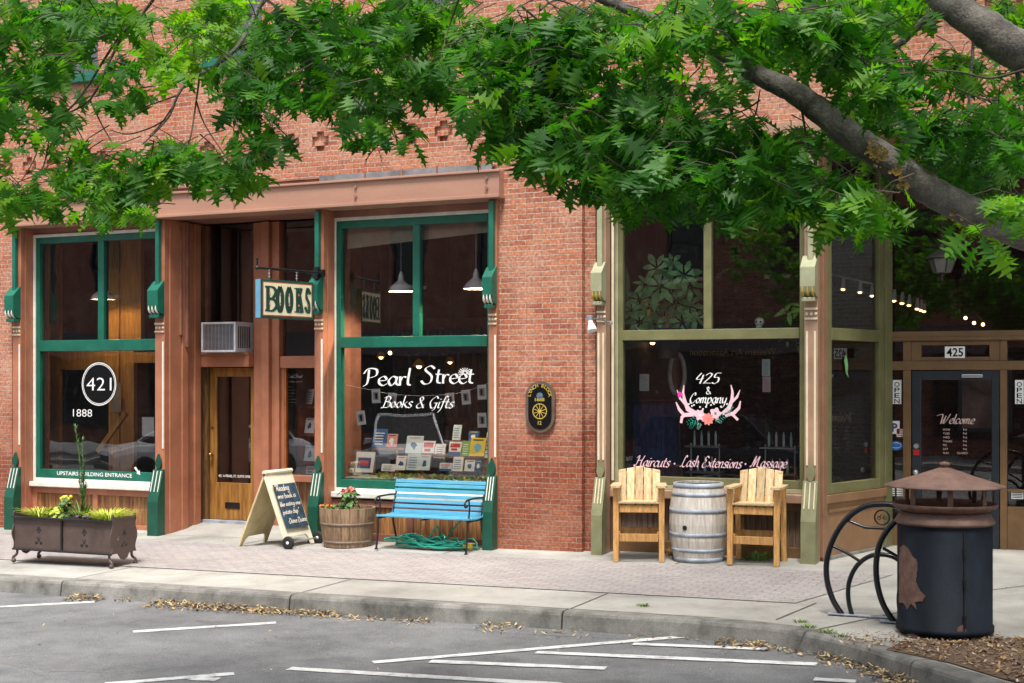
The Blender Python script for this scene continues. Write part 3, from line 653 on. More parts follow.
part(b,'boards',M['slats'],sw)
reveal(xq,xq+.1,.34,yd+.1,ZB0,TD,name='door_jamb')
b=MB(); b.box(xd0,xd1,yd+.0,yd+.08,zh2+.031,zh2+.09); b.box(xd0,xd0+.05,yd,yd+.08,zh2+.09,ZB0); b.box(xd1-.05,xd1,yd,yd+.08,zh2+.09,ZB0)
tw=part(b,'window',TD,label='dark transom window above the bookshop door')
b=MB(); b.add([(xd0,yd+.05,zh2+.09),(xd1,yd+.05,zh2+.09),(xd1,yd+.05,ZB0),(xd0,yd+.05,ZB0)],[(0,1,2,3)]); part(b,'pane',M['glass'],tw)
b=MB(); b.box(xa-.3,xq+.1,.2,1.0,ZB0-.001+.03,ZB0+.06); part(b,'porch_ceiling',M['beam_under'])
# the door itself
zf=.075; b=MB(); dx0,dx1=xd0+.09,xd1-.005
b.box(dx0,dx1,yd+.0,yd+.05,zf,zf+.54); b.box(dx0,dx0+.12,yd,yd+.05,zf+.54,zh-.01); b.box(dx1-.09,dx1,yd,yd+.05,zf+.54,zh-.01); b.box(dx0+.12,dx1-.09,yd,yd+.05,zh-.14,zh-.01)
dr=part(b,'door',M['wood_door'],bevel=.006,label='worn yellow wooden bookshop door with full length glass')
b=MB(); b.add([(dx0+.12,yd+.025,zf+.54),(dx1-.09,yd+.025,zf+.54),(dx1-.09,yd+.025,zh-.14),(dx0+.12,yd+.025,zh-.14)],[(0,1,2,3)]); part(b,'pane',M['glass'],dr)
b=MB(); xk=dx0+.05
b.tube([(xk,yd-.001,1.02),(xk,yd-.05,1.02)],[.012,.012],8); b.ball((xk,yd-.06,1.02),.03); BRS=mat('brass',(.35,.22,.06),.35,.1,5,metal=.9); part(b,'handle',BRS,dr)
b=MB(); b.lathe([(.018,-.012),(.02,0)],(xk,yd-.0,1.42),8,axis='y'); part(b,'lock',BRS,dr)
b=MB(); b.box((dx0+dx1)/2-.13,(dx0+dx1)/2+.13,yd-.012,yd-.001,.24,.33); part(b,'letter_slot',M['black'],dr,bevel=.004)
b=MB(); b.box(xd0-.05,xd1+.05,yd-.12,yd+.1,0,.07); part(b,'threshold',M['grey_metal'])
# ---- salon doorway recess
S0=Vector((fx(819,-.05)+.01,.05,0)); S1=Vector((-3.05,1.66,0)); yd2=1.70
e=(S1-S0).normalized(); nrm=Vector((e.y,-e.x,0)); Lw=(S1-S0).length
def SW(mb):   # map local (u along, y depth, z) to the splayed wall
    Mx=Matrix(((e.x,-nrm.x,0,S0.x),(e.y,-nrm.y,0,S0.y),(0,0,1,0),(0,0,0,1))); return mb.xf(Mx)
zsb=fz(880,487,1.6); zbar0,zbar1=fz(850,341,.8),fz(850,329,.8)
b=MB(); b.box(0,.10,-.02,.1,-.1,5); SW(b); part(b,'door_jamb',M['tan'],bevel=.006)
b=MB(); b.box(Lw-.16,Lw+.02,-.02,.12,-.1,5); SW(b); part(b,'door_jamb',OL,bevel=.006)
b=MB(); b.ring(.11,Lw-.165,zsb,4.85,0,.08,.12,wb=.12,wt=.1); b.box(.23,Lw-.285,-.005,.08,zbar0,zbar1); SW(b)
W4=part(b,'window',OL,bevel=.006,label='narrow olive window set at a slant left of the salon door')
b=MB()
for (p,q) in [(zsb+.12,zbar0),(zbar1,4.75)]: b.add([(.23,.05,p),(Lw-.285,.05,p),(Lw-.285,.05,q),(.23,.05,q)],[(0,1,2,3)])
SW(b); part(b,'pane',M['glass_salon'],W4)
b=MB(); b.box(.10,Lw-.16,.0,.08,.0,zsb-.10); b.box(.08,Lw-.14,-.03,.08,zsb-.099,zsb-.003); b.box(.16,Lw-.22,-.012,-.0001,zsb-.21,zsb-.17); SW(b); part(b,'stall_riser',mat('warm_tan_board',(.27,.15,.075),.5,.1,3),bevel=.005)
b=MB(); b.box(-.0,Lw,-.03,.05,-.1,.10); SW(b); part(b,'plinth',M['kerbm'])
OC=M['ochre']; Xn=3.2
def dX(px): return fx(px,yd2)
zt0,zt1=fz(950,341,yd2),fz(950,331,yd2); zm0,zm1=fz(950,370,yd2),fz(950,361,yd2)
b=MB(); xs0=S1.x
b.box(xs0,Xn,yd2-.03,yd2+.1,zt0,zt1); b.box(xs0,Xn,yd2-.045,yd2-.031,zt0+.01,zt0+.05); b.box(xs0,Xn,yd2-.02,yd2+.1,zm0,zm1)
for (a,c) in [(883,887.5),(903,911),(1000,1007)]:
    b.box(dX(a),dX(c),yd2-.01,yd2+.1,-.05,zm0); b.box(dX(a),dX(c),yd2-.01,yd2+.1,zm1,zt0)
b.box(dX(1060),dX(1070),yd2-.01,yd2+.1,-.05,zt0-.01); b.box(dX(883),dX(891),yd2-.01,yd2+.1,zt1,4.9)
b.box(dX(887.5)+.001,dX(903)-.001,yd2,yd2+.1,0,fz(895,520,yd2)); b.box(dX(1007)+.001,dX(1060)-.001,yd2,yd2+.1,0,fz(1015,507,yd2)); 
zr=fz(1015,492,yd2); b.box(dX(1007)+.001,dX(1060)-.001,yd2+.01,yd2+.05,zr,zr+.03)
b.ring(dX(911)+.001,dX(1000)-.001,zm1,zt0,yd2+.0,yd2+.06,.12,wb=.05,wt=.05)
part(b,'door_frame',OC,bevel=.006,label='ochre brown frame with sidelights round the salon door')
b=MB()
for (a,c,p,q) in [(884,1070,zt1,4.88),(887.5,903,.5,zt0),(911,1000,zm1,zt0),(1007,1060,.5,zt0)]:
    b.add([(dX(a),yd2+.055,p),(dX(c),yd2+.055,p),(dX(c),yd2+.055,q),(dX(a),yd2+.055,q)],[(0,1,2,3)])
part(b,'transom_pane',M['glass_salon'])
b=MB(); b.box(dX(911),dX(1000),yd2,yd2+.1,4.86,5.0); b.box(xs0-.6,Xn,0.2,yd2,4.86,4.9); part(b,'porch_ceiling',M['tan'])
b=MB(); b.box(dX(1070),Xn+2,yd2-.02,yd2+.1,-.05,4.9); part(b,'door_frame',OC)
a,c=dX(911)+.01,dX(1000)-.01; z0=.06; b=MB()
b.box(a,a+.11,yd2+.0,yd2+.05,z0,zm0-.01); b.box(c-.085,c,yd2,yd2+.05,z0,zm0-.01); b.box(a+.11,c-.085,yd2,yd2+.05,zm0-.12,zm0-.01); b.box(a+.11,c-.085,yd2,yd2+.05,z0,z0+.28)
dr2=part(b,'door',M['slate'],bevel=.006,label='slate blue salon door with a tall glass and pink lettering')
b=MB(); b.add([(a+.11,yd2+.025,z0+.28),(c-.085,yd2+.025,z0+.28),(c-.085,yd2+.025,zm0-.12),(a+.11,yd2+.025,zm0-.12)],[(0,1,2,3)]); part(b,'pane',M['glass_salon'],dr2)
b=MB(); zk=fz(915,446,yd2); zk2=fz(915,472,yd2); xk=a+.055
b.lathe([(.03,-.02),(.034,0)][::1],(xk,yd2-.001,zk),12,axis='y'); part(b,'lock',M['silver'],dr2); b=MB(); b.tube([(xk,yd2,zk2),(xk,yd2-.05,zk2)],.014,8); b.ball((xk,yd2-.065,zk2),.036,12)
part(b,'handle',M['silver'],dr2)
b=MB(); zq=fz(915,452,yd2); b.box(xk-.035,xk+.035,yd2-.014,yd2-.001,zq-.04,zq+.03); part(b,'lock_tag',mat('red_plastic',(.5,.01,.01),.4,0,5),dr2,bevel=.01)
b=MB(); zc=fz(970,376,yd2); b.box(dX(962),dX(983),yd2-.05,yd2-.001,zc-.02,zc+.02); part(b,'closer',M['silver'],dr2,bevel=.006)
SALON_GLASS_Y=.22+.07
# ================================================================== LETTERING
def ftext(s, h, spacing=1.0, shear=0.0, xs=1.0, bold=0.0):
    """polygon text from Blender's own font: list of (verts2d, faces), width, cap height = h"""
    cu=bpy.data.curves.new('t','FONT'); cu.body=s; cu.size=1; cu.space_character=spacing; cu.shear=shear; cu.offset=bold; cu.resolution_u=3
    o=bpy.data.objects.new('t',cu); COL.objects.link(o); dg=bpy.context.evaluated_depsgraph_get(); me=bpy.data.meshes.new_from_object(o.evaluated_get(dg))
    vs=[(v.co.x*xs,v.co.y) for v in me.vertices]; fs=[tuple(p.vertices) for p in me.polygons]
    bpy.data.objects.remove(o); bpy.data.curves.remove(cu); bpy.data.meshes.remove(me)
    k=h/.69; vs=[(x*k,y*k) for x,y in vs]
    if not vs: return [],[],0
    x0=min(v[0] for v in vs); vs=[(x-x0,y) for x,y in vs]; return vs,fs,max(v[0] for v in vs)
def place2d(mb, vs, fs, org, u, v, m=0, dx=0, dy=0, rot=0, lift=0.0, nrm=None):
    u=Vector(u); v=Vector(v); org=Vector(org); n=(u.cross(v)); c_,s_=math.cos(rot),math.sin(rot)
    mb.add([org+u*((x*c_-y*s_)+dx)+v*((x*s_+y*c_)+dy)+n*lift for x,y in vs],fs,m)
def put_text(mb,s,h,org,u=(1,0,0),v=(0,0,1),m=0,width=None,center=False,**k):
    vs,fs,wd=ftext(s,h,**k)
    if width and wd: vs=[(x*width/wd,y) for x,y in vs]; wd=width
    place2d(mb,vs,fs,org,u,v,m,dx=-wd/2 if center else 0); return wd
# pen-stroke alphabet, x-height 1
SF={
'a':(.95,[[(.78,.8),(.45,1),(.1,.5),(.35,0),(.7,.45),(.8,.98)],[(.8,.98),(.72,.3),(.98,.05)]]),
'b':(.85,[[(.12,1.9),(.15,.1)],[(.15,.55),(.45,1),(.8,.55),(.45,0),(.15,.15)]]),
'c':(.75,[[(.7,.85),(.4,1),(.08,.5),(.35,0),(.72,.2)]]),
'd':(.95,[[(.75,.8),(.4,1),(.08,.45),(.38,0),(.75,.4)],[(.85,1.9),(.75,.3),(.98,.05)]]),
'e':(.8,[[(.12,.5),(.7,.62),(.5,1),(.12,.75),(.12,.25),(.45,0),(.78,.22)]]),
'f':(.6,[[(.75,1.75),(.45,1.9),(.3,1.3),(.2,-.1),(-.1,-.7)],[(.0,1.0),(.6,1.0)]]),
'g':(.9,[[(.75,.8),(.42,1),(.1,.5),(.38,.05),(.72,.4)],[(.8,1),(.7,-.3),(.35,-.75),(.0,-.5)]]),
'h':(.95,[[(.15,1.9),(.12,0)],[(.14,.5),(.5,1),(.68,.7),(.62,.15),(.9,.05)]]),
'i':(.4,[[(.15,1),(.12,.15),(.38,.05)],[(.18,1.45),(.22,1.35)]]),
'k':(.85,[[(.12,1.9),(.12,0)],[(.7,1),(.15,.5)],[(.3,.6),(.8,0)]]),
'l':(.4,[[(.22,1.9),(.12,.3),(.38,.05)]]),
'm':(1.35,[[(.1,1),(.12,0)],[(.13,.55),(.4,1),(.55,.75),(.55,0)],[(.56,.55),(.85,1),(1.02,.7),(1.0,.15),(1.3,.05)]]),
'n':(.95,[[(.1,1),(.12,0)],[(.13,.55),(.48,1),(.68,.7),(.62,.15),(.9,.05)]]),
'o':(.85,[[(.45,1),(.1,.55),(.38,0),(.75,.45),(.45,1)]]),
'p':(.9,[[(.12,1),(.08,-.8)],[(.12,.55),(.48,1),(.8,.55),(.45,0),(.14,.15)]]),
'r':(.65,[[(.1,1),(.12,0)],[(.13,.5),(.35,.95),(.62,.9)]]),
's':(.7,[[(.62,.88),(.35,1),(.15,.72),(.55,.35),(.4,0),(.05,.12)]]),
't':(.6,[[(.28,1.5),(.2,.25),(.52,.05)],[(.0,1.0),(.55,1.0)]]),
'u':(.95,[[(.1,1),(.12,.25),(.38,0),(.7,.5)],[(.74,1),(.68,.2),(.95,.05)]]),
'x':(.85,[[(.08,.95),(.35,.6),(.75,.05)],[(.75,.95),(.08,.05)]]),
'y':(.9,[[(.1,1),(.15,.3),(.4,.05),(.7,.5)],[(.78,1),(.65,-.3),(.3,-.75),(.0,-.45)]]),
'P':(1.25,[[(.42,1.75),(.35,.3),(.0,-.1)],[(.0,1.3),(.35,1.85),(1.05,1.75),(1.05,1.1),(.4,.8)]]),
'S':(1.25,[[(1.15,1.6),(.75,1.9),(.3,1.5),(.9,.8),(.8,.1),(.3,-.05),(.0,.3)]]),
'B':(1.25,[[(.4,1.75),(.3,.1),(.0,0)],[(.05,1.5),(.5,1.85),(1.0,1.6),(.85,1.05),(.45,.98)],[(.5,.98),(1.15,.8),(1.05,.1),(.3,.02)]]),
'G':(1.3,[[(1.1,1.5),(.7,1.85),(.12,1.0),(.5,0),(1.0,.25),(1.05,.8)],[(.7,.8),(1.25,.8)],[(1.05,.8),(1.0,-.1),(.7,-.4)]]),
'H':(1.5,[[(.0,1.4),(.35,1.85),(.4,.9),(.15,0),(-.1,.3)],[(1.35,1.85),(1.1,.9),(1.15,.15),(1.45,.1)],[(.2,.9),(.8,1.05),(1.2,.95)]]),
'L':(1.15,[[(.9,1.6),(.65,1.9),(.45,1.2),(.25,.15),(.0,.05),(.3,.2),(.7,-.05),(1.1,.2)]]),
'E':(1.15,[[(1.05,1.6),(.6,1.85),(.35,1.4),(.65,1.0),(.2,.7),(.2,.1),(.6,-.05),(1.05,.35)]]),
'M':(1.8,[[(-.1,.2),(.2,.2),(.5,1.85),(.6,.1)],[(.6,.1),(1.15,1.85),(1.2,.3),(1.6,.1)]]),
'W':(1.9,[[(-.9,1.5),(-.2,1.75),(.3,1.6),(.35,0),(.6,.4),(.95,1.5)],[(.95,1.5),(.85,0),(1.3,.6),(1.7,1.9)]]),
'C':(1.2,[[(.9,1.4),(.8,1.85),(.4,1.6),(.1,.7),(.4,0),(.8,.1),(1.1,.5)]]),
'R':(1.2,[[(.3,1.8),(.2,0)],[(.0,1.5),(.5,1.9),(1.0,1.6),(.75,1.0),(.3,.95)],[(.5,.95),(1.15,0)]]),
'D':(1.25,[[(.35,1.8),(.2,.05),(.8,.1),(1.15,1.0),(.75,1.8),(.05,1.7)]]),
'&':(1.25,[[(1.15,.55),(.75,.05),(.3,.0),(.12,.4),(.75,1.3),(.55,1.75),(.3,1.4),(1.15,0)]]),
'4':(.95,[[(.45,1.8),(.05,.75),(.9,.85)],[(.75,1.5),(.6,0)]]),
'2':(1.0,[[(.1,1.4),(.5,1.8),(.8,1.4),(.1,.1),(.3,.1),(.95,.05)]]),
'5':(.95,[[(.9,1.8),(.35,1.75),(.2,1.1),(.7,1.0),(.75,.3),(.35,0),(.05,.2)]]),
'"':(.5,[[(.1,1.9),(.08,1.5)],[(.35,1.9),(.33,1.5)]]),
'-':(.6,[[(.1,.6),(.5,.6)]]), '.':(.3,[[(.1,.05),(.18,.0)]]), '*':(.6,[[(.18,.62),(.3,.7),(.42,.62),(.3,.5),(.18,.62)]]), ' ':(.55,[]),
}
def script(mb,s,xh,org,u=(1,0,0),v=(0,0,1),m=0,shear=.25,pen=(.20,.07),ang=.6,width=None,height=1.0,center=False,track=0.0,bounce=0):
    """calligraphic strokes: a flat nib (pen = broad, thin in x-heights) swept along each stroke"""
    strokes=[]; x=0
    for ch in s:
        wd,ss=SF[ch]; by=random.uniform(-bounce,bounce)
        for st in ss: strokes.append([(px+x,py+by) for px,py in st])
        x+=wd+track
    k=xh; kx=(width/(x*xh) if width else 1)
    nib=Vector((math.cos(ang),math.sin(ang))); lift=0
    u=Vector(u); v=Vector(v); n=u.cross(v); org=Vector(org); off=-(width or x*xh)/2 if center else 0
    for st in strokes:
        P=cr([(a,b_,0) for a,b_ in st],5); lift+=.00012
        pts=[Vector((p.x,p.y)) for p in P]; vs=[]
        for i,p in enumerate(pts):
            t=(pts[min(i+1,len(pts)-1)]-pts[max(i-1,0)]).normalized(); nn=Vector((-t.y,t.x))
            hw=max(pen[1],abs(nn.dot(nib))*pen[0])/2
            for sg in (-1,1):
                q=p+nn*hw*sg; X=(q.x+shear*q.y)*k*kx+off; Y=q.y*k*height
                vs.append(org+u*X+v*Y+n*lift)
        mb.add(vs,[(2*i,2*i+2,2*i+3,2*i+1) for i in range(len(pts)-1)],m)
    return x*k*kx
def disc(mb,c,rx,rz,y,m=0,n=28,u=(1,0,0),v=(0,0,1),ri=0.0):
    c=Vector(c); u=Vector(u); v=Vector(v)
    o=[c+u*rx*math.cos(6.28318*i/n)+v*rz*math.sin(6.28318*i/n) for i in range(n)]
    if ri:
        q=[c+u*(rx-ri)*math.cos(6.28318*i/n)+v*(rz-ri)*math.sin(6.28318*i/n) for i in range(n)]
        mb.add(o+q,[(i,(i+1)%n,n+(i+1)%n,n+i) for i in range(n)],m)
    else: mb.add(o,[list(range(n))],m)
YG=.246                                                        # just in front of the glass
def W(px,py,Y=None):
    Y=YG if Y is None else Y; return Vector((fx(px,Y),Y,fz(px,py,Y)))
# window 1: 421 oval, 1888, entrance words
b=MB(); c=W(99,384); rx=(fx(116.5,YG)-fx(81.5,YG))/2; rz=(fz(99,362,YG)-fz(99,406,YG))/2
disc(b,c,rx,rz,0,0); disc(b,c+Vector((0,-.001,0)),rx*.985,rz*.985,0,1,ri=.014); disc(b,c+Vector((0,-.001,0)),rx*.91,rz*.91,0,1,ri=.008)
wt=fx(112,YG)-fx(87,YG); h=fz(99,377,YG)-fz(99,390,YG)
put_text(b,'421',h,c+Vector((0,-.002,-h/2)),m=1,width=wt,center=True,bold=-.008)
h=fz(83,409,YG)-fz(83,416.5,YG)
put_text(b,'1888',h,W(73,416.5),m=1,width=fx(92,YG)-fx(73,YG),bold=-.01)
part(b,'lettering',[M['black_sign'],M['text_white']],W1)
b=MB(); YB=.1895; A=Vector((fx(57,YB),YB,fz(57,474.8,YB))); h=.055
put_text(b,'UPSTAIRS BUILDING ENTRANCE',h,A,width=fx(132,YB)-fx(57,YB),bold=.01)
ax=fx(134,YB); az=fz(134,470,YB); b.add([(ax,YB,az+.03),(ax+.03,YB,az+.05),(ax+.09,YB,az-.02),(ax+.10,YB,az+.005),(ax+.115,YB,az-.07),(ax+.04,YB,az-.045),(ax+.065,YB,az-.035)],[(0,1,2,6),(2,3,4),(2,4,5,6)])
part(b,'sill_lettering',M['text_white'],W1)
YG=.286
# window 2: Pearl Street / Books & Gifts
b=MB(); xh=fz(400,376,YG)-fz(400,386,YG)
script(b,'Pearl',xh*.92,W(363,385.5),width=fx(411,YG)-fx(363,YG),shear=.06,pen=(.21,.06),ang=.5)
script(b,'Street',xh*.92,W(421,383.5),width=fx(474,YG)-fx(421,YG),shear=.06,pen=(.21,.06),ang=.5)
script(b,'Books & Gifts',xh*.62,W(381,407.5),width=fx(453,YG)-fx(381,YG),shear=.3,pen=(.19,.06),ang=.6)
pc=W(465,373)
for k in range(11):
    a=math.radians(-20+k*22); b.beam(pc+Vector((math.cos(a)*.02,0,math.sin(a)*.02)),pc+Vector((math.cos(a)*.10,0,math.sin(a)*.07)),.008,.003,up=(0,1,0))
part(b,'lettering',M['text_white'],W2)
# window 3: salon
b=MB(); xh=.085
def sc3(s,px0,px1,py,xh,m,**k): script(b,s,xh,W(px0,py),width=fx(px1,YG)-fx(px0,YG),m=m,**k)
hx=fz(700,460,YG)-fz(700,466,YG)
sc3('Haircuts',634,669,466.2,hx,1,shear=.4,pen=(.24,.09)); disc(b,W(674.5,463.6),.011,.011,0,1,10); sc3('Lash Extensions',680,741,466.6,hx,1,shear=.4,pen=(.24,.09)); disc(b,W(745.5,464),.011,.011,0,1,10); sc3('Massage',750,786,467.2,hx,1,shear=.4,pen=(.24,.09))
sc3('425',695,719,383.5,fz(700,378.2,YG)-fz(700,384,YG),0,shear=.2,pen=(.2,.08),ang=.3)
sc3('&',706,711,394,fz(700,390,YG)-fz(700,394,YG),0,shear=.0,pen=(.25,.12))
sc3('Company',689,726,403,fz(700,397.5,YG)-fz(700,403,YG),0,shear=.25,pen=(.26,.09))
def flat(mb,pts,m,dy=0): # polygon at pixels on the glass
    v=[W(px,py)+Vector((0,-dy,0)) for px,py in pts]; mb.add(v,[list(range(len(v)))],m)
def strip(mb,pts,wds,m,dy=0):
    P=[W(px,py) for px,py in pts]; vs=[]
    for i,p in enumerate(P):
        t=(P[min(i+1,len(P)-1)]-P[max(i-1,0)]).normalized(); n=Vector((-t.z,0,t.x))*wds[i]/2
        vs+= [p-n+Vector((0,-dy,0)),p+n+Vector((0,-dy,0))]
    mb.add(vs,[(2*i,2*i+2,2*i+3,2*i+1) for i in range(len(P)-1)],m)
# antlers
for pts,wd in [([(684,385),(683,393),(685,402),(688,409),(697,414)],(.01,.03,.045,.06,.05)),([(677,390),(680,398),(685,404)],(.008,.03,.03)),([(676,402),(679,409),(684,415),(697,414)],(.012,.035,.05,.05)),([(681,423),(682,417),(687,414)],(.03,.04,.03)),
               ([(731,385),(732.5,392),(732,400),(729,408),(722,414)],(.01,.03,.04,.05,.04)),([(740,390),(737,397),(732,402)],(.008,.03,.03)),([(740.5,401),(739,408),(734,413),(725,416)],(.012,.035,.045,.03)),([(738,420),(734,416),(731,414)],(.03,.03,.02))]:
    strip(b,pts,wd,2,.0004*random.random())
def flower(px,py,r,m,mc,n=6,dy=.002):
    c=W(px,py)+Vector((0,-dy,0)); vs=[c+Vector((math.cos(6.283*i/36)*r*(1+.16*math.cos(n*6.283*i/36)),0,math.sin(6.283*i/36)*r*(1+.16*math.cos(n*6.283*i/36)))) for i in range(36)]
    b.add(vs,[list(range(36))],m); disc(b,c+Vector((0,-.001,0)),r*.25,r*.25,0,mc,10)
def leafv(px,py,a,L,m,dy=.001):
    c=W(px,py)+Vector((0,-dy,0)); d=Vector((math.cos(a),0,math.sin(a))); n=Vector((-d.z,0,d.x))
    for k in range(5):
        q=c+d*L*k/5
        for s in (-1,1): e=(d*.6+n*s).normalized(); w2=L*(.42-.05*k); b.add([q,q+e*w2*.5+d*w2*.12,q+e*w2,q+e*w2*.5-d*w2*.12],[(0,1,2,3)],m)
leafv(698,418,math.radians(205),.17,4); leafv(695,421,math.radians(235),.12,4,.0015); leafv(720,417,math.radians(20),.15,4); leafv(726,412,math.radians(40),.12,5,.0015); leafv(700,423,math.radians(250),.09,5,.002); leafv(716,419,math.radians(-30),.09,5,.002)
flower(700,415,.062,2,0); flower(715.5,413.5,.065,2,3,5); flower(708,419,.068,7,7,9,.004)
flower(680,394.5,.032,6,6,3)
for px,py in [(689,404),(692,406),(694,405),(700,407),(703,409),(711,405),(714,404),(706,407),(727,404)]: disc(b,W(px,py),.011,.011,0,0,8)
Yk=.60; k0=b; b=MB(); put_text(b,'Western Art Association',fz(720,349,Yk)-fz(720,356,Yk),Vector((fx(776,Yk),Yk,fz(776,355,Yk))),u=(-1,0,0),v=(0,0,1),width=fx(776,Yk)-fx(690,Yk)); part(b,'reversed_lettering',mat('dull_gold_letters',(.22,.13,.02),.6,.2,20),W3); b=k0
part(b,'lettering',[M['text_white'],M['text_pink'],M['pink'] if False else mat('soft_pink_vinyl',(.85,.55,.62),.5,.05,20),M['teal'],M['teal'],M['mint'],M['magenta'],M['coral']],W3)
# salon door lettering
b=MB(); YD=yd2+.015
def WD(px,py): return Vector((fx(px,YD),YD,fz(px,py,YD)))
script(b,'Welcome',.062,WD(939,423.5),width=fx(974,YD)-fx(939,YD),shear=.3,pen=(.28,.1))
for i,(s,t) in enumerate([('MON','9-6'),('TUES','9-6'),('WED','9-6'),('THURS','9-6'),('FRI','9-6'),('SAT','9-6'),('SUN','CLOSED')]):
    py=430.5+i*3.9
    put_text(b,s,.024,WD(943,py),bold=.01); put_text(b,t,.024,WD(963 if i<6 else 957,py),bold=.01)

part(b,'lettering',M['text_peach'],dr2)
# 421 door lettering
b=MB(); YD1=yd+.018; put_text(b,'421 A PEARL ST. SUITE ONE',.035,Vector((dx0+.14,YD1,zf+.62)),width=dx1-.09-dx0-.16,bold=.01); part(b,'lettering',M['text_white'],dr)

# ================================================================== SIGNS
# 425 plate above the salon door
yp=yd2-.06+.06; x0,x1=dX(945),dX(965); z0,z1=fz(955,358,yd2),fz(955,346.5,yd2)
t=thing('number_sign',((x0+x1)/2,yd2-.012,z0),'white plate with black number 425 above the slate blue door','number sign')
b=MB(); b.box(x0,x1,yd2-.012,yd2-.002,z0,z1); b.build('plate',M['paper'],t)
b=MB(); put_text(b,'425',z1-z0-.04,Vector((x0+.02,yd2-.0135,z0+.02)),width=x1-x0-.04,bold=.02); b.build('lettering',M['black_sign'],t)
def open_sign(px,lab):
    x0,x1=dX(px-4.2),dX(px+4.4); z1,z0=fz(px,380,yd2),fz(px,404,yd2)
    t=thing('open_sign',((x0+x1)/2,yd2,z0),lab,'sign','open signs either side of the salon door')
    b=MB(); b.box(x0,x1,yd2+.03,yd2+.045,z0,z1); b.build('plate',M['paper'],t)
    b=MB(); hh=(z1-z0)/4.3
    for i,ch_ in enumerate('OPEN'): put_text(b,ch_,hh*.82,Vector(((x0+x1)/2,yd2+.028,z1-.02-(i+.9)*hh)),width=(x1-x0)*.62,center=True,bold=.01)
    b.build('lettering',M['black_sign'],t)
open_sign(896.5,'vertical white OPEN sign left of the slate blue door'); open_sign(1019,'vertical white OPEN sign right of the slate blue door')
def sticker(px0,px1,py0,py1,lab,m,oval=False,deco=None):
    x0,x1=dX(px0),dX(px1); z1,z0=fz(px0,py0,yd2),fz(px0,py1,yd2); y=yd2+.045
    b=MB()
    if oval: disc(b,((x0+x1)/2,y,(z0+z1)/2),(x1-x0)/2,(z1-z0)/2,0); disc(b,((x0+x1)/2,y-.001,(z0+z1)/2+.005),(x1-x0)*.38,(z1-z0)*.3,0,1,ri=.006)
    else: b.box(x0,x1,y,y+.004,z0,z1)
    if deco=='P': put_text(b,'P',(z1-z0)*.6,Vector(((x0+x1)/2,y-.002,z0+(z1-z0)*.2)),m=1,center=True,bold=.04)
    if deco=='bar':
        for k in range(4): b.box(x0+.01,x1-.01,y-.002,y-.001,z0+.012+k*(z1-z0)/4.4,z0+.02+k*(z1-z0)/4.4,1)
    b.build('sticker',m); o=bpy.context.scene.objects[-1]; return o
def st(name,args,lab):
    o=sticker(*args); o.name='sticker'; tag(o,lab,'sticker'); return o
Ms=mat('blue_sticker',(.02,.16,.55),.4,.1,10); Mp=mat('purple_sticker',(.12,.08,.25),.4,.1,10)
st('',(889,899,458-37,468-34,'',[M['paper'],Mp],False,'P'),'small white sticker with a dark P on the left sidelight')
st('',(896,902.5,429,437,'',[M['paper'],mat('red_print',(.5,.03,.03),.5,.1,5)],False,'bar'),'small white and red sticker beside the P sticker')
st('',(888.5,902.5,441,450.5,'',[Ms,M['paper']],True,None),'blue oval sticker on the left sidelight of the salon door')
st('',(889,902.5,486,496,'',[M['paper'],M['black_sign']],False,'bar'),'white notice low on the left sidelight of the salon door')
st('',(1011,1023,492,499,'',[M['paper'],M['black_sign']],False,'bar'),'white notice low on the right sidelight of the salon door')
# ---- BOOKS hanging sign
ang=math.radians(12.9); ds=Vector((-math.sin(ang),-math.cos(ang),0))
P1=Vector((fx(311,-.30),-.30,0))
def pxof(p):
    r=p.x*cs+(p.y+DC)*sn; d=-p.x*sn+(p.y+DC)*cs; return 512+F*r/d
L_=.2
while pxof(P1+ds*L_)>258.5: L_+=.005
zc1=fz(311,301.5,-.3); hh=.55*.5*(321-283)/ (F/18.3)/ .275
hh=(fz(311,283,-.3)-fz(311,320.5,-.3))/2
P2=P1+ds*L_; up=Vector((0,0,1)); nf=Vector((-ds.y,ds.x,0)); 
if nf.dot(Vector((0,-DC,0))-P1)<0: nf=-nf
mid=(P1+P2)/2; mid.z=zc1
BS=thing('hanging_sign',(mid.x,mid.y,zc1-hh),'cream hanging sign with big dark green letters BOOKS over the bookshop doorway','sign')
b=MB(); b.obox(mid,ds*L_/2,nf*.045,up*hh); b.build('frame',M['dgreen'],BS,bevel=.006)
b=MB(); e_=P2.copy(); e_.z=zc1; b.obox(e_+ds*.004,ds*.0035,nf*.044,up*(hh-.003)); b.build('end_strip',M['sign_blue'],BS)
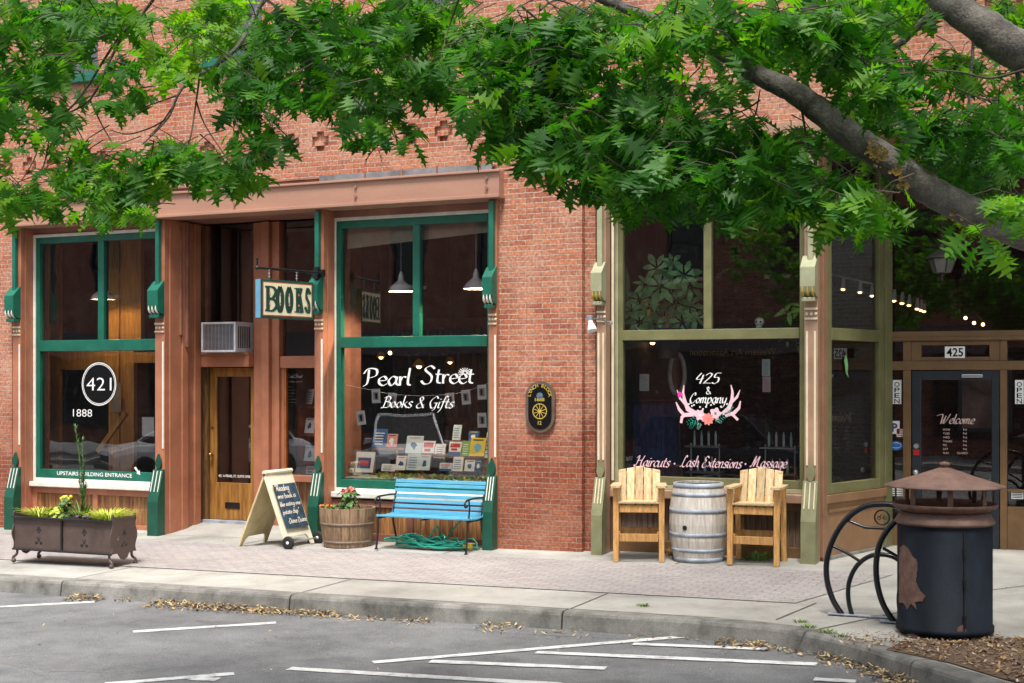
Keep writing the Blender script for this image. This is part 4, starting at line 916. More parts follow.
def face(sgn,cr_):
    u=ds*(-1)*sgn; n=nf*sgn; c0=mid+n*.047
    b=MB()
    def rect(w2,h2,lift,m): c=c0+n*lift; b.add([c-u*w2-up*h2,c+u*w2-up*h2,c+u*w2+up*h2,c-u*w2+up*h2],[(0,1,2,3)],m)
    rect(L_/2-.006,hh-.006,0,2); rect(L_/2-.028,hh-.028,.002,1); rect(L_/2-.042,hh-.042,.004,0)
    Wt=L_-.13; o=c0+n*.006; hL=hh*1.36
    def blk(pts,wd,x0,k=0):
        P=cr([(x0+p[0],p[1],0) for p in pts],5) if k==0 else [Vector((x0+p[0],p[1],0)) for p in pts]
        vs=[]
        for i,p in enumerate(P):
            t=(P[min(i+1,len(P)-1)]-P[max(i-1,0)]); t=Vector((t.x,t.y)).normalized(); nn=Vector((-t.y,t.x)); ww=wd*(.5+.8*abs(nn.x))/2
            for sg in (-1,1): vs.append(o+u*(p.x+nn.x*ww*sg)+up*(p.y+nn.y*ww*sg)+n*b.q)
        b.add(vs,[(2*i,2*i+2,2*i+3,2*i+1) for i in range(len(P)-1)],3); b.q+=.0003
    b.q=0; H2=hL/2*.96; lw=Wt/5; X=-Wt/2
    wdt=.048
    blk([(.05,-H2),(.05,H2)],wdt,X,1); blk([(.0,H2-.012),(.13,H2-.012),(.185,H2*.55),(.13,.01),(.05,.01)],wdt*.9,X); blk([(.05,-.01),(.15,-.01),(.20,-H2*.5),(.13,-H2+.012),(.0,-H2+.012)],wdt*.9,X)
    for k in (1,2):
        x=X+lw*k+.02; blk([(lw/2,H2),(.04,H2*.4),(.04,-H2*.4),(lw/2,-H2),(lw-.04,-H2*.4),(lw-.04,H2*.4),(lw/2,H2)],wdt,x)
    x=X+lw*3+.03; blk([(.06,-H2),(.06,H2)],wdt,x,1); blk([(.0,H2-.01),(.12,H2-.01)],.03,x,1); blk([(.0,-H2+.01),(.12,-H2+.01)],.03,x,1); blk([(lw-.03,H2),(.07,.0)],wdt*.8,x,1); blk([(.09,.05),(lw-.02,-H2)],wdt*1.1,x,1); blk([(lw-.09,-H2+.01),(lw-.0,-H2+.01)],.03,x,1)
    x=X+lw*4+.03; blk([(lw-.03,H2*.55),(lw-.07,H2*.95),(.07,H2*.85),(.06,H2*.25),(lw-.06,-H2*.15),(lw-.05,-H2*.8),(.08,-H2*.95),(.03,-H2*.5)],wdt*.8,x)
    for k in range(5):
        for s_ in (-1,0,1):
            c=o+u*(X+lw*(k+.5)+(.02 if k<3 else .03)-(.02 if k in(0,) else 0))+up*H2*.42*s_+n*.004
            if s_==0 and k in (1,2): b.add([c-u*.008-up*.04,c+u*.008-up*.04,c+u*.008+up*.04,c-u*.008+up*.04],[(0,1,2,3)],0)
            elif s_: disc(b,c,.013,.02,0,1,10,u=u); disc(b,c+n*.001,.006,.010,0,0,8,u=u)
    b.build('sign_face',[M['sign_cream'],M['sign_red'],M['dgreen'],mat('deep_green_letter',(.01,.055,.04),.5,.1,10)],BS)
face(1,0); face(-1,0)
# bracket arm
zt=zc1+hh; zarm=zt+.14; b=MB(); A0=P1-ds*.16; A0.z=zarm; A1=P2+ds*.02; A1.z=zarm
b.tube([A0,A1],.016,8); b.ball(tuple(A1),.028); b.tube([A1,A1+Vector((0,0,.09)),A1+Vector((0,0,.12))],[.014,.01,.02],6)
b.obox((fx(321,-.06)-.02,-.09,zarm),(.09,0,0),(0,.03,0),(0,0,.045)); b.obox((fx(321,-.06)-.02,-.13,zarm),(.03,0,0),(0,.03,0),(0,0,.08))
b.tube([A0,(fx(321,-.06)-.02,-.11,zarm)],.016,8)
b.build('bracket_arm',M['black'],BS)
for f_ in (.2,.72):
    b=MB(); q=P2-ds*L_*f_
    for k in range(3): b.lathe([(.014,-.004),(.019,0),(.014,.004)],(q.x,q.y,zarm-.02-k*.04),8); b.tube([(q.x,q.y,zarm-k*.04),(q.x,q.y,zarm-.045-k*.04)],.007,6)
    b.build('chain',M['silver'],BS)
# ---- plaque on the pier
xc=(fx(527)+fx(556))/2; za,zb=fz(541,432.5),fz(541,381); rw=(fx(556)-fx(527))/2; hz=(zb-za)/2; zc=(za+zb)/2
PL=thing('wall_plaque',(xc,-.03,za),'dark oval plaque with gold wheel and LYNCH BLOCK 1888 fixed to the brick pier','plaque')
def stadium(rx,hz_,n=14): 
    o=[]
    for i in range(n+1): a=math.pi*i/n; o.append((rx*math.cos(a),hz_-rx+rx*math.sin(a)))
    for i in range(n+1): a=math.pi+math.pi*i/n; o.append((rx*math.cos(a),-(hz_-rx)+rx*math.sin(a)))
    return o
b=MB(); b.prism([(xc+x,-.045,zc+z) for x,z in stadium(rw,hz)],(0,.043,0)); b.build('rim',mat('bronze_rim',(.13,.085,.06),.45,.2,6),PL,bevel=.008)
b=MB(); b.prism([(xc+x,-.052,zc+z) for x,z in stadium(rw-.04,hz-.04)],(0,.006,0)); b.build('plate',M['black_sign'],PL)
b=MB(); zz=zc-.055; disc(b,(xc,-.0535,zz),.098,.098,0,0,32,ri=.012)
for k in range(5): a=math.pi*k/5+.3; b.beam((xc-math.cos(a)*.09,-.0545-.0002*k,zz-math.sin(a)*.09),(xc+math.cos(a)*.09,-.0545-.0002*k,zz+math.sin(a)*.09),.008,.001,up=(0,1,0))
disc(b,(xc,-.0565,zz),.024,.024,0,0,12)
put_text(b,'1888',.04,Vector((xc,-.0535,zz+.125)),center=True,width=.13,bold=.02); put_text(b,'12',.045,Vector((xc,-.0535,zz-.165)),center=True,width=.05,bold=.02)
s='LYNCH BLOCK'; 
for i,ch in enumerate(s):
    if ch==' ': continue
    a=math.radians(172-164*i/(len(s)-1)); r=rw-.075; vs,fs,wd=ftext(ch,.042,bold=.02)
    c=Vector((xc+math.cos(a)*r,-.0535,zc+hz-rw+math.sin(a)*r)); place2d(b,[(x-wd/2,y) for x,y in vs],fs,c,(1,0,0),(0,0,1),rot=a-math.pi/2)
b.build('lettering',M['gold'],PL)
b=MB(); disc(b,(xc,-.0537,zc+hz-rw+.015),.045,.04,0,0,14); b.build('emblem',mat('blue_grey_emblem',(.12,.16,.22),.5,.3,30),PL)
# ---- chalkboard notice in the side window
xs_=fx(287,yd+.1); b=MB(); x0,x1=fx(285,yd+.12),fx(305,yd+.12); z1,z0=fz(295,368,yd+.12)-.01,fz(295,407,yd+.12)
t=thing('chalk_notice',(x0,yd+.12,z0),'black chalk notice hung in the narrow doorway window','notice')
b.box(x0,x1,yd+.12,yd+.135,z0,z1); b.build('board',M['black_sign'],t)
b=MB(); hgt=z1-z0; yy=yd+.118
script(b,'Pearl Street',.028,Vector((x0+.04,yy,z1-hgt*.24)),width=(x1-x0)*.75,pen=(.3,.14)); put_text(b,'BOOKS & GIFTS',.022,Vector((x0+.06,yy,z1-hgt*.36)),width=(x1-x0)*.7)
for k in range(6):      # rows of unreadable chalk squiggle
    P=[(x0+.05+.012*(k%3)+j*.009,yy,z1-hgt*(.48+.08*k)+.008*math.sin(j*2.3+k)) for j in range(9+(k*5)%7)]; b.tube(P,.0022,4)
b.build('chalk_lettering',M['chalkink'],t)

# ================================================================== STREET OBJECTS
# ---- A-frame board
n0=Vector((*gp(288.5,549),0)); f0=Vector((*gp(318,540.5),0)); n1=Vector((*gp(237,547),0)); f1=Vector((*gp(262,538.5),0))
SB_=thing('sandwich_board',((n0.x+n1.x)/2,(n0.y+f0.y)/2,G(n0.x,n0.y)),'cream A-frame board on wheels with blue chalk panel on the sidewalk','sandwich board')
zg=G(n0.x,n0.y); yn=(n0.y+n1.y)/2; yf_=yn+.62; xn0,xn1=n0.x,n1.x
ax_=fx(262,yn)+.03; az_=fz(262,473,yn)
def slab(xb,yy0,yy1,zb,name,mt,th,skip):
    d=Vector((ax_-xb,0,az_-zb)); L=d.length; d.normalize(); nn=Vector((-d.z,0,d.x))*(th)
    if xb>ax_: nn=-nn
    b=MB(); p0=Vector((xb,yy0,zb)); q0=Vector((xb,yy1,zb)); w_=yy1-yy0
    # board with a shallow arch cut between two feet
    arch=[(0,0),(.06,0),(.09,.10),(.13,.14),(w_-.13,.14),(w_-.09,.10),(w_-.06,0),(w_,0),(w_,L),(0,L)]
    poly=[p0+Vector((0,a_,0))+d*s_ for a_,s_ in arch]
    b.prism(poly,-nn); return b,p0,d,nn,L
b,p0,d,nn,L=slab(xn0,yn,yf_,zg+.015,'',None,.025,0); b.build('front_board',M['board_cream'],SB_,bevel=.006)
b2,p1,d1,nn1,L1=slab(xn1,yn,yf_,zg,'',None,.025,0); b2.build('back_board',M['board_shaded'],SB_,bevel=.006)
b=MB(); b.tube([(ax_,yn-.0,az_),(ax_,yf_,az_)],.03,12); b.build('hinge',M['board_cream'],SB_)
nv=Vector((d.z,0,-d.x)); nv=nv if nv.x>0 else -nv        # outward, faces the camera side
w_=yf_-yn; ub=Vector((0,1,0)); b=MB(); o=p0+nv*.0275
# prism extends to -nn side; outer face is found by offset
off=.003
def bq(a0,a1,s0,s1,lift,m): b.add([p0+ub*a0+d*s0+nv*lift,p0+ub*a1+d*s0+nv*lift,p0+ub*a1+d*s1+nv*lift,p0+ub*a0+d*s1+nv*lift],[(0,1,2,3)],m)
LF=.029
b.obox(p0+ub*w_*.51+d*(L*.53)+nv*.028,ub*(w_*.405),d*(L*.295),nv*.004,0); b.build('chalk_panel',M['chalk'],SB_)
b=MB(); base=p0+nv*.034
for s,a0,s0,wd,xh in [('"Reading',.12,.735,.50,.044),('one book is',.12,.635,.66,.036),('like eating one',.12,.53,.74,.034),('potato chip."',.14,.425,.60,.034),('-Diane Duane',.22,.30,.68,.036)]:
    script(b,s,xh,base+ub*w_*a0+d*L*s0,u=ub,v=d,width=w_*wd,shear=.15,pen=(.3,.2),bounce=.06)
b.build('chalk_lettering',M['chalkink'],SB_)
wy=yn-.04
for wy_,nm in ((yn-.035,1),(yf_+.035,1)):
    c=(xn0+.03,wy_,zg+.083); b=MB(); s_=1
    b.lathe([(.055,-.018),(.08,-.018),(.086,-.008),(.086,.008),(.08,.018),(.055,.018)],c,20,axis='y'); wh=b.build('wheel',M['tyre'],SB_)
    b=MB(); b.lathe([(0.0,-.024),(.02,-.024),(.02,-.014),(.054,-.012),(.054,.012),(.02,.014),(.02,.024),(0,.024)],c,16,axis='y'); b.build('hub',M['paper'],wh)
b=MB(); b.tube([(xn0+.03,yn-.03,zg+.083),(xn0+.03,yf_+.03,zg+.083)],.01,6); b.box(xn0-.0,xn0+.05,yn-.012,yn-.002,zg+.06,zg+.14); b.build('axle',M['silver'],SB_)

# ---- planters
def barrel_staves(mb,prof,c,n,m=0,gap=.02,th=.02):
    for i in range(n):
        a0=6.28318*(i+gap)/n; a1=6.28318*(i+1-gap)/n; r=random.random(); vs=[]
        for (rad,z) in prof:
            for a in (a0,(a0+a1)/2,a1):
                rr=rad; vs.append((c[0]+rr*math.cos(a),c[1]+rr*math.sin(a),c[2]+z))
        for (rad,z) in prof:
            for a in (a0,(a0+a1)/2,a1):
                rr=rad-th; vs.append((c[0]+rr*math.cos(a),c[1]+rr*math.sin(a),c[2]+z))
        k=len(prof); N=3*k; fs=[]
        for j in range(k-1):
            for q in (0,1):
                fs.append((j*3+q,j*3+q+1,(j+1)*3+q+1,(j+1)*3+q)); fs.append((N+j*3+q+1,N+j*3+q,N+(j+1)*3+q,N+(j+1)*3+q+1))
            fs.append((j*3,(j+1)*3,N+(j+1)*3,N+j*3)); fs.append((j*3+2,N+j*3+2,N+(j+1)*3+2,(j+1)*3+2))
        e=(k-1)*3
        for q in (0,1): fs.append((e+q,e+q+1,N+e+q+1,N+e+q)); fs.append((q+1,q,N+q,N+q+1))
        mb.add(vs,fs,m,False,r)
def hoop(mb,c,z,r0,r1,h,m=0): mb.lathe([(r0-.012,z),(r0+.004,z),(r1+.004,z+h),(r1-.012,z+h),(r0-.012,z)],c,40,m,cap=False)
cx,cy=gp(346.5,549); cy+=.30; cx-=.09; cx=fx(347.5,cy); g=G(cx,cy)
BP=thing('barrel_planter',(cx,cy,g),'brown half barrel planter between the A-frame board and the blue bench','planter')
pr=[(.30,0),(.325,.12),(.345,.26),(.36,.40),(.362,.50)]
b=MB(); barrel_staves(b,pr,(cx,cy,g),20,gap=.02); b.lathe([(0,.02),(.29,.02)],(cx,cy,g),20); b.build('staves',M['barrel_brown'],BP,bevel=.003)
for z,r0,r1 in [(.05,.31,.316),(.28,.349,.353)]:
    b=MB(); hoop(b,(cx,cy,g),z,r0,r1,.035); b.build('hoop',M['hoop_brown'],BP)
b=MB(); b.lathe([(0,.46),(.2,.455),(.34,.44)][::-1],(cx,cy,g),20); b.build('soil',M['soil'],BP)
M['geran']=mat('geranium_leaf',(.07,.16,.03),.6,.2,10,rnd=.5); M['salmon']=mat('salmon_petal',(.75,.22,.17),.6,.2,10,rnd=.25)
M['lime']=mat('lime_foliage',(.42,.52,.05),.6,.15,10,rnd=.35); M['yellow']=mat('yellow_petal',(.75,.5,.02),.6,.1,10,rnd=.2); M['purple']=mat('purple_petal',(.25,.03,.3),.6,.1,10,rnd=.2)
M['orange']=mat('orange_petal',(.75,.2,.03),.6,.1,10,rnd=.2)
def roundleaf(b,c,r,nrm,m=0):
    n=Vector(nrm).normalized(); u=n.orthogonal().normalized(); v=n.cross(u); k=7
    b.add([Vector(c)-n*r*.25]+[Vector(c)+u*r*math.cos(6.283*i/k)*random.uniform(.8,1.1)+v*r*math.sin(6.283*i/k)*random.uniform(.8,1.1) for i in range(k)],[(0,1+i,1+(i+1)%k) for i in range(k)],m,False,random.random())
def geranium(cx,cy,z,h,lab,spread=.12,nl=90,fl=6):
    t=thing('geranium',(cx,cy,z),lab,'plant'); b=MB()
    for i in range(7): a=6.28*i/7; b.tube([(cx,cy,z),(cx+.3*spread*math.cos(a),cy+.3*spread*math.sin(a),z+h*.5),(cx+.8*spread*math.cos(a),cy+.8*spread*math.sin(a),z+h*.85)],[.008,.006,.004],5)
    b.build('stem',M['geran'],t); b=MB()
    for i in range(nl):
        a=random.uniform(0,6.28); q=random.random()**.5; zz=random.uniform(.15,.95)
        roundleaf(b,(cx+math.cos(a)*spread*q*1.2,cy+math.sin(a)*spread*q*1.2,z+h*zz),random.uniform(.02,.038),(math.cos(a)*.7,math.sin(a)*.7,random.uniform(.3,1)))
    b.build('foliage',M['geran'],t)
    for i in range(fl):
        a=6.28*i/fl+.5; q=random.uniform(.3,1); c=(cx+math.cos(a)*spread*q,cy+math.sin(a)*spread*q,z+h*random.uniform(.95,1.12)); b=MB()
        for k in range(14):
            d=Vector((random.gauss(0,1),random.gauss(0,1),random.gauss(0,1))).normalized(); roundleaf(b,Vector(c)+d*.026,.016,d)
        b.build('bloom',M['salmon'],t)
geranium(cx+.02,cy,g+.45,.26,'geranium with salmon pink flowers growing in the half barrel')
t=thing('bedding_plant',(cx-.2,cy-.1,g+.45),'low orange flowered plant at the left rim of the half barrel','plant'); b=MB()
for i in range(60):
    a=random.uniform(0,6.28); q=random.random()*.12; roundleaf(b,(cx-.17+math.cos(a)*q*1.6,cy-.1+math.sin(a)*q,g+.46+random.random()*.06),random.uniform(.015,.03),(random.gauss(0,.5),random.gauss(0,.5)-.3,1))
b.build('foliage',M['geran'],t); b=MB()
for i in range(7): b.ball((cx-.22+random.uniform(-.05,.1),cy-.18+random.uniform(-.05,.05),g+.52),.018,8)
b.build('bloom',M['orange'],t)
# ---- cast iron planter box
A=Vector((*gp(12.5,563.5),0)); B_=Vector((*gp(111.5,568.5),0)); D_=Vector((*gp(135.5,564),0))
ux=(B_-A); Lx=ux.length; ux.normalize(); uy=Vector((-ux.y,ux.x,0)); Ly=(D_-B_).length*1.14
g=G((A.x+B_.x)/2,A.y)
PB=thing('planter_box',tuple((A+B_)/2+uy*Ly/2+Vector((0,0,g))),'long brown cast iron planter box on curled legs at the left of the sidewalk','planter')
def pbp(x,y,z): p=A+ux*x+uy*y; return (p.x,p.y,g+z)
zt=HC-(516-HYZ)/F*((-A.x*sn+(A.y+DC)*cs)); zt-=g; zl=.17
def wave_side(x0,y0,dx,dy,Ls,th):     # end panel with wavy outline and belly below
    pts=[]; 
    for i in range(13): s=i/12; pts.append((.02*math.sin(s*3*math.pi),zl+(zt-zl)*s))
    pts+=[(.01,zt+.05),(.035,zt+.07),(.06,zt+.03)]
    top=[(Ls-a,z) for a,z in pts[::-1]]
    bot=[(Ls-.12,zl-.0),(Ls-.22*Ls/.6,zl-.06),(Ls*.5,zl-.085),(.22*Ls/.6,zl-.06),(.12,zl)]
    P=[(a,z) for a,z in pts]+top+bot
    v=[Vector(pbp(x0+dx*a,y0+dy*a,z)) for a,z in P]; return v
b=MB()
xf_=(ux*.014)
b.prism(wave_side(0,0,0,1,Ly,.014),ux*.014); b.prism(wave_side(Lx-.014,0,0,1,Ly,.014),ux*.014)
for (x0,x1) in ((.014,Lx/2),(Lx/2+.002,Lx-.016)):
    for yy in (.02,Ly-.035): b.hexa([pbp(x0,yy,zl),pbp(x1,yy,zl),pbp(x1,yy+.015,zl),pbp(x0,yy+.015,zl),pbp(x0,yy,zt-.02),pbp(x1,yy,zt-.02),pbp(x1,yy+.015,zt-.02),pbp(x0,yy+.015,zt-.02)])
b.build('side_panel',M['iron_brown'],PB,bevel=.003)
b=MB()
for yy in (-.005,Ly-.015): b.tube([pbp(0,yy,zt-.01),pbp(Lx,yy,zt-.01)],.016,8)
b.tube([pbp(0,-.0,zl),pbp(Lx,-.0,zl)],.012,8)
b.hexa([pbp(Lx/2-.012,.0,zl),pbp(Lx/2+.012,.0,zl),pbp(Lx/2+.012,.02,zl),pbp(Lx/2-.012,.02,zl),pbp(Lx/2-.012,.0,zt-.02),pbp(Lx/2+.012,.0,zt-.02),pbp(Lx/2+.012,.02,zt-.02),pbp(Lx/2-.012,.02,zt-.02)])
b.build('rail',M['black'],PB)
for sx in (0,1):
    for sy in (0,1):
        x0=.05 if sx==0 else Lx-.05; y0=.03 if sy==0 else Ly-.03; o=-1 if sx==0 else 1; oy=-1 if sy==0 else 1
        b=MB(); P=cr([pbp(x0,y0,zl+.01),pbp(x0+o*.0,y0+oy*.01,zl-.06),pbp(x0+o*.045,y0+oy*.02,.07),pbp(x0+o*.05,y0+oy*.02,.035),pbp(x0+o*.035,y0+oy*.02,.03)],4)
        b.tube(P,.016,7); b.ball(pbp(x0+o*.04,y0+oy*.02,.03),.03); b.build('leg',M['iron_brown'],PB)
b=MB()
for xx in (.36*Lx/1.0*.72,Lx*.72):
    for k,(a_,z_,r_) in enumerate([(0,.30,.02),(-.02,.27,.016),(.02,.27,.016),(0,.24,.014),(-.035,.10,.022),(.035,.10,.022),(0,.14,.018),(-.02,.165,.01),(.02,.165,.01)]):
        p=pbp(xx+a_,.018,zl+z_*.9); b.ball(p,r_,8,sc=(1,.3,1))
for (a_,z_,r_) in [(0,.28,.02),(-.02,.25,.016),(.02,.25,.016),(-.035,.10,.02),(.035,.10,.02),(0,.14,.018)]: b.ball(pbp(Lx+.001,Ly/2+a_,zl+z_*.9),r_,8,sc=(.3,1,1))
b.build('cast_motif',M['iron_motif'],PB)
b=MB(); b.hexa([pbp(.02,.04,zt-.10),pbp(Lx-.02,.04,zt-.10),pbp(Lx-.02,Ly-.04,zt-.10),pbp(.02,Ly-.04,zt-.10),pbp(.02,.04,zt-.04),pbp(Lx-.02,.04,zt-.04),pbp(Lx-.02,Ly-.04,zt-.04),pbp(.02,Ly-.04,zt-.04)]); b.build('soil',M['soil'],PB)
b=MB(); b.hexa([pbp(.02,.03,zl+.02),pbp(Lx-.02,.03,zl+.02),pbp(Lx-.02,Ly-.03,zl+.02),pbp(.02,Ly-.03,zl+.02),pbp(.02,.03,zl+.04),pbp(Lx-.02,.03,zl+.04),pbp(Lx-.02,Ly-.03,zl+.04),pbp(.02,Ly-.03,zl+.04)]); b.build('base_tray',M['iron_brown'],PB)
def tuft(fx_,lab,n,h,rad,m,name='ornamental_grass',wd=.007,spread=.9,droop=.6):
    p=pbp(Lx*fx_,Ly*.45,zt-.05); t=thing(name,p,lab,'plant'); b=MB(); blades(b,p[0],p[1],p[2],n,rad,h,wd,spread,0,droop); b.build('foliage',m,t); return t,p
tuft(.16,'loose yellow green grass tuft at the left end of the iron planter',190,.34,.09,M['lime'],spread=.9,droop=.62,wd=.0035)
t,p=tuft(.34,'lime bedding plant with a yellow flower head in the iron planter',10,.12,.05,M['lime'],'bedding_plant'); b=MB()
for i in range(120): a=random.uniform(0,6.28); q=random.random()**.5*.15; roundleaf(b,(p[0]+q*math.cos(a),p[1]+q*math.sin(a)*.7,p[2]+random.uniform(.02,.20)*(1.1-q*3)),random.uniform(.015,.03),(math.cos(a),math.sin(a),1))
b.build('leaf_clump',M['lime'],t); b=MB()
for i in range(9): b.ball((p[0]+.13+random.gauss(0,.035),p[1]+random.gauss(0,.02),p[2]+.27+random.gauss(0,.015)),.025,8)
b.build('bloom',M['yellow'],t)
t,p=tuft(.46,'dark green leafy plant behind the yellow flowers in the iron planter',4,.1,.03,M['geran'],'bedding_plant'); b=MB()
for i in range(80): a=random.uniform(0,6.28); q=random.random()**.5*.09; roundleaf(b,(p[0]-.05+q*math.cos(a),p[1]+q*math.sin(a),p[2]+random.uniform(.0,.27)),random.uniform(.018,.035),(math.cos(a),math.sin(a),.6))
b.build('leaf_clump',M['geran'],t)
# tall spire plant
p=pbp(Lx*.585,Ly*.5,zt-.05); t=thing('spire_plant',p,'tall thin flowering spike rising from the middle of the iron planter','plant'); b=MB()
for k,(dx_,h_1) in enumerate([(0,.95),(-.11,1.12),(.02,.6),(-.05,.5),(.05,.45)]):
    P=cr([p,(p[0]+dx_*.3+.01,p[1],p[2]+h_1*.5),(p[0]+dx_,p[1],p[2]+h_1)],5); b.tube(P,[.006]*len(P),5)
    for q in P[2:]:
        for _ in range(7):
            a=random.uniform(0,6.28); d=Vector((math.cos(a),math.sin(a),.9)); s=.06*random.uniform(.5,1.2); sd=Vector((-d.y,d.x,0))*.007; qq=Vector(q)+Vector((0,0,random.uniform(-.04,.04))); b.add([qq-sd,qq+sd,qq+d*s],[(0,1,2)],0,False,random.random())
b.build('foliage',M['geran'],t)
b=MB(); blades(b,*p,60,.07,.4,.008,.5); b.build('blade_leaves',mat('mid_green_blade',(.10,.24,.04),.6,.15,10,rnd=.4),t)
t,p=tuft(.64,'small bedding plant with red and purple flowers in the iron planter',30,.10,.08,M['geran'],'bedding_plant'); b=MB()
for i in range(8): b.ball((p[0]+random.uniform(-.1,.16),p[1]-.1+random.uniform(-.05,.05),p[2]+.07),.014,8,r=1)
b.build('bloom',M['purple'],t); b=MB()
for i in range(60): a=random.uniform(0,6.28); q=random.random()**.5*.13; roundleaf(b,(p[0]+q*math.cos(a),p[1]+q*math.sin(a)*.6,p[2]+random.uniform(.0,.10)),.022,(math.cos(a),math.sin(a),1))
b.build('leaf_clump',M['geran'],t)
tuft(.86,'broad mound of golden green grass at the right end of the iron planter',420,.36,.12,M['lime'],spread=1.0,droop=.62,wd=.0035)

# ---- bench
xbL,xbR=fx(397,-.08),fx(487.5,-.08); g=G(-8.2,-.4); yb,yfn=-.12,-.60
BN=thing('bench',((xbL+xbR)/2,-.4,g),'light blue slatted bench with black iron legs under the bookshop window','bench')
zs=.42; ztp=.845; xs0_,xs1_=fx(378,yfn),fx(474,yfn)
sxl=xbL+.0; b=MB()
# back frame leans; slats as separate meshes
def backpt(s): return (-.20+.11*s, zs-.0+(ztp-zs)*s)     # y,z
zz=[.08,.22,.36,.50,.64,.78,.93]
xl_,xr_=xbL,xbR
for i,s in enumerate([.10,.25,.40,.555,.71,.865,.985][:7]):
    y,z=backpt(s); b=MB(); b.obox(((xl_+xr_)/2,y-.012,g+z-.01),((xr_-xl_)/2,0,0),(0,.009,0),(0,.0045,.0215),0,random.random()); b.build('back_slat',M['blue_slat'],BN,bevel=.004)
for i in range(5):
    y=yfn+.02+i*.088; z=zs+.0-.012*math.sin(i/4*math.pi); b=MB(); b.obox(((xl_+xr_)/2,y,g+z),((xr_-xl_)/2,0,0),(0,.036,0),(0,0,.011),0,random.random()); b.build('seat_slat',M['blue_slat'],BN,bevel=.004)
for xx,sd in ((xl_+.02,-1),(xr_-.02,1)):
    b=MB(); 
    P=[(xx,-.16,g),(xx,-.205,g+.2),(xx,-.20,g+zs),(xx,-.195+.11,g+ztp+.02)]; b.tube(cr([(xx,-.10,g),(xx,-.17,g+.2),(xx,-.215,g+zs-.02),(xx,-.075,g+ztp+.01)],5),.013,7)
    b.tube(cr([(xx,-.64,g),(xx,-.60,g+.22),(xx,-.60,g+zs-.03)],4),.013,7); b.tube([(xx,-.61,g+zs-.03),(xx,-.21,g+zs-.03)],.012,7); b.lathe([(.024,0),(.02,.015)],(xx,-.64,g),8); b.lathe([(.024,0),(.02,.015)],(xx,-.10,g),8)
    b.build('leg_frame',M['black'],BN)
    b=MB(); b.tube(cr([(xx,-.155,g+.66),(xx,-.40,g+.665),(xx,-.60,g+.655),(xx,-.665,g+.62),(xx,-.655,g+.575),(xx,-.61,g+.58)],4),.013,7); b.tube(cr([(xx,-.56,g+.655),(xx,-.54,g+.55),(xx,-.57,g+zs-.02)],4),.011,6); b.build('armrest',M['black'],BN)
b=MB(); b.tube([((xl_+xr_)/2,-.60,g+zs-.03),((xl_+xr_)/2,-.21,g+zs-.03)],.01,6); b.build('cross_bar',M['black'],BN)
# ---- hose
b=MB(); hx,hy=(xl_+xr_)/2-.02,-.25; rs=random.Random(3)
P=[]
for lp in range(13):
    cx0=hx+rs.uniform(-.28,.28); rx=rs.uniform(.28,.50); ry=rs.uniform(.12,.22)
    for k in range(9):
        a=6.283*k/9+rs.uniform(-.1,.1); P.append((min(max(cx0+rx*math.cos(a),xl_-.13),xr_+.05),hy+ry*math.sin(a)+rs.uniform(-.02,.02),G(hx)+.012+.012*lp*abs(math.sin(a*2))+rs.uniform(0,.02)))
P+= [(hx-.05,-.33,g+.05),(hx+.05,-.30,g+.28),(hx+.06,-.2,g+.20),(hx+.05,-.12,g+.05),(hx+.3,-.1,g+.35),(hx+.32,.10,g+.3)]
b.tube(cr(P,5),.0115,7); hz_=thing('garden_hose',(hx,hy,G(hx)),'coiled green garden hose lying under the blue bench','hose'); b.build('tube',M['hose'],hz_)
b=MB(); b.tube([(xl_+.30,-.16,g+.07),(xr_-.1,-.16,g+.075)],.010,6); b.build('stiff_white_length',M['paper'],hz_)
b=MB(); b.box(xr_-.16,xr_-.10,-.34,-.29,g+.03,g+.09); b.tube([(xr_-.16,-.315,g+.06),(xr_-.22,-.315,g+.06)],.02,8); b.build('nozzle',M['yellow'],hz_,bevel=.008)

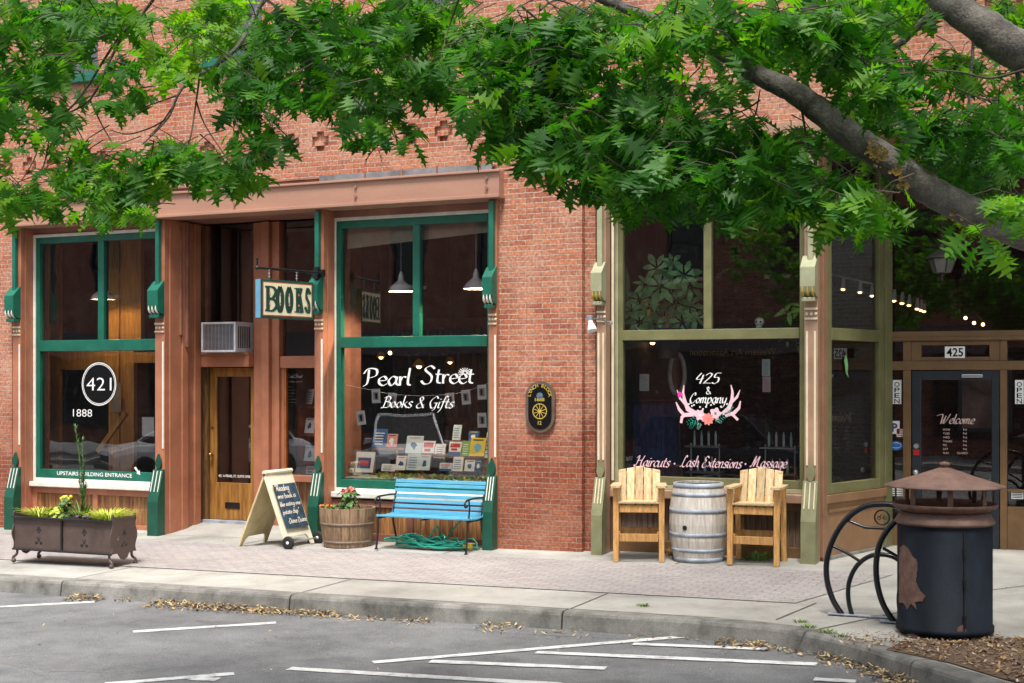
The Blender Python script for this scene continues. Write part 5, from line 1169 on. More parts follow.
# ---- bar chairs
def chair():
    t=thing('bar_chair',(0,0,0),'','chair','wooden bar chairs beside the white barrel'); H=M['pine']; PP=M['pine_pale']
    w2=.262
    for s in (-1,1):
        b=MB(); b.hexa([(s*w2-.03,-.27,0),(s*w2+.03,-.27,0),(s*w2+.03,-.225,0),(s*w2-.03,-.225,0),(s*w2-.035,-.25,.855),(s*w2+.035,-.25,.855),(s*w2+.035,-.205,.855),(s*w2-.035,-.205,.855)],0,random.random()); b.build('leg',H,t,bevel=.004)
        b=MB(); b.hexa([(s*w2-.03,.21,0),(s*w2+.03,.21,0),(s*w2+.03,.25,0),(s*w2-.03,.25,0),(s*w2-.03,.14,.855),(s*w2+.03,.14,.855),(s*w2+.03,.18,.855),(s*w2-.03,.18,.855)],0,random.random()); b.build('leg',H,t,bevel=.004)
        b=MB(); b.prism([(s*w2-.055,-.33,.857),(s*w2+.045,-.33,.857),(s*w2+.065,-.20,.857),(s*w2+.05,.22,.857),(s*w2-.04,.22,.857),(s*w2-.065,-.2,.857)],(0,0,.024),r=.5); b.build('armrest',PP,t,bevel=.005)
        b=MB(); b.box(s*(w2-.038)-.012,s*(w2-.038)+.012,-.21,.17,.56,.64); b.box(s*(w2-.038)-.012,s*(w2-.038)+.012,-.22,.20,.26,.34); b.build('side_rail',H,t,bevel=.003)
    b=MB(); b.box(-w2+.042,w2-.042,-.262,-.238,.57,.652,0,.6); b.build('seat_rail',H,t,bevel=.004)
    b=MB(); b.box(-w2+.04,w2-.04,-.262,-.236,.235,.325,0,.3); b.build('footrest',H,t,bevel=.004)
    b=MB(); b.box(-w2+.035,w2-.035,.19,.215,.27,.35,0,.3); b.build('rear_rail',H,t,bevel=.004)
    b=MB()
    for i in range(5): b.box(-w2+.03,w2-.03,-.285+i*.088,-.205+i*.088,.672-i*.003,.694-i*.003,0,random.random())
    b.build('seat',PP,t,bevel=.004)
    tops=[1.045,1.062,1.072,1.062,1.045]
    for i in range(5):
        x=-.20+i*.1; b=MB(); h1=tops[i]; e0,e1=(.012,0) if i<2 else ((0,.012) if i>2 else (0,0))
        b.hexa([(x-.040,.105,.55),(x+.040,.105,.55),(x+.040,.125,.55),(x-.040,.125,.55),(x-.046,.235,h1-e0*1.5),(x+.046,.235,h1-e1*1.5),(x+.046,.255,h1-e1*1.5),(x-.046,.255,h1-e0*1.5)],0,random.random()); b.build('back_slat',PP,t,bevel=.004)
    b=MB(); b.obox((0,.165,.70),(.22,0,0),(0,.012,0),(0,.005,.04)); b.obox((0,.235,.98),(.23,0,0),(0,.012,0),(0,.005,.035)); b.build('back_brace',H,t)
    return t
ch=chair(); yc=-.42
ch.location=(fx(639,yc),yc,G(fx(639,yc),yc)); ch.rotation_euler=(0,0,math.radians(19)); ch['label']='wooden bar chair to the left of the white barrel, facing the street'
yc=-.30; c2=dup(ch,(fx(757.5,yc),yc,G(fx(757.5,yc),yc)),math.radians(4),'wooden bar chair to the right of the white barrel, next to the salon pilaster')
# ---- wine barrel
yc=-.27; cx=fx(698.5,yc); g=G(cx,yc)
WB=thing('wine_barrel',(cx,yc,g),'whitewashed wine barrel with grey hoops standing between two bar chairs','barrel')
pr=[(.278,0),(.30,.10),(.325,.25),(.338,.43),(.332,.60),(.31,.75),(.29,.86),(.283,.90)]
b=MB(); barrel_staves(b,pr,(cx,yc,g),24,gap=.006,th=.025); b.build('staves',M['barrel'],WB,bevel=.003)
def rad(z):
    for (r0,z0),(r1,z1) in zip(pr,pr[1:]):
        if z0<=z<=z1: return r0+(r1-r0)*(z-z0)/(z1-z0)
    return pr[-1][0]
for z,h in [(.0,.05),(.115,.04),(.29,.045),(.56,.05),(.75,.045),(.845,.055)]:
    b=MB(); hoop(b,(cx,yc,g),z,rad(z),rad(z+h),h); b.build('hoop',M['grey_metal'],WB)
b=MB(); b.lathe([(0,.87),(.26,.87)][::-1],(cx,yc,g),24); b.build('head',mat('weathered_barrel_head',(.16,.12,.09),.8,.3,5,mapping=(1,8,1)),WB)
a=math.atan2(-1,.02)+.0; dv=Vector((-math.sin(math.radians(-12)),-1,0)).normalized(); zq=.40; px_=rad(zq)
b=MB(); an=math.radians(-100); c=Vector((cx+px_*math.cos(an),yc+px_*math.sin(an),g+zq)); n=Vector((math.cos(an),math.sin(an),0)); b.tube([c-n*.02,c+n*.004],.028,12); b.build('bung',M['black'],WB)
# weed behind the barrel
for px,lab in ((757,'green weed growing behind the right bar chair'),):
    yw=-.03; x=fx(px,yw); t=thing('weed',(x,yw,G(x,yw)),lab,'plant'); b=MB(); blades(b,x,yw,G(x,yw),80,.16,.13,.010,1.0); b.build('foliage',M['grass'],t)
x=fx(671,-.02); t=thing('weed',(x,-.02,G(x)),'small dry weed between the left bar chair and the barrel','plant'); b=MB(); blades(b,x,-.02,G(x),40,.06,.16,.008,.6); b.build('foliage',M['lf3'],t)

# ---- trash can
dpt=11.62; cc=C(944.5,600,dpt); cx,cy=cc.x,cc.y; g=G(cx,cy); k=dpt/F
TC=thing('trash_can',(cx,cy,g),'round navy trash can with a rusty conical metal roof on the corner','trash can')
R=47.2*k; zb_=lambda py:HC-(py-HYZ)*k-g
b=MB(); b.lathe([(0,.0),(R-.03,.0),(R-.03,.03),(R,.03),(R,.075),(R-.012,.078),(R-.012,zb_(523)),(R-.02,zb_(522))],(cx,cy,g),56); b.build('body',M['can'],TC)
b=MB(); b.lathe([(R-.01,zb_(523.5)),(R+.008,zb_(522)),(R+.008,zb_(520.5)),(R-.035,zb_(511.5)),(R-.06,zb_(511))],(cx,cy,g),56); b.build('shoulder',M['rust_pale'],TC)
b=MB(); b.lathe([(R-.07,zb_(511.4)),(R+.02,zb_(507)),(R+.035,zb_(503.5)),(R+.03,zb_(502.5)),(R-.03,zb_(507)),(R-.09,zb_(510)),(R-.12,zb_(540))],(cx,cy,g),56,cap=False); b.build('rim',M['rust'],TC)
for i in range(8):
    a=6.283*i/8+.25; p=Vector((cx+(R+.0)*math.cos(a),cy+(R+.0)*math.sin(a),g)); rr=Vector((math.cos(a),math.sin(a),0)); tt=Vector((-rr.y,rr.x,0)); b=MB()
    b.obox(p+Vector((0,0,(zb_(508)+zb_(485))/2)),tt*.022,rr*.006,Vector((0,0,(zb_(485)-zb_(508))/2))); b.build('post',M['rust'],TC)
Rc=58.5*k; b=MB(); b.lathe([(Rc-.004,zb_(486.5)),(Rc,zb_(486)),(Rc,zb_(485)),(Rc*.5,zb_(476)+.0),(.04,zb_(467.5)),(0,zb_(467))],(cx,cy,g),64); b.build('roof',M['rust_pale'],TC)
b=MB(); b.lathe([(.03,zb_(468)),(.03,zb_(466.5)),(.045,zb_(465)),(.04,zb_(462.5)),(.0,zb_(461.5))],(cx,cy,g),16); b.build('finial',M['rust'],TC)
def angof(px): # angle on the body whose projection is px
    best=None
    for i in range(720):
        a=-math.pi+2*math.pi*i/720; p=Vector((cx+R*math.cos(a),cy+R*math.sin(a),0)); v=(Vector((0,-DC,0))-p)
        if v.dot(Vector((math.cos(a),math.sin(a),0)))<0: continue
        e=abs(pxof(p)-px)
        if best is None or e<best[0]: best=(e,a)
    return best[1]
b=MB(); a=angof(964.5); tt=Vector((-math.sin(a),math.cos(a),0)); rr=Vector((math.cos(a),math.sin(a),0))
b.obox(Vector((cx,cy,g))+rr*(R-.009)+Vector((0,0,(zb_(632)+zb_(528))/2)),tt*.006,rr*.006,Vector((0,0,(zb_(528)-zb_(632))/2)))
for py in (547,577,612): b.obox(Vector((cx,cy,g+zb_(py)))+rr*(R-.002),tt*.012,rr*.014,Vector((0,0,.035)))
b.build('door_hinge',M['black'],TC)
# flaked patch of bare rusty metal, its own ragged outline
pp=[(899,546),(903,543),(908,547),(911,552),(916,556),(917,565),(915,575),(918,583),(925,590),(922,596),(914,598),(916,605),(910,600),(906,607),(902,601),(898,603),(897.5,590),(897.5,570),(897.8,555)]
def ragged(pts,k=3):
    out=[]
    for i in range(len(pts)):
        p,q=Vector(pts[i]),Vector(pts[(i+1)%len(pts)])
        for j in range(k): e=p+(q-p)*j/k; out.append((e.x+random.uniform(-.7,.7)*(j>0),e.y+random.uniform(-.8,.8)*(j>0)))
    return out
from mathutils.geometry import tessellate_polygon
def curved_patch(pts,lift=.003,rr_=None):
    """a thin flake following the drum: columns of quads between the outline's lower and upper crossing"""
    b=MB(); x0,x1=min(p[0] for p in pts),max(p[0] for p in pts); n=40
    for i in range(n):
        xa,xb=x0+(x1-x0)*i/n,x0+(x1-x0)*(i+1)/n; xm_=(xa+xb)/2; ys=[]
        for j in range(len(pts)):
            p,q=pts[j],pts[(j+1)%len(pts)]
            if (p[0]<=xm_)!=(q[0]<=xm_): ys.append(p[1]+(q[1]-p[1])*(xm_-p[0])/(q[0]-p[0]))
        ys.sort()
        aa,ab=angof(max(xa,897.8)),angof(max(xb,897.9))
        for y0,y1 in zip(ys[::2],ys[1::2]):
            f=lambda a,y:(cx+(R-.012+lift)*math.cos(a),cy+(R-.012+lift)*math.sin(a),g+zb_(y))
            b.add([f(aa,y1),f(ab,y1),f(ab,y0),f(aa,y0)],[(0,1,2,3)],0,True)
    return b
curved_patch(ragged(pp)).build('rust_patch',M['rust'],TC)
for q_ in ([(905,631),(912,629),(921,633),(914,635)],[(975,634),(981,630),(985,633)]): curved_patch(ragged(q_,2)).build('rust_patch',M['rust'],TC)
curved_patch(ragged([(957,622),(960,618),(965,616),(967,622),(964,627),(960,625)],2)).build('rust_patch',M['rust'],TC)

# ---- bike rack
def at(px,py,Y): return (fx(px,Y),Y,fz(px,py,Y))
y1_,y2_=-3.30,-3.52
BR=thing('bike_rack',(fx(870,y1_),y1_,G(fx(870,y1_),y1_)),'black tubular bike rack of curved hoops beside the navy trash can','bike rack')
def hoopt(pts,Y,r): b=MB(); b.tube(cr([at(px,py,Y) for px,py in pts],7),r,10); b.build('hoop',M['black_gloss'],BR)
hoopt([(843,616),(833,600),(827,580),(827,560),(833,540),(844,522),(860,509),(878,504.5),(900,507),(922,520),(938,545),(942,570),(938,595),(928,612)],y1_,.026)
hoopt([(852,615),(848.5,600),(849,583),(856,567),(868,557),(882,554.5),(897,559),(908,572),(911,592),(906,613)],y1_,.021)
hoopt([(894,622),(883,604),(877,582),(876.5,560),(881,541),(893,524),(908,513),(926,509),(946,513),(964,528),(974,550),(975,580),(966,608),(958,620)],y2_,.026)
hoopt([(903,622),(899,605),(900,588),(907,572),(919,563),(933,562),(947,569),(955,585),(955,605),(950,620)],y2_,.020)
for pts,Y,r in [([(830.5,545),(847,553),(861,562)],y1_,.014),([(846.5,520),(865,527.5),(892,529)],y1_,.014),([(883,548),(895,555),(910,566)],y2_,.014)]:
    b=MB(); b.tube([at(px,py,Y) for px,py in pts],r,8); b.build('brace',M['black_gloss'],BR)
b=MB(); c=at(882,517.5,y1_); R_=7.2*12.4/F
b.tube(cr([(c[0]+R_*math.cos(6.283*i/12),y1_,c[2]+R_*math.sin(6.283*i/12)) for i in range(12)],3,closed=True)+[Vector((c[0]+R_,y1_,c[2]))],.008,6)
for s in (-1,1):
    b.tube([(c[0]+s*.025+.015*math.cos(6.283*i/8),y1_,c[2]-.005+.015*math.sin(6.283*i/8)) for i in range(9)],.004,5)
b.tube([(c[0]-.025,y1_,c[2]),(c[0]-.005,y1_,c[2]+.025),(c[0]+.02,y1_,c[2]+.022),(c[0],y1_,c[2]-.005)],.004,5)
b.build('emblem',M['black'],BR)
b=MB(); 
for Y,p0_,p1_ in ((y1_,828,935),(y2_,880,965)):
    b.box(fx(p0_,Y),fx(p1_,Y),Y-.035,Y+.035,G(fx(p0_+30,Y),Y)+.003,G(fx(p0_+30,Y),Y)+.018)
b.build('base_plate',M['grey_metal'],BR,bevel=.004)
# ---- spot lamp on the salon corner
c=at(590,318,-.45); w0=at(612,323,-.055)
t=thing('wall_spotlight',w0,'small white spotlight on a thin arm reaching over the brick pier','lamp')
b=MB(); b.tube([(w0[0]-.02,-.055,w0[2]),((w0[0]+c[0])/2,-.25,(w0[2]+c[2])/2+.01),(c[0],c[1],c[2])],.010,7); b.lathe([(.03,-.06),(.03,-.0525)],(w0[0]-.02,0,w0[2]),12,axis='y'); b.build('arm',M['silver'],t)
b=MB(); b.box(c[0]-.035,c[0]+.03,c[1]-.03,c[1]+.03,c[2]-.03,c[2]+.03); b.build('junction_box',M['grey_metal'],t,bevel=.006)
d=Vector((.035,-.03,-.10)); b=MB(); C0=Vector(c)+Vector((0,0,-.02)); b.tube([C0,C0+d*.4,C0+d*.9,C0+d*1.3],[.025,.03,.05,.058],14); b.build('lamp_head',M['enamel'],t)
# ---- air conditioner
xa0,xa1=fx(201,yd-.42),fx(238,yd-.42); z0,z1=zh2+.032,fz(220,322,yd-.42)
xa1=xa0+.60
AC=thing('air_conditioner',((xa0+xa1)/2,yd-.2,z0),'boxy grey window air conditioner above the bookshop door','air conditioner')
b=MB(); b.ring(xa0,xa1,z0,z1,yd-.42,yd+.04,.03); b.box(xa0+.03,xa1-.03,yd-.02,yd+.03,z0+.03,z1-.03); b.build('case',mat('grey_case',(.42,.43,.44),.5,.1,6),AC,bevel=.005)
b=MB(); 
for i in range(22): zz=z0+.04+i*(z1-z0-.08)/21; b.box(xa0+.03,xa1-.03,yd-.41,yd-.405,zz-.0025,zz+.0025)
for i in range(9): xx=xa0+.05+i*(xa1-xa0-.1)/8; b.box(xx-.003,xx+.003,yd-.404,yd-.40,z0+.03,z1-.03)
b.build('grille',M['silver'],AC)
b=MB(); b.box(xa0+.035,xa1-.035,yd-.36,yd-.30,z0+.035,z1-.035); b.build('coil',mat('blue_grey_fins',(.10,.13,.18),.5,.2,5,mapping=(40,1,1)),AC)
b=MB()
for i in range(7): yy=yd-.36+i*.045; b.box(xa1+.0005,xa1+.003,yy,yy+.025,z0+.06,z1-.06)
b.build('side_louvre',M['iron_motif'],AC)
# ================================================================== INTERIORS
def pendant(px,py,Y,r,lab,warm=False):
    c=Vector((fx(px,Y),Y,fz(px,py,Y))); t=thing('pendant_lamp',tuple(c),lab,'lamp','white enamel pendant lamps in the bookshop windows')
    b=MB(); b.lathe([(r,0),(r*.98,.012),(r*.8,.07),(r*.45,.12),(r*.25,.15),(r*.22,.20),(r*.12,.25),(.01,.27)],c,28,cap=False); b.lathe([(r*.97,.004),(r*.75,.065),(r*.4,.11),(0,.14)],c,28,cap=False); b.build('lamp_shade',M['enamel'],t)
    b=MB(); b.tube([(c.x,c.y,c.z+.26),(c.x,c.y,4.88)],.006,5); b.build('cord',M['grey_metal'],t)
    b=MB(); b.ball((c.x,c.y,c.z+.085),.032,10); b.build('bulb',M['bulb_pendant'] if warm else M['bulb_mid'],t)
pendant(401,291.5,.55,.165,'white pendant lamp behind the left pane of the bookshop window',True); pendant(476,289,.55,.165,'white pendant lamp at the right pane of the bookshop window',True)
pendant(103,299.5,.75,.185,'white pendant lamp hanging behind the window left of the doorway')
# rolled blind
b=MB(); x0,x1=I2[0],I2[1]; zt=I2[5]; b.add([(x0,.40,fz(345,249,.4)),(x1,.40,fz(487,232,.4)),(x1,.40,zt+.05),(x0,.40,zt+.05)],[(0,1,2,3)]); b.add([(x0,.404,fz(345,249,.4)),(x1,.404,fz(487,232,.4)),(x1,.404,zt+.05),(x0,.404,zt+.05)],[(3,2,1,0)])
bl=b.build('window_blind',M['blind']); tag(bl,'tan fabric blind drawn up at the top of the bookshop window','blind')
# vestibule joinery
Y=1.25; b=MB(); 
def vb(p0,p1,q0,q1,r,dy=0): b.box(fx(p0,Y),fx(p1,Y),Y+dy,Y+.08+dy,fz(p0,q1,Y),fz(p0,q0,Y),0,r)
vb(48,59,200,540,.3); vb(59.5,108,349,370,.7,.01); vb(108.5,119,200,540,.8); vb(119.5,133,200,540,.5,.02); vb(133.5,170,352,363,.3,.01); vb(133.5,141,200,351,.2); vb(59.5,108,200,214,.5,.01)
part(b,'stair_screen',M['wood_amber'],bevel=.004)
b=MB(); b.beam((fx(96,.9),.9,fz(96,455,.9)),(fx(128,.9),.9,fz(128,412,.9)),.06,.06,0,r=.7) if False else b.beam((fx(98,.9),.9,fz(98,452,.9)),(fx(126,.9),.9,fz(126,413,.9)),.06,.07,r=.7); b.build('handrail',M['wood_amber'],BL)
b=MB(); b.box(fx(112,1.2),fx(122,1.2),1.18,1.185,fz(112,412,1.2),fz(112,382,1.2)); o=b.build('notice',mat('tan_paper',(.4,.3,.18),.8,.1,4)); tag(o,'tan paper notice pinned up behind the oval 421 window sign','notice')
b=MB(); b.box(fx(142,.6),fx(154,.6),.6,.605,fz(142,436,.6),fz(142,417,.6)); o=b.build('notice',M['paper']); tag(o,'white paper notice at the right edge of the left green window','notice')
# books on the display deck
b=MB(); ydk0,ydk1=.34,1.15; x0,x1=I2[0]-.05,I2[1]+.05; zd=I2[2]+.02
b.box(x0,x1,ydk0,ydk1,zd-.05,zd,0); b.box(x0,x1,ydk1,ydk1+.03,.05,zd-.0,0); part(b,'display_deck',mat('pale_deck_cloth',(.35,.45,.36),.8,.15,5))
cols={'blue':(.02,.10,.28),'white':(.86,.87,.88),'pale':(.62,.76,.82),'green':(.22,.42,.12),'red':(.5,.04,.03),'yellow':(.75,.6,.05),'pink':(.6,.3,.3),'tan':(.35,.2,.08),'sky':(.15,.45,.7),'black':(.02,.02,.03)}
CM={k:mat('cover_'+k,v,.4,.05,8) for k,v in cols.items()}
def book(px0,py0,px1,py1,Y,cov,art,lab,name='book',cat='book',tilt=.28,text=None,standing=None):
    Y=Y+(.16 if Y<1 else 0); x0,x1=fx(px0,Y),fx(px1,Y); z1,z0=fz(px0,py0,Y),fz(px0,py1,Y); h=z1-z0; dy=h*tilt
    t=thing(name,((x0+x1)/2,Y,z0),lab,cat); th=.022 if name=='book' else .004
    b=MB(); b.hexa([(x0,Y,z0),(x1,Y,z0),(x1,Y+th,z0),(x0,Y+th,z0),(x0,Y+dy,z1),(x1,Y+dy,z1),(x1,Y+dy+th,z1),(x0,Y+dy+th,z1)]); b.build('cover',CM[cov],t)
    b=MB(); rr=random.Random(px0*7+py0)
    def q(a0,a1,s0,s1,m,l=.002): b.add([(x0+(x1-x0)*a0,Y+dy*s0-l,z0+h*s0),(x0+(x1-x0)*a1,Y+dy*s0-l,z0+h*s0),(x0+(x1-x0)*a1,Y+dy*s1-l,z0+h*s1),(x0+(x1-x0)*a0,Y+dy*s1-l,z0+h*s1)],[(0,1,2,3)],m)
    if text:
        for i,s in enumerate(text): put_text(b,s,h*.10,Vector((x0+(x1-x0)*.5,Y+dy*(.78-.14*i)-.003,z0+h*(.78-.14*i))),width=(x1-x0)*.62,center=True,bold=.03,m=0)
    else:
        if art=='figure':
            P=[(rr.uniform(.2,.5)*math.cos(6.28*i/9)*.6+.5,rr.uniform(.2,.5)*math.sin(6.28*i/9)*.6+.45) for i in range(9)]
            b.add([(x0+(x1-x0)*a,Y+dy*s-.002,z0+h*s) for a,s in P],[list(range(9))],0); q(.15,.85,.86,.92,1,.003)
        elif art=='box': q(.14,.86,.2,.72,0); q(.25,.75,.32,.6,1,.004)
        elif art=='lines':
            for i in range(5): q(.15,.85-.1*rr.random(),.15+i*.15,.19+i*.15,0)
        elif art=='bands': q(.0,1,.0,.3,0); q(.1,.9,.62,.9,1); q(.2,.7,.4,.55,1,.003)
    am={'blue':['white','yellow'],'white':['blue','red'],'pale':['blue','pink'],'green':['white','yellow'],'red':['white','black'],'yellow':['sky','black'],'pink':['white','black'],'tan':['white','black'],'sky':['yellow','red'],'black':['white','red']}[cov]
    if b.f: b.build('cover_art',[CM[am[0]],CM[am[1]]],t)
    else: pass
    return t
bk=[((372,429,385,447,.70,'blue','lines','dark blue book with white title lines standing left in the display'),dict()),
((386,434,396,447,.72,'pink','figure','small pinkish book beside the dark blue book'),{}),
((405,436,421,453,.62,'pale','figure','pale book with a red drawing on a stand, centre of the display'),{}),
((421,441,433,458,.60,'white','bands','white and green booklet right of the pale book on its stand'),{}),
((434,444,444,458,.60,'white','lines','white booklet with green lines beside the white and green booklet'),{}),
((354,452,372,472,.45,'white','box','large white card with a blue framed picture, far left of the display'),{}),
((348,466,354,474,.42,'blue','box','tiny blue card in the left corner of the display'),{}),
((395,456,405,470,.52,'white','figure','white card with a grey shape left of the centre row'),{}),
((406,454,418,470,.50,'pale','lines','pale blue card in the front row below the pale book'),{}),
((418,455,429,470,.50,'pale','figure','pale card with a bright blue shape in the front row'),{}),
((439,463,451,471,.48,'pale','bands','low blue and red booklet in the front row'),{}),
((452,457,462,471,.50,'white','lines','white card right of the low blue booklet in the front row'),{}),
((448,442,460,456,.60,'white','bands','black and white photo book on a stand right of centre'),{}),
((452,425,460,440,.75,'pale','lines','small framed pale card above the photo book'),{}),
((461,441,469,456,.62,'green','lines','green booklet beside the black and white photo book'),{}),
((469,438,484,456,.60,'yellow','figure','yellow and blue picture book with black figure at the right'),{}),
((468,431,478,441,.75,'blue','figure','dark blue book standing behind the yellow picture book'),{}),
((484,432,489,458,.62,'white','lines','tall white booklet at the right edge of the display'),{}),
((464,460,474,471,.48,'white','figure','white card with red drawing in the right of the front row'),{}),
((474,460,481,472,.48,'blue','figure','blue and white card beside the wooden crate'),{}),
((381,464,394,471,.50,'white','lines','low white card left of the front row'),{})]
for a,kw in bk:
    b_=book(*a,**kw)
# wooden crate, shelf for upper row
b=MB(); 
def Bx(px0,py0,px1,py1,Y0,Y1,r=.5):
    Y0+=.16; Y1+=.16; b.box(fx(px0,Y0),fx(px1,Y0),Y0,Y1,fz(px0,py1,Y0),fz(px0,py0,Y0),0,r)
Bx(462,457,489,459.5,.60,.78,.3); Bx(482,459.5,489,473,.60,.78,.8); Bx(372,448,398,450,.68,.85,.3)
for p_ in (373,396): Bx(p_,450,p_+1.5,475,.70,.73)
Bx(405,453.5,446,456,.60,.75,.4); Bx(420,456,422,475,.64,.70); Bx(447,456.5,461,458,.60,.75,.4); Bx(453,458,455,475,.64,.70); Bx(451,440.5,461,442,.74,.85)
t=b.build('display_riser',mat('brown_shelf_wood',(.30,.15,.06),.6,.2,6,rnd=.2)); tag(t,'brown wooden risers holding the books in the display','shelf')
# garland of yellow green leaves along the sill
b=MB()
for i in range(330):
    x=random.uniform(fx(378,.40),fx(486,.40)); y=.37+random.uniform(0,.06); roundleaf(b,(x,y,zd+.02+random.random()*.045),random.uniform(.014,.03),(random.gauss(0,.4),-1,random.gauss(0,.6)),random.choice([0,0,1,0,2]) if random.random()<.75 else 0)
o=b.build('flower_garland',[M['lime'],M['yellow'],M['salmon']]); tag(o,'yellow and green leaf garland lying along the front of the display','garland')
# hanging paper cards on a string
cards=[((376,390),3),((392,394),-5),((450,394),4),((466,391),6),((482,386),2),((361,412),8),((482,414),2)]
for i,((px,py),ang_) in enumerate(cards):
    Y=.42; x,z=fx(px,Y),fz(px,py,Y); a=math.radians(ang_); u=Vector((math.cos(a),0,math.sin(a))); v=Vector((-math.sin(a),0,math.cos(a))); w2,h2=.065,.095
    c=Vector((x,Y,z-.08)); lab=['leftmost of the top row of hanging white cards','second hanging white card from the left, over the word Books','hanging white card over the end of the word Gifts','hanging white card just right of the word Gifts','hanging white card at the top right of the lettering','lower hanging white card at the left edge of the window','lower hanging white card at the right edge of the window'][i]
    t=thing('paper_card',tuple(c),lab,'card','white cards hung on a string in the bookshop window'); b=MB(); b.obox(c,u*w2,Vector((0,.002,0)),v*h2); b.build('card',M['paper'],t)
    b=MB(); r=random.Random(i)
    b.obox(c+Vector((0,-.003,0)),u*w2*.6,Vector((0,.0005,0)),v*h2*.55,0); b.obox(c+Vector((0,-.005,0))+u*r.uniform(-.01,.01),u*w2*.25,Vector((0,.0005,0)),v*h2*.4,1); b.build('print',[mat('grey_print',(.35,.35,.36),.7,.2,20),M['black_sign']],t)
b=MB(); P=[(fx(p_,.42),.425,fz(p_,q_,.42)) for p_,q_ in ((346,385),(376,391),(392,394.5),(420,396),(450,394.5),(466,391.5),(489,383))]; b.tube(P,.0025,4); o=b.build('string',M['paper']); tag(o,'thin string carrying the white cards across the window','string')
# bookcase seen through the doorway's side window
Y=yd+.35; t=thing('bookcase',(fx(306,Y),Y,.1),'small red orange bookcase behind the narrow doorway window','bookcase'); b=MB()
xa_,xb_=fx(298,Y),fx(298,Y)+.75
b.box(xa_,xa_+.04,Y,Y+.25,.05,fz(300,406,Y)); b.box(xb_-.04,xb_,Y,Y+.25,.05,fz(300,406,Y))
for py in (406,434,462,485): z=fz(300,py,Y); b.box(xa_+.04,xb_-.04,Y,Y+.25,z-.03,z)
b.build('shelves',mat('red_orange_wood',(.35,.08,.02),.5,.15,5),t)
book(304,418,313,433,Y+.02,'white','figure','white picture book on the top shelf of the red bookcase'); book(303.5,446,314,461,Y+.02,'pale','figure','lilac picture book on the middle shelf of the red bookcase'); book(305,466,314,477,Y+.02,'white','bands','white picture book low in the red bookcase')
book(306,389,312,404,Y-.1,'white','lines','white card standing beside the chalk notice in the doorway window',name='paper_card',cat='card')
# warm lamps inside the bookshop
def lit(px,py,Y,r,lab,m='bulb',shade=True):
    c=Vector((fx(px,Y),Y,fz(px,py,Y))); t=thing('interior_lamp',tuple(c),lab,'lamp'); b=MB(); b.ball(c,r,10); b.build('bulb',M[m],t); b=MB(); b.tube([c+Vector((0,0,r)),(c.x,c.y,4.89)],.006,5); b.build('cord',M['black'],t)
    if shade: b=MB(); b.lathe([(r*2.2,-.0),(r*1.5,r*1.6),(r*.6,r*2.4)],c,14,cap=False); b.build('lamp_shade',M['wood_amber'],t)
lit(214,297,2.2,.035,'small glowing lamp seen through the dark transom of the bookshop door','bulb',False)
lit(381,357,3.2,.035,'amber shaded lamp glowing left of centre inside the bookshop'); lit(419,366,3.5,.045,'large orange shaded lamp glowing inside the bookshop'); lit(450,362,4.2,.035,'small amber lamp at the back right of the bookshop'); lit(390,353,5.2,.035,'tiny bare lamp near the ceiling of the bookshop','bulb_white',False)
# back shelves of the bookshop: rows of books in the gloom
b=MB(); b.box(-12.5,-7.1,5.9,6.4,.05,3.2); part(b,'back_shelving',mat('dark_shelf_wood',(.12,.06,.03),.6,.2,4))
b=MB()
for lv in range(7):
    x=-12.4
    while x<-7.3:
        wd=random.uniform(.03,.07); hh_=random.uniform(.22,.33); b.box(x,x+wd,5.78,5.9,.2+lv*.42,.2+lv*.42+hh_,random.randrange(5),random.random()); x+=wd+.004
o=b.build('shelved_books',[mat('dim_spine_%d'%i,c_,.6,.1,5) for i,c_ in enumerate([(.09,.02,.015),(.03,.05,.025),(.015,.025,.06),(.07,.045,.025),(.12,.11,.10)])],kind='stuff'); tag(o,'rows of coloured book spines along the dim back wall of the bookshop','books')

# ---- salon interior
M['hp1']=mat('houseplant_leaf',(.17,.40,.15),.4,.15,10,rnd=.45); M['hp_y']=mat('yellowing_leaf',(.6,.38,.04),.5,.1,10)
def fingerleaf(b,c,nrm,L,n=8,m=0,r=None):
    nrm=Vector(nrm).normalized(); u=nrm.orthogonal().normalized(); v=nrm.cross(u); ph=random.uniform(0,1)
    for i in range(n):
        a=6.283*i/n+ph; d=u*math.cos(a)+v*math.sin(a); s=nrm.cross(d); l=L*random.uniform(.8,1.1); wd=l*.17; dr=nrm*(-l*.28)
        P=[c+d*l*.12,c+d*l*.45+s*wd+nrm*.02,c+d*l*.45-s*wd+nrm*.02,c+d*l*.75+s*wd*.8+dr*.3,c+d*l*.75-s*wd*.8+dr*.3,c+d*l+dr]
        b.add(P,[(0,1,2),(2,1,3,4),(4,3,5)],m,False,r if r is not None else random.random())
Y=.62; ctr=Vector((fx(668,Y),Y,fz(668,322,Y)))
t=thing('umbrella_plant',tuple(ctr),'large green umbrella plant behind the upper left pane of the salon window','plant')
b=MB(); leaves=[(657,268,.20),(672,263,.14),(660,286,.27),(684,275,.20),(640,300,.18),(690,287,.2),(676,302,.22),(648,310,.2),(665,318,.2),(690,306,.2),(640,322,.2),(655,325,.18),(682,322,.2),(696,318,.16),(632,310,.14),(670,290,.2),(645,285,.13)]
for px,py,L in leaves:
    yy=random.uniform(.42,.8); c=Vector((fx(px,yy),yy,fz(px,py,yy))); fingerleaf(b,c,(random.uniform(0,.7),-1,random.uniform(.1,.8)),L*1.2,7)
fingerleaf(b,Vector((fx(650,.6),.6,fz(650,307,.6))),(.2,-1,.2),.13,3,1)
b.build('foliage',[M['hp1'],M['hp_y']],t); b=MB()
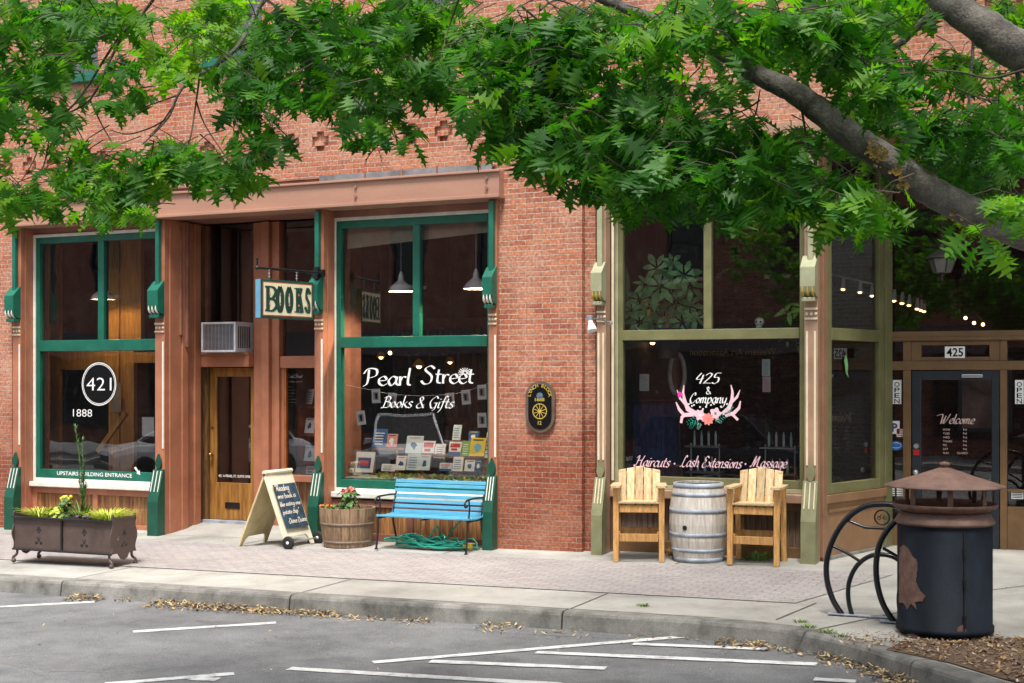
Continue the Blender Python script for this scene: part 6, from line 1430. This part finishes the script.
for px,py,L in leaves: c=Vector((fx(px,.8),.8,fz(px,py,.8))); b.tube([ctr+Vector((0,0,-.1)),(ctr+c)/2+Vector((0,.05,0)),c],[.016,.01,.006],5)
b.build('stem',mat('grey_stem',(.25,.2,.12),.7,.2,5),t)
b=MB(); b.lathe([(.12,-.45),(.17,-.1),(.18,-.1),(.18,-.08),(.15,-.08)],ctr,20); b.build('pot',mat('dark_pot',(.06,.05,.05),.5,.1,5),t)
# shelf-like rail inside at transom height to carry the plants
b=MB(); b.box(I3[0],I3[1],.40,1.2,I3[3]-.0,I3[3]+.04); part(b,'window_ledge',M['dark_room'])
lz=I3[3]+.04
ctr.z=0
for o_ in [t]:
    pass
def trailing(px,py,lab,n=5,L=.16):
    Y=.6; c=Vector((fx(px,Y),Y,fz(px,py,Y))); t=thing('leafy_plant',tuple(c),lab,'plant'); b=MB()
    for i in range(n): fingerleaf(b,c+Vector((random.uniform(-.12,.12),random.uniform(-.1,.1),random.uniform(-.08,.08))),(random.gauss(0,.5),-1,.7),L,4,0,.9)
    b.build('foliage',[mat('bright_houseplant_leaf',(.18,.36,.07),.4,.15,10,rnd=.3)],t)
trailing(795,313,'bright green leafy plant at the right end of the upper salon panes'); trailing(797,343,'green leaf hanging in the upper right corner of the lower salon pane',2,.12)
c=Vector(at(759.5,322,.55)); t=thing('skull_ornament',tuple(c),'small white skull ornament on the ledge in the salon window','ornament'); b=MB(); b.ball((c.x,c.y,c.z),.058,14,sc=(1,1.1,.95)); b.box(c.x-.03,c.x+.03,c.y-.05,c.y+.02,c.z-.075,c.z-.045); b.build('skull',M['paper'],t,bevel=.004); b=MB()
for s in (-1,1): b.ball((c.x+s*.022,c.y-.052,c.z),.014,8,sc=(1,.6,1))
b.build('eye_socket',M['black_sign'],t)
for i in range(4): 
    pass
# oval mirror, notices, chairs, ladder shapes
Y=1.6; c=Vector((fx(677,Y),Y,fz(677,374,Y))); t=thing('oval_mirror',tuple(c),'large oval grey framed mirror inside the salon left of the 425 lettering','mirror'); b=MB()
rx,rz=.10,.26; P=[(c.x+rx*math.cos(6.283*i/40),c.y,c.z+rz*math.sin(6.283*i/40)) for i in range(41)]; b.tube(P,.03,8); b.build('frame',mat('grey_mirror_frame',(.40,.42,.42),.5,.2,8),t)
b=MB(); disc(b,(c.x,c.y,c.z),rx,rz,0,0,40); b.build('mirror_glass',mat('mirror_face',(.25,.26,.27),.08,0,3,metal=1),t)
b=MB(); b.tube([(c.x,c.y+.05,c.z-.28),(c.x,c.y+.2,.05)],.02,6); b.tube([(c.x-.2,c.y+.15,.06),(c.x+.2,c.y+.15,.06)],.03,6); b.build('stand',M['iron_motif'],t)
def card(px0,py0,px1,py1,Y,lab,m,lines=True):
    b=MB(); x0,x1=fx(px0,Y),fx(px1,Y); z1,z0=fz(px0,py0,Y),fz(px0,py1,Y); b.box(x0,x1,Y,Y+.006,z0,z1)
    if lines:
        for k in range(6): b.box(x0+.02,x1-.02-.02*(k%2),Y-.003,Y-.001,z0+(z1-z0)*(.12+.13*k),z0+(z1-z0)*(.15+.13*k),1)
    o=b.build('notice',[m,mat('notice_print',(.25,.25,.28),.7,.1,10)]); tag(o,lab,'notice')
card(639.5,374,649,391,.6,'grey paper notice behind the left of the lower salon pane',mat('grey_paper',(.4,.42,.42),.7,.1,5))
card(762,359,770,376,.6,'pale mint half of a tall notice at the right of the salon pane',mat('mint_paper',(.42,.55,.52),.7,.1,5)); card(762.5,376.5,770.5,392,.6,'pale pink half of a tall notice at the right of the salon pane',mat('pink_paper',(.55,.36,.38),.7,.1,5))
# reception desk with blue cloth, salon chair
Y=2.0; t=thing('reception_desk',(fx(650,Y),Y,.05),'dim blue draped desk inside the left of the salon','desk'); b=MB(); b.box(fx(632,Y),fx(664,Y),Y,Y+.7,.05,fz(640,403,Y)); b.build('drape',mat('blue_drape',(.02,.06,.22),.7,.3,5,mapping=(8,1,1)),t,bevel=.02); b=MB(); b.box(fx(630,Y),fx(666,Y),Y-.05,Y+.75,fz(640,403,Y),fz(640,400.5,Y)); b.build('tabletop',M['slate'],t,bevel=.01)
for i,(px,lab) in enumerate([(705,'styling stand with shelves at the centre of the salon'),(780,'styling stand with shelves at the right of the salon')]):
    Y=2.6; x=fx(px,Y); t=thing('styling_stand',(x,Y,.05),lab,'stand'); b=MB()
    for s in (-1,1): b.tube([(x+s*.2,Y,.05),(x+s*.2,Y,1.25)],.014,6)
    b.build('frame',M['silver'],t); b=MB()
    for z in (.4,.85,1.2): b.box(x-.24,x+.24,Y-.15,Y+.15,z,z+.02)
    b.build('shelf',M['silver'],t)
    b=MB(); rr=random.Random(px)
    for k in range(8): xx=x-.2+k*.05; b.lathe([(.018,0),(.018,rr.uniform(.08,.16)),(.008,.18),(.008,.20)],(xx,Y,1.221 if k%2 else .871),8)
    b.build('bottle',[CM['pale']],t)
# track lights
def tracklamp(t,px,py,Y):
    c=Vector((fx(px,Y),Y,fz(px,py,Y))); b=MB(); b.tube([c+Vector((0,.05,.16)),c+Vector((0,.02,.06)),c],[.02,.03,.042],10); h=b.build('lamp_head',M['enamel'],t)
    b=MB(); b.ball(c+Vector((0,-.006,-.004)),.026,10,sc=(1,1,.5)); b.build('bulb',M['bulb_white'],h)
t=thing('track_light',at(830,276,2.4),'row of white track spotlights lit over the salon behind the side window','track light')
P=[(828,287,2.6),(843,289.5,3.2),(860,292.5,3.9),(872,296,4.5)]
for p in P: tracklamp(t,*p)
b=MB(); a=at(822,272,2.4); c=at(878,285,4.6); b.tube([a,c],.018,6); b.tube([a,(a[0],a[1],4.9)],.01,6); b.tube([c,(c[0],c[1],4.9)],.01,6); b.build('rail',M['enamel'],t)
t=thing('track_light',at(910,300,4.0),'string of small warm spotlights receding above the salon door','track light')
for p in [(894,301,4.0),(902,303.5,4.4),(909,305.5,4.8),(917,309,5.3),(921,310.5,5.6),(924,311.5,5.9)]: tracklamp(t,*p)
b=MB(); b.tube([at(888,293,3.8),at(926,303,6.0)],.016,6); b.build('rail',M['black'],t)
t=thing('ceiling_light',at(972,318,5.5),'three bulb ceiling light at the back right of the salon','lamp')
for p in [(965.5,318,5.5),(974,323,5.5),(983,324.5,5.5)]: b=MB(); b.ball(at(*p),.026,10); b.build('bulb',M['bulb_white'],t)
b=MB(); b.tube([at(965.5,316,5.55),at(974,311,5.55),at(983,321,5.55)],.012,6); c=at(974,311,5.55); b.tube([c,(c[0],c[1],4.89)],.012,6); b.build('arm',M['black'],t)
t=thing('ceiling_light',at(656,343,3.0),'pair of warm round lamps at the top left of the salon pane','lamp')
for p in [(652.5,343,3.2),(660.5,343,3.2)]: b=MB(); b.ball(at(*p),.038,10,sc=(1,1,.7)); b.build('bulb',M['bulb_white'],t)
b=MB(); b.tube([at(652,340.5,3.2),at(661,340.5,3.2)],.012,6); c=at(656,340.5,3.2); b.tube([c,(c[0],c[1],4.89)],.01,6); b.build('arm',M['black'],t)
# lantern in the doorway porch
Y=1.1; c=Vector(at(942,264,Y)); t=thing('porch_lantern',tuple(c),'old grey hanging lantern with a pagoda roof in the salon porch','lantern'); k=16.9/F
b=MB(); n=6
b.lathe([(16.5*k,5.5*k),(15*k,7*k),(6*k,13*k),(2.5*k,15*k),(2*k,19*k),(0,20*k)],c,n,0,False); rf=b.build('roof',mat('old_zinc',(.10,.095,.085),.5,.2,5),t)
b=MB(); b.lathe([(0,-9*k),(8*k,-8.5*k),(8.5*k,-8*k),(13*k,4.5*k),(12.5*k,5*k)],c,n,0,False); b.build('glass_body',mat('frosted_lantern_glass',(.13,.125,.115),.3,.1,5),t)
b=MB()
for i in range(n): a=6.283*i/n; b.tube([c+Vector((8.6*k*math.cos(a),8.6*k*math.sin(a),-8.2*k)),c+Vector((13.2*k*math.cos(a),13.2*k*math.sin(a),5*k))],.008,5)
b.build('frame',M['iron_motif'],t); b=MB(); b.lathe([(0,-17*k),(1.5*k,-16*k),(1*k,-12*k),(2.5*k,-10*k),(2*k,-9*k)],c,10); b.build('finial',M['iron_motif'],t)
b=MB(); b.tube([c+Vector((0,0,20*k)),(c.x,c.y,4.87)],.008,5); b.build('chain',M['iron_motif'],t)
# wall hangings beyond the salon door
for i,(px,py,Y,w2,h2,lab) in enumerate([(985,395,4.0,.35,.5,'dim framed picture behind the salon door glass')]):
    c=Vector(at(px,py,Y)); t=thing('picture_frame',tuple(c),lab,'picture'); b=MB(); b.ring(c.x-w2,c.x+w2,c.z-h2,c.z+h2,Y,Y+.04,.05); b.build('frame',M['slate'],t); b=MB(); b.box(c.x-w2+.05,c.x+w2-.05,Y+.01,Y+.02,c.z-h2+.05,c.z+h2-.05); b.build('picture',mat('dim_picture',(.22,.12,.10),.6,.4,3),t)
# green leaf sticker hanging in the slanted window
c=SW(MB().add([(.62,.035,0)],[])).v[0]; 
b=MB(); cz=fz(838,366,.8); pts=[(0,.13),(.035,.07),(.05,0),(.04,-.08),(.07,-.14),(.0,-.09),(-.02,0),(-.04,.06)]
b.add([(.62+x,.035,cz+z) for x,z in pts],[list(range(8))]); b.add([(.62+x,.030,cz+z) for x,z in pts],[list(range(8))[::-1]]); SW(b); o=b.build('hanging_leaf',M['hp1']); tag(o,'pale green paper leaf hanging in the slanted salon window','ornament')

# ================================================================== OPPOSITE SIDE (seen in the panes)
OB=thing('brick_building',(-22,-27,0),'brick building across the street seen reflected in the shop panes','building')
def op(b,n,m,p=None,**k): return b.build(n,m,p or OB,**k)
wins=[]; x=-50
while x<-1: wins.append((x+1.2,x+2.6)); x+=3.4
b=MB(); y0,y1=-27.4,-27.0; b.box(-52,4,y0,y1,-.4,3.4); b.box(-52,4,y0,y1,4.2,5.4); b.box(-52,4,y0,y1,3.4,4.2); cur=-52
for a,c in wins: b.box(cur,a,y0,y1,5.4,7.6); cur=c
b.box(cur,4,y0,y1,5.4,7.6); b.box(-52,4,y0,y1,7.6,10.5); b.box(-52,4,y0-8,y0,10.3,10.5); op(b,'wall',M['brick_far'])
for i,(a,c) in enumerate(wins):
    b=MB(); b.ring(a,c,5.4,7.6,-27.12,-27.04,.09); b.box(a+.09,c-.09,-27.11,-27.05,6.46,6.54); wn=op(b,'window',M['slate']); b=MB(); b.box(a+.09,c-.09,-27.2,-27.12,5.49,7.51); op(b,'pane',M['car_glass'],wn); b=MB(); b.box(a-.1,c+.1,-27.0,-26.9,5.28,5.40); op(b,'sill',M['cream'],wn)
for i in range(7):
    x=-50+i*7.2; b=MB(); b.ring(x,x+5.6,.2,3.2,-27.0,-26.92,.12); b.box(x+2.74,x+2.86,-26.99,-26.93,.32,3.08); wn=op(b,'shop_window',M['slate']); b=MB(); b.box(x+.12,x+5.48,-26.99,-26.95,.32,3.08); op(b,'pane',M['car_glass'],wn)
b=MB(); b.prism([(-49,-27,3.9),(-49,-25.3,3.0),(-49,-25.3,2.95),(-49,-27,3.8)],(44,0,0)); op(b,'awning',mat('grey_awning',(.10,.08,.085),.8,.1,3))
b=MB(); b.box(-52,4,-27.1,-26.8,10.3,10.7); b.box(-52,4,-27.1,-26.9,8.4,8.55); op(b,'cornice',M['cream'])
b=MB(); 
b.add([(x_,y_,RZ(x_,y_)+.14) for x_,y_ in [(-60,-27),(10,-27),(10,-21.5),(-60,-21.5)]],[(0,1,2,3)][::1]); b.add([(-60,-21.5,RZ(-60,-21.5)+.14),(10,-21.5,RZ(10,-21.5)+.14),(10,-21.5,RZ(10,-21.5)-.05),(-60,-21.5,RZ(-60,-21.5)-.05)],[(3,2,1,0)]); b.build('far_sidewalk',M['concrete'],kind='structure')
# parked cars
def car(paint,lab,loc,rz,suv=True):
    t=thing('parked_car',(0,0,0),lab,'car','cars parked across the street'); H=1.72 if suv else 1.45; W2=.92; b=MB()
    # body shell: lofted sections along Y (front at -Y)
    sec=[(-2.25,.45,.35,.72),(-2.2,.78,.32,.86),(-1.5,.88,.30,.98),(-1.0,.92,.28,1.04),(0,.92,.28,1.05),(1.2,.92,.28,1.05),(2.0,.90,.30,1.02),(2.25,.80,.40,.9)]
    vs=[]; 
    for (y,w_,zb,zt) in sec:
        vs+=[(-w_*.9,y,zb),(-w_,y,zb+.15),(-w_,y,zt-.18),(-w_*.92,y,zt),(w_*.92,y,zt),(w_,y,zt-.18),(w_,y,zb+.15),(w_*.9,y,zb)]
    fs=[(i*8+j,i*8+(j+1)%8,(i+1)*8+(j+1)%8,(i+1)*8+j) for i in range(len(sec)-1) for j in range(8)]
    b.add(vs,fs+[list(range(8))[::-1],[len(vs)-8+i for i in range(8)]],0,False); b.build('body',paint,t,bevel=.03)
    yb0=2.1 if suv else 1.7; b=MB(); rz_=[(-1.15,.86,1.03),(-.35,.70,H),(yb0-.5,.70,H),(yb0,.84,1.03)]
    b.hexa([(-.86,-1.1,1.02),(.86,-1.1,1.02),(.86,yb0,1.02),(-.86,yb0,1.02),(-.68,-.35,H-.03),(.68,-.35,H-.03),(.68,yb0-.35,H-.03),(-.68,yb0-.35,H-.03)]); b.build('windows',M['car_glass'],t)
    b=MB(); b.box(-.70,.70,-.38,yb0-.33,H-.045,H); 
    for s in (-1,1):
        b.beam((s*.865,-1.12,1.03),(s*.69,-.36,H-.02),.07,.05); b.beam((s*.865,yb0,1.03),(s*.69,yb0-.35,H-.02),.10,.06); b.beam((s*.875,.5,1.03),(s*.695,.5,H-.02),.08,.04,up=(0,1,0))
    b.build('roof',paint,t,bevel=.015)
    for sx in (-1,1):
        for y in (-1.4,1.4):
            b=MB(); b.lathe([(.2,-.11),(.32,-.11),(.35,-.08),(.35,.08),(.32,.11),(.2,.11)],(sx*.82,y,.35),24,axis='x'); wh=b.build('wheel',M['tyre'],t); b=MB(); b.lathe([(0,-.10),(.21,-.09),(.21,.09),(0,.10)],(sx*.82,y,.35),16,axis='x'); b.build('rim',M['chrome'],wh)
        b=MB(); b.obox((sx*.66,-2.2,.74),(.15,0,0),(0,.05,0),(0,0,.08)); b.build('headlight',M['enamel'],t,bevel=.02)
        b=MB(); b.obox((sx*1.0,-.85,1.08),(.09,0,0),(0,.05,0),(0,0,.07)); b.build('mirror',paint,t,bevel=.02)
    b=MB(); b.box(-.45,.45,-2.28,-2.2,.55,.72); b.build('grille',M['black'],t); b=MB(); b.box(-.85,.85,-2.3,-2.18,.36,.5); b.build('bumper',M['black'],t,bevel=.03)
    x,y=loc; t.location=(x,y,RZ(x,y)); t.rotation_euler=(0,0,math.radians(rz)); return t
car(M['car_white'],'white car parked across the street, reflected in the bookshop display window',(-17.4,-14.6),150)
car(M['car_white'],'white car parked across the street, reflected in the window with the 421 oval',(-23.4,-13.6),215,False)
car(M['car_dark'],'dark car parked across the street, reflected in the salon window',(-8.7,-14.2),94)
# ================================================================== TREE
def leafmat():
    m=bpy.data.materials.new('oak_leaf'); m.use_nodes=True; n=m.node_tree.nodes; l=m.node_tree.links; n.remove(n['Principled BSDF']); o=n['Material Output']
    at_=n.new('ShaderNodeAttribute'); at_.attribute_name='rnd'
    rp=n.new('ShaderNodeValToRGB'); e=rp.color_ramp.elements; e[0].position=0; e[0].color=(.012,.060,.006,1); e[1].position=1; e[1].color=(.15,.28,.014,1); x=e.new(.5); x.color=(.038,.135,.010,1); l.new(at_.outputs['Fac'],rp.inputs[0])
    df=n.new('ShaderNodeBsdfDiffuse'); l.new(rp.outputs[0],df.inputs[0]); tl=n.new('ShaderNodeBsdfTranslucent')
    br=n.new('ShaderNodeMix'); br.data_type='RGBA'; br.blend_type='MULTIPLY'; br.inputs[0].default_value=1; br.inputs[7].default_value=(2.5,3.0,.7,1); l.new(rp.outputs[0],br.inputs[6]); l.new(br.outputs[2],tl.inputs[0])
    mx=n.new('ShaderNodeMixShader'); mx.inputs[0].default_value=.42; l.new(df.outputs[0],mx.inputs[1]); l.new(tl.outputs[0],mx.inputs[2])
    gl=n.new('ShaderNodeBsdfGlossy'); gl.inputs['Roughness'].default_value=.5; gl.inputs[0].default_value=(.9,1,.9,1); fr=n.new('ShaderNodeFresnel'); fr.inputs[0].default_value=1.4
    m2=n.new('ShaderNodeMixShader'); m2.inputs[0].default_value=.018; l.new(mx.outputs[0],m2.inputs[1]); l.new(gl.outputs[0],m2.inputs[2]); l.new(m2.outputs[0],o.inputs[0]); return m
M['leaf']=leafmat()
M['bark']=mat('grey_oak_bark',(.17,.15,.125),.85,.25,9,bump=1.0,col2=(.05,.044,.037),fine=.3,mapping=(1,1,1),detail=9)
M['lichen']=mat('ochre_lichen',(.26,.17,.04),.9,.3,30)
M['twig']=mat('brown_twig',(.07,.05,.035),.8,.2,10)
rt=random.Random(11)
LO=[(0,.012),(.13,.03),(.20,.20),(.24,.12),(.28,.06),(.34,.16),(.42,.37),(.45,.26),(.46,.10),(.54,.16),(.66,.47),(.66,.32),(.64,.11),(.74,.13),(.83,.30),(.82,.17),(.80,.07),(.90,.07),(1,.0)]
def leaf(vs,fs,rs,base,d,nrm,L,r):
    d=d.normalized(); s=d.cross(nrm).normalized(); n=s.cross(d); b0=len(vs); k=len(LO); wsc=rt.uniform(.95,1.25); cur=rt.uniform(.05,.45); fold=rt.uniform(-.15,.5)
    for t,w_ in LO:
        c=base+d*(L*t)-n*(cur*L*t*t); up=n*(fold*w_*L*.6)
        vs.append(c); vs.append(c+s*(w_*L*wsc)+up); vs.append(c-s*(w_*L*wsc)+up)
    for i in range(k-1):
        a=b0+3*i; fs.append((a,a+3,a+4,a+1)); fs.append((a,a+2,a+5,a+3)); rs.append(r); rs.append(r)
LV,LF_,LR=[],[],[]; TW=MB()
def cluster(c,rng,nl=8,L=.13,rbase=.5,out=None):
    """a twig end: leaves fan out round the tip and droop"""
    az=rng.uniform(0,6.28); tip=c; root=c+Vector((math.cos(az)*.24,math.sin(az)*.24,rng.uniform(.0,.2)))
    TW.tube([root,(root+tip)/2+Vector((0,0,.03)),tip],[.004,.003,.002],4)
    ax=(tip-root).normalized()
    for i in range(nl):
        f=rng.random()*.8; b_=tip+(root-tip)*f; a=rng.uniform(0,6.28)
        d=Vector((math.cos(a),math.sin(a),rng.uniform(-1.1,.25)))+ax*.5
        pet=d.normalized()*.035; nrm=Vector((rng.gauss(0,.55),rng.gauss(0,.55)-.25,1)).normalized()
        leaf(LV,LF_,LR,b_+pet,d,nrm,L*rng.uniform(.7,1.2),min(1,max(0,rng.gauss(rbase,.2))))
# the crown's masses, each an ellipse seen from the street: px, py, half width, half height, nearest and farthest distance, twig ends, leaf tone with sunlit masses coloured brighter
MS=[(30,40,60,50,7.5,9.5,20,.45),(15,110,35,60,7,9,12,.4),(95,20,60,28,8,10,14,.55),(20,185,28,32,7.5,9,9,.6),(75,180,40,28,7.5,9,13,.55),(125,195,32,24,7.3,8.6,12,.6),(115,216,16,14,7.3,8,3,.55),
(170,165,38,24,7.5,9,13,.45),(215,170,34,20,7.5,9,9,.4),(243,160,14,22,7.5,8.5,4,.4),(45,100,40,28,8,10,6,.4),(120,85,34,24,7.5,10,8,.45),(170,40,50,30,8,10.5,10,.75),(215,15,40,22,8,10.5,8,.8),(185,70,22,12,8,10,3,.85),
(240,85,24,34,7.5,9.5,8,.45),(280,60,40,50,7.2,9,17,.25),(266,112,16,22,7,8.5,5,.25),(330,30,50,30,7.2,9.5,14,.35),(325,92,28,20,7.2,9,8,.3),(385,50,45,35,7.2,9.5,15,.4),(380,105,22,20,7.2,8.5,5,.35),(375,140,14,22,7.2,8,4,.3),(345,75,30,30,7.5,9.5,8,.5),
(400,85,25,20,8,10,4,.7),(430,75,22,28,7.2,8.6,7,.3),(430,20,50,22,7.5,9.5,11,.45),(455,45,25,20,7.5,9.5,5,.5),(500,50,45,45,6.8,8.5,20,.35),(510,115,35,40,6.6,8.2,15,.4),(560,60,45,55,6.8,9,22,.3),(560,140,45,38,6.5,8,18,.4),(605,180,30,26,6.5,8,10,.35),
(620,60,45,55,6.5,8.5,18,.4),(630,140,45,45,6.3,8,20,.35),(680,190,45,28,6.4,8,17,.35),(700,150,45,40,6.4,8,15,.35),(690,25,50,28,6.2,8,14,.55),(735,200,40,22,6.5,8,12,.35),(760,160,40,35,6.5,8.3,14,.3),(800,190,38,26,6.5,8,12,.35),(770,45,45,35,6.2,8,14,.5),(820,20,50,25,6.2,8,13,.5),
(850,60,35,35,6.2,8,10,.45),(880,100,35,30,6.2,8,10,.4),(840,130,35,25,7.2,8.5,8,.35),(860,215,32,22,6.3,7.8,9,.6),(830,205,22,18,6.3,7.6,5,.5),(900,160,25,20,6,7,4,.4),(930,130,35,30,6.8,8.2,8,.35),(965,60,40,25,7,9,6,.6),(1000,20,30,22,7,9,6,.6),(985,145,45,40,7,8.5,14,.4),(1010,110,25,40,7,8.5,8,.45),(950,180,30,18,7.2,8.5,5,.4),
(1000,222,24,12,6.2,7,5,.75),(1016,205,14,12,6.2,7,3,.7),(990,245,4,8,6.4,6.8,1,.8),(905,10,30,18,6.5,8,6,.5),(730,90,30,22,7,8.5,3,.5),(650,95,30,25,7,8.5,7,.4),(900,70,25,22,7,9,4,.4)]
def proj(c):
    d=-c.x*sn+(c.y+DC)*cs; r=c.x*cs+(c.y+DC)*sn; return 512+F*r/d,HYZ-(c.z-HC)*F/d,d
LIMBPTS=[(720,50,16),(760,76,34),(790,90,40),(820,111,42),(850,136,42),(885,158,42),(920,184,40),(955,200,38),(985,212,26),(1000,46,36),(965,20,36),(1024,62,36),(680,30,14),(935,6,30)]
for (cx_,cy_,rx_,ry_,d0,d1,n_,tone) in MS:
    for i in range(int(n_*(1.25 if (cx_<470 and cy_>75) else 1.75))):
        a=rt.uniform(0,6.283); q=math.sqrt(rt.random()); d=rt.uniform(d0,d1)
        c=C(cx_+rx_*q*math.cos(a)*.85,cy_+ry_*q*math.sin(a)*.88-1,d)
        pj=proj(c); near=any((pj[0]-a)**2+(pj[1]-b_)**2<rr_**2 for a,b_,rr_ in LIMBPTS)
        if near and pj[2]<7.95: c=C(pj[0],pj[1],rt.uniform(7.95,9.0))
        cluster(c,rt,rt.randint(7,11),.142*rt.choice((.8,1,1,1.1)),tone+(.03 if cx_<320 else (0 if cx_<480 else -.02)))  # left masses toned up, their backlight put into the leaf colour
# the part of the crown above the photograph's frame, thinner, up and over the road
for i in range(330):
    px=rt.uniform(-120,1300); d=rt.uniform(6,11.5); c=C(px,-rt.uniform(25,420),d); cluster(c,rt,7,.15,rt.uniform(.3,.6))
# unseen upper crown, added high over the sidewalk to shade the salon end
for i in range(900):
    a=rt.uniform(0,6.28); q=rt.random()**.5; c=Vector((1.6+6.2*q*math.cos(a),-6.0+5.2*q*math.sin(a),rt.uniform(6.4,12.5)))
    pj=proj(c)
    if pj[1]>-25: continue
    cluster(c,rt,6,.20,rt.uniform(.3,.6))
tb=C(1215,640,9.6); gx,gy=tb.x,tb.y; gz=G(gx,gy)
TR=thing('oak_tree',(gx,gy,gz-.05),'large oak with lobed bright green leaves and grey limbs reaching over the street','tree')
def limb(pts,rs,name='branch',k=6,n=12,mt='bark',wob=.0):
    P=cr(pts,k); R=[]
    for i in range(len(pts)-1):
        for q in range(k): R.append(rs[i]+(rs[i+1]-rs[i])*q/k)
    R.append(rs[-1]); R=[r*(1+rt.uniform(-.05,.06)) for r in R]
    b=MB(); b.tube(P,R,n); return b.build(name,M[mt],TR)
crot=C(1290,170,8.6)
limb([(gx,gy,gz-.3),(gx,gy,gz+.1),(gx+.03,gy+.02,gz+1.2),tuple(crot),(crot.x+.15,crot.y+.1,crot.z+1.6),(crot.x,crot.y,crot.z+3.2)],[.50,.36,.30,.30,.2,.1],'trunk',n=20)
p=lambda a,b_,d:tuple(C(a,b_,d))
B1=[tuple(crot),p(1150,243,8.0),p(1050,240,7.6),p(1000,224,7.4),p(955,204,7.35),p(920,184,7.35),p(885,158,7.4),p(850,136,7.4),p(820,111,7.5),p(790,90,7.6),p(760,76,7.7),p(722,52,7.8),p(680,30,7.9),p(640,14,8.0),p(590,-8,8.2),p(520,-50,8.6)]
limb(B1,[.16,.11,.090,.084,.080,.079,.076,.073,.068,.060,.055,.047,.04,.034,.03,.02],wob=1)
B2=[tuple(crot+Vector((0,0,.3))),p(1120,95,8.2),p(1050,62,8.0),p(1010,46,7.9),p(985,28,7.9),p(955,8,8.0),p(915,-25,8.2),p(860,-80,8.6)]
limb(B2,[.17,.12,.115,.11,.10,.09,.07,.05])
limb([p(1010,50,7.9),p(1020,85,8.1),p(1028,130,8.3),p(1024,200,8.5)],[.02,.012,.01,.006],n=6)
limb([p(975,18,7.9),p(972,60,7.9),p(968,110,7.9),p(960,160,7.9)],[.013,.009,.008,.004],n=6)
limb([p(860,42,8.3),p(893,47,8.2),p(925,20,8.1),p(950,6,8.0)],[.018,.022,.025,.03],n=7)
limb([p(752,76,7.7),p(744,48,7.6),p(735,22,7.6),p(728,0,7.6)],[.04,.03,.026,.022],n=8)
limb([p(700,42,7.7),p(728,40,7.5),p(745,35,7.45),p(752,26,7.5)],[.010,.014,.014,.012],n=6)
B3=[p(590,-8,8.2),p(450,-40,8.4),p(330,-35,8.5),p(270,-5,8.5),p(252,22,8.5),p(238,46,8.4),p(215,66,8.3),p(190,80,8.3),p(178,95,8.3),p(168,118,8.3),p(143,144,8.2)]
limb(B3,[.03,.03,.022,.017,.014,.013,.011,.009,.008,.006,.004],n=8)
for pts,r in [([(190,80),(165,84),(140,88)],.006),([(178,95),(150,105),(110,118)],.006),([(200,74),(195,110),(190,140),(183,150)],.007),([(168,118),(150,128),(128,134),(110,130)],.006),([(196,100),(205,125),(228,160)],.006),([(172,108),(160,125),(150,135)],.005),
   ([(160,-10),(142,14),(126,28),(105,58),(85,90),(60,115),(15,120)],.011),([(126,28),(95,38),(50,45),(0,68)],.009),([(126,28),(110,60),(90,100),(60,116)],.01),([(90,100),(102,125),(112,142)],.006),([(260,-5),(300,20),(330,10),(345,0)],.01),([(300,-5),(290,22),(262,38),(240,46)],.009),
   ([(36,130),(36,155),(22,180)],.006),([(50,135),(44,165),(34,180)],.006),([(64,130),(64,148)],.005),([(540,10),(560,0),(600,20)],.008),([(520,5),(545,25),(572,40)],.008),([(715,95),(690,85),(660,88)],.006),([(760,100),(740,112),(700,120)],.006),([(745,130),(755,115),(760,90)],.007),([(1024,70),(990,78),(960,72),(930,70)],.008),([(880,30),(900,60),(905,75)],.007),([(1000,100),(980,98),(950,85)],.006),
   ([(460,-5),(448,30),(440,60)],.006),([(400,0),(395,40),(385,80)],.006),([(350,30),(345,60),(370,120)],.005),([(560,30),(570,80),(590,130)],.008),([(640,40),(650,90),(670,150)],.009),([(520,30),(515,70),(530,110)],.007),([(800,100),(810,150),(830,190)],.008),([(900,180),(880,205),(860,220)],.007),([(1024,190),(1010,215),(990,225)],.006)]:
    d=8.4 if pts[0][0]<420 else 7.5; q=[p(a,b_,d+.1*math.sin(i*2.1)) for i,(a,b_) in enumerate(pts)]; P=cr(q,4); TW.tube(P,[r*(1-.6*i/len(P)) for i in range(len(P))],5)
TW.build('twigs',M['twig'],TR)
# lichen on the near limb, following its surface
b=MB()
for i in range(330):
    s=rt.choice([(875,150),(880,155),(925,178),(930,186),(905,182),(960,212),(900,170),(940,192)]); pc_=Vector(C(s[0]+rt.gauss(0,5),s[1]+rt.gauss(0,4),7.3)); roundleaf(b,pc_,rt.uniform(.004,.012),Vector((0,-DC,HC))-pc_)
b.build('lichen_patch',M['lichen'],TR)
# crown
me=bpy.data.meshes.new('crown'); o0=ORG[TR.name]; me.from_pydata([tuple(v-o0) for v in LV],[],LF_); me.materials.append(M['leaf']); a_=me.attributes.new('rnd','FLOAT','FACE'); a_.data.foreach_set('value',LR); me.polygons.foreach_set('use_smooth',[True]*len(LF_)); me.update()
o=bpy.data.objects.new('crown',me); COL.objects.link(o); o.parent=TR
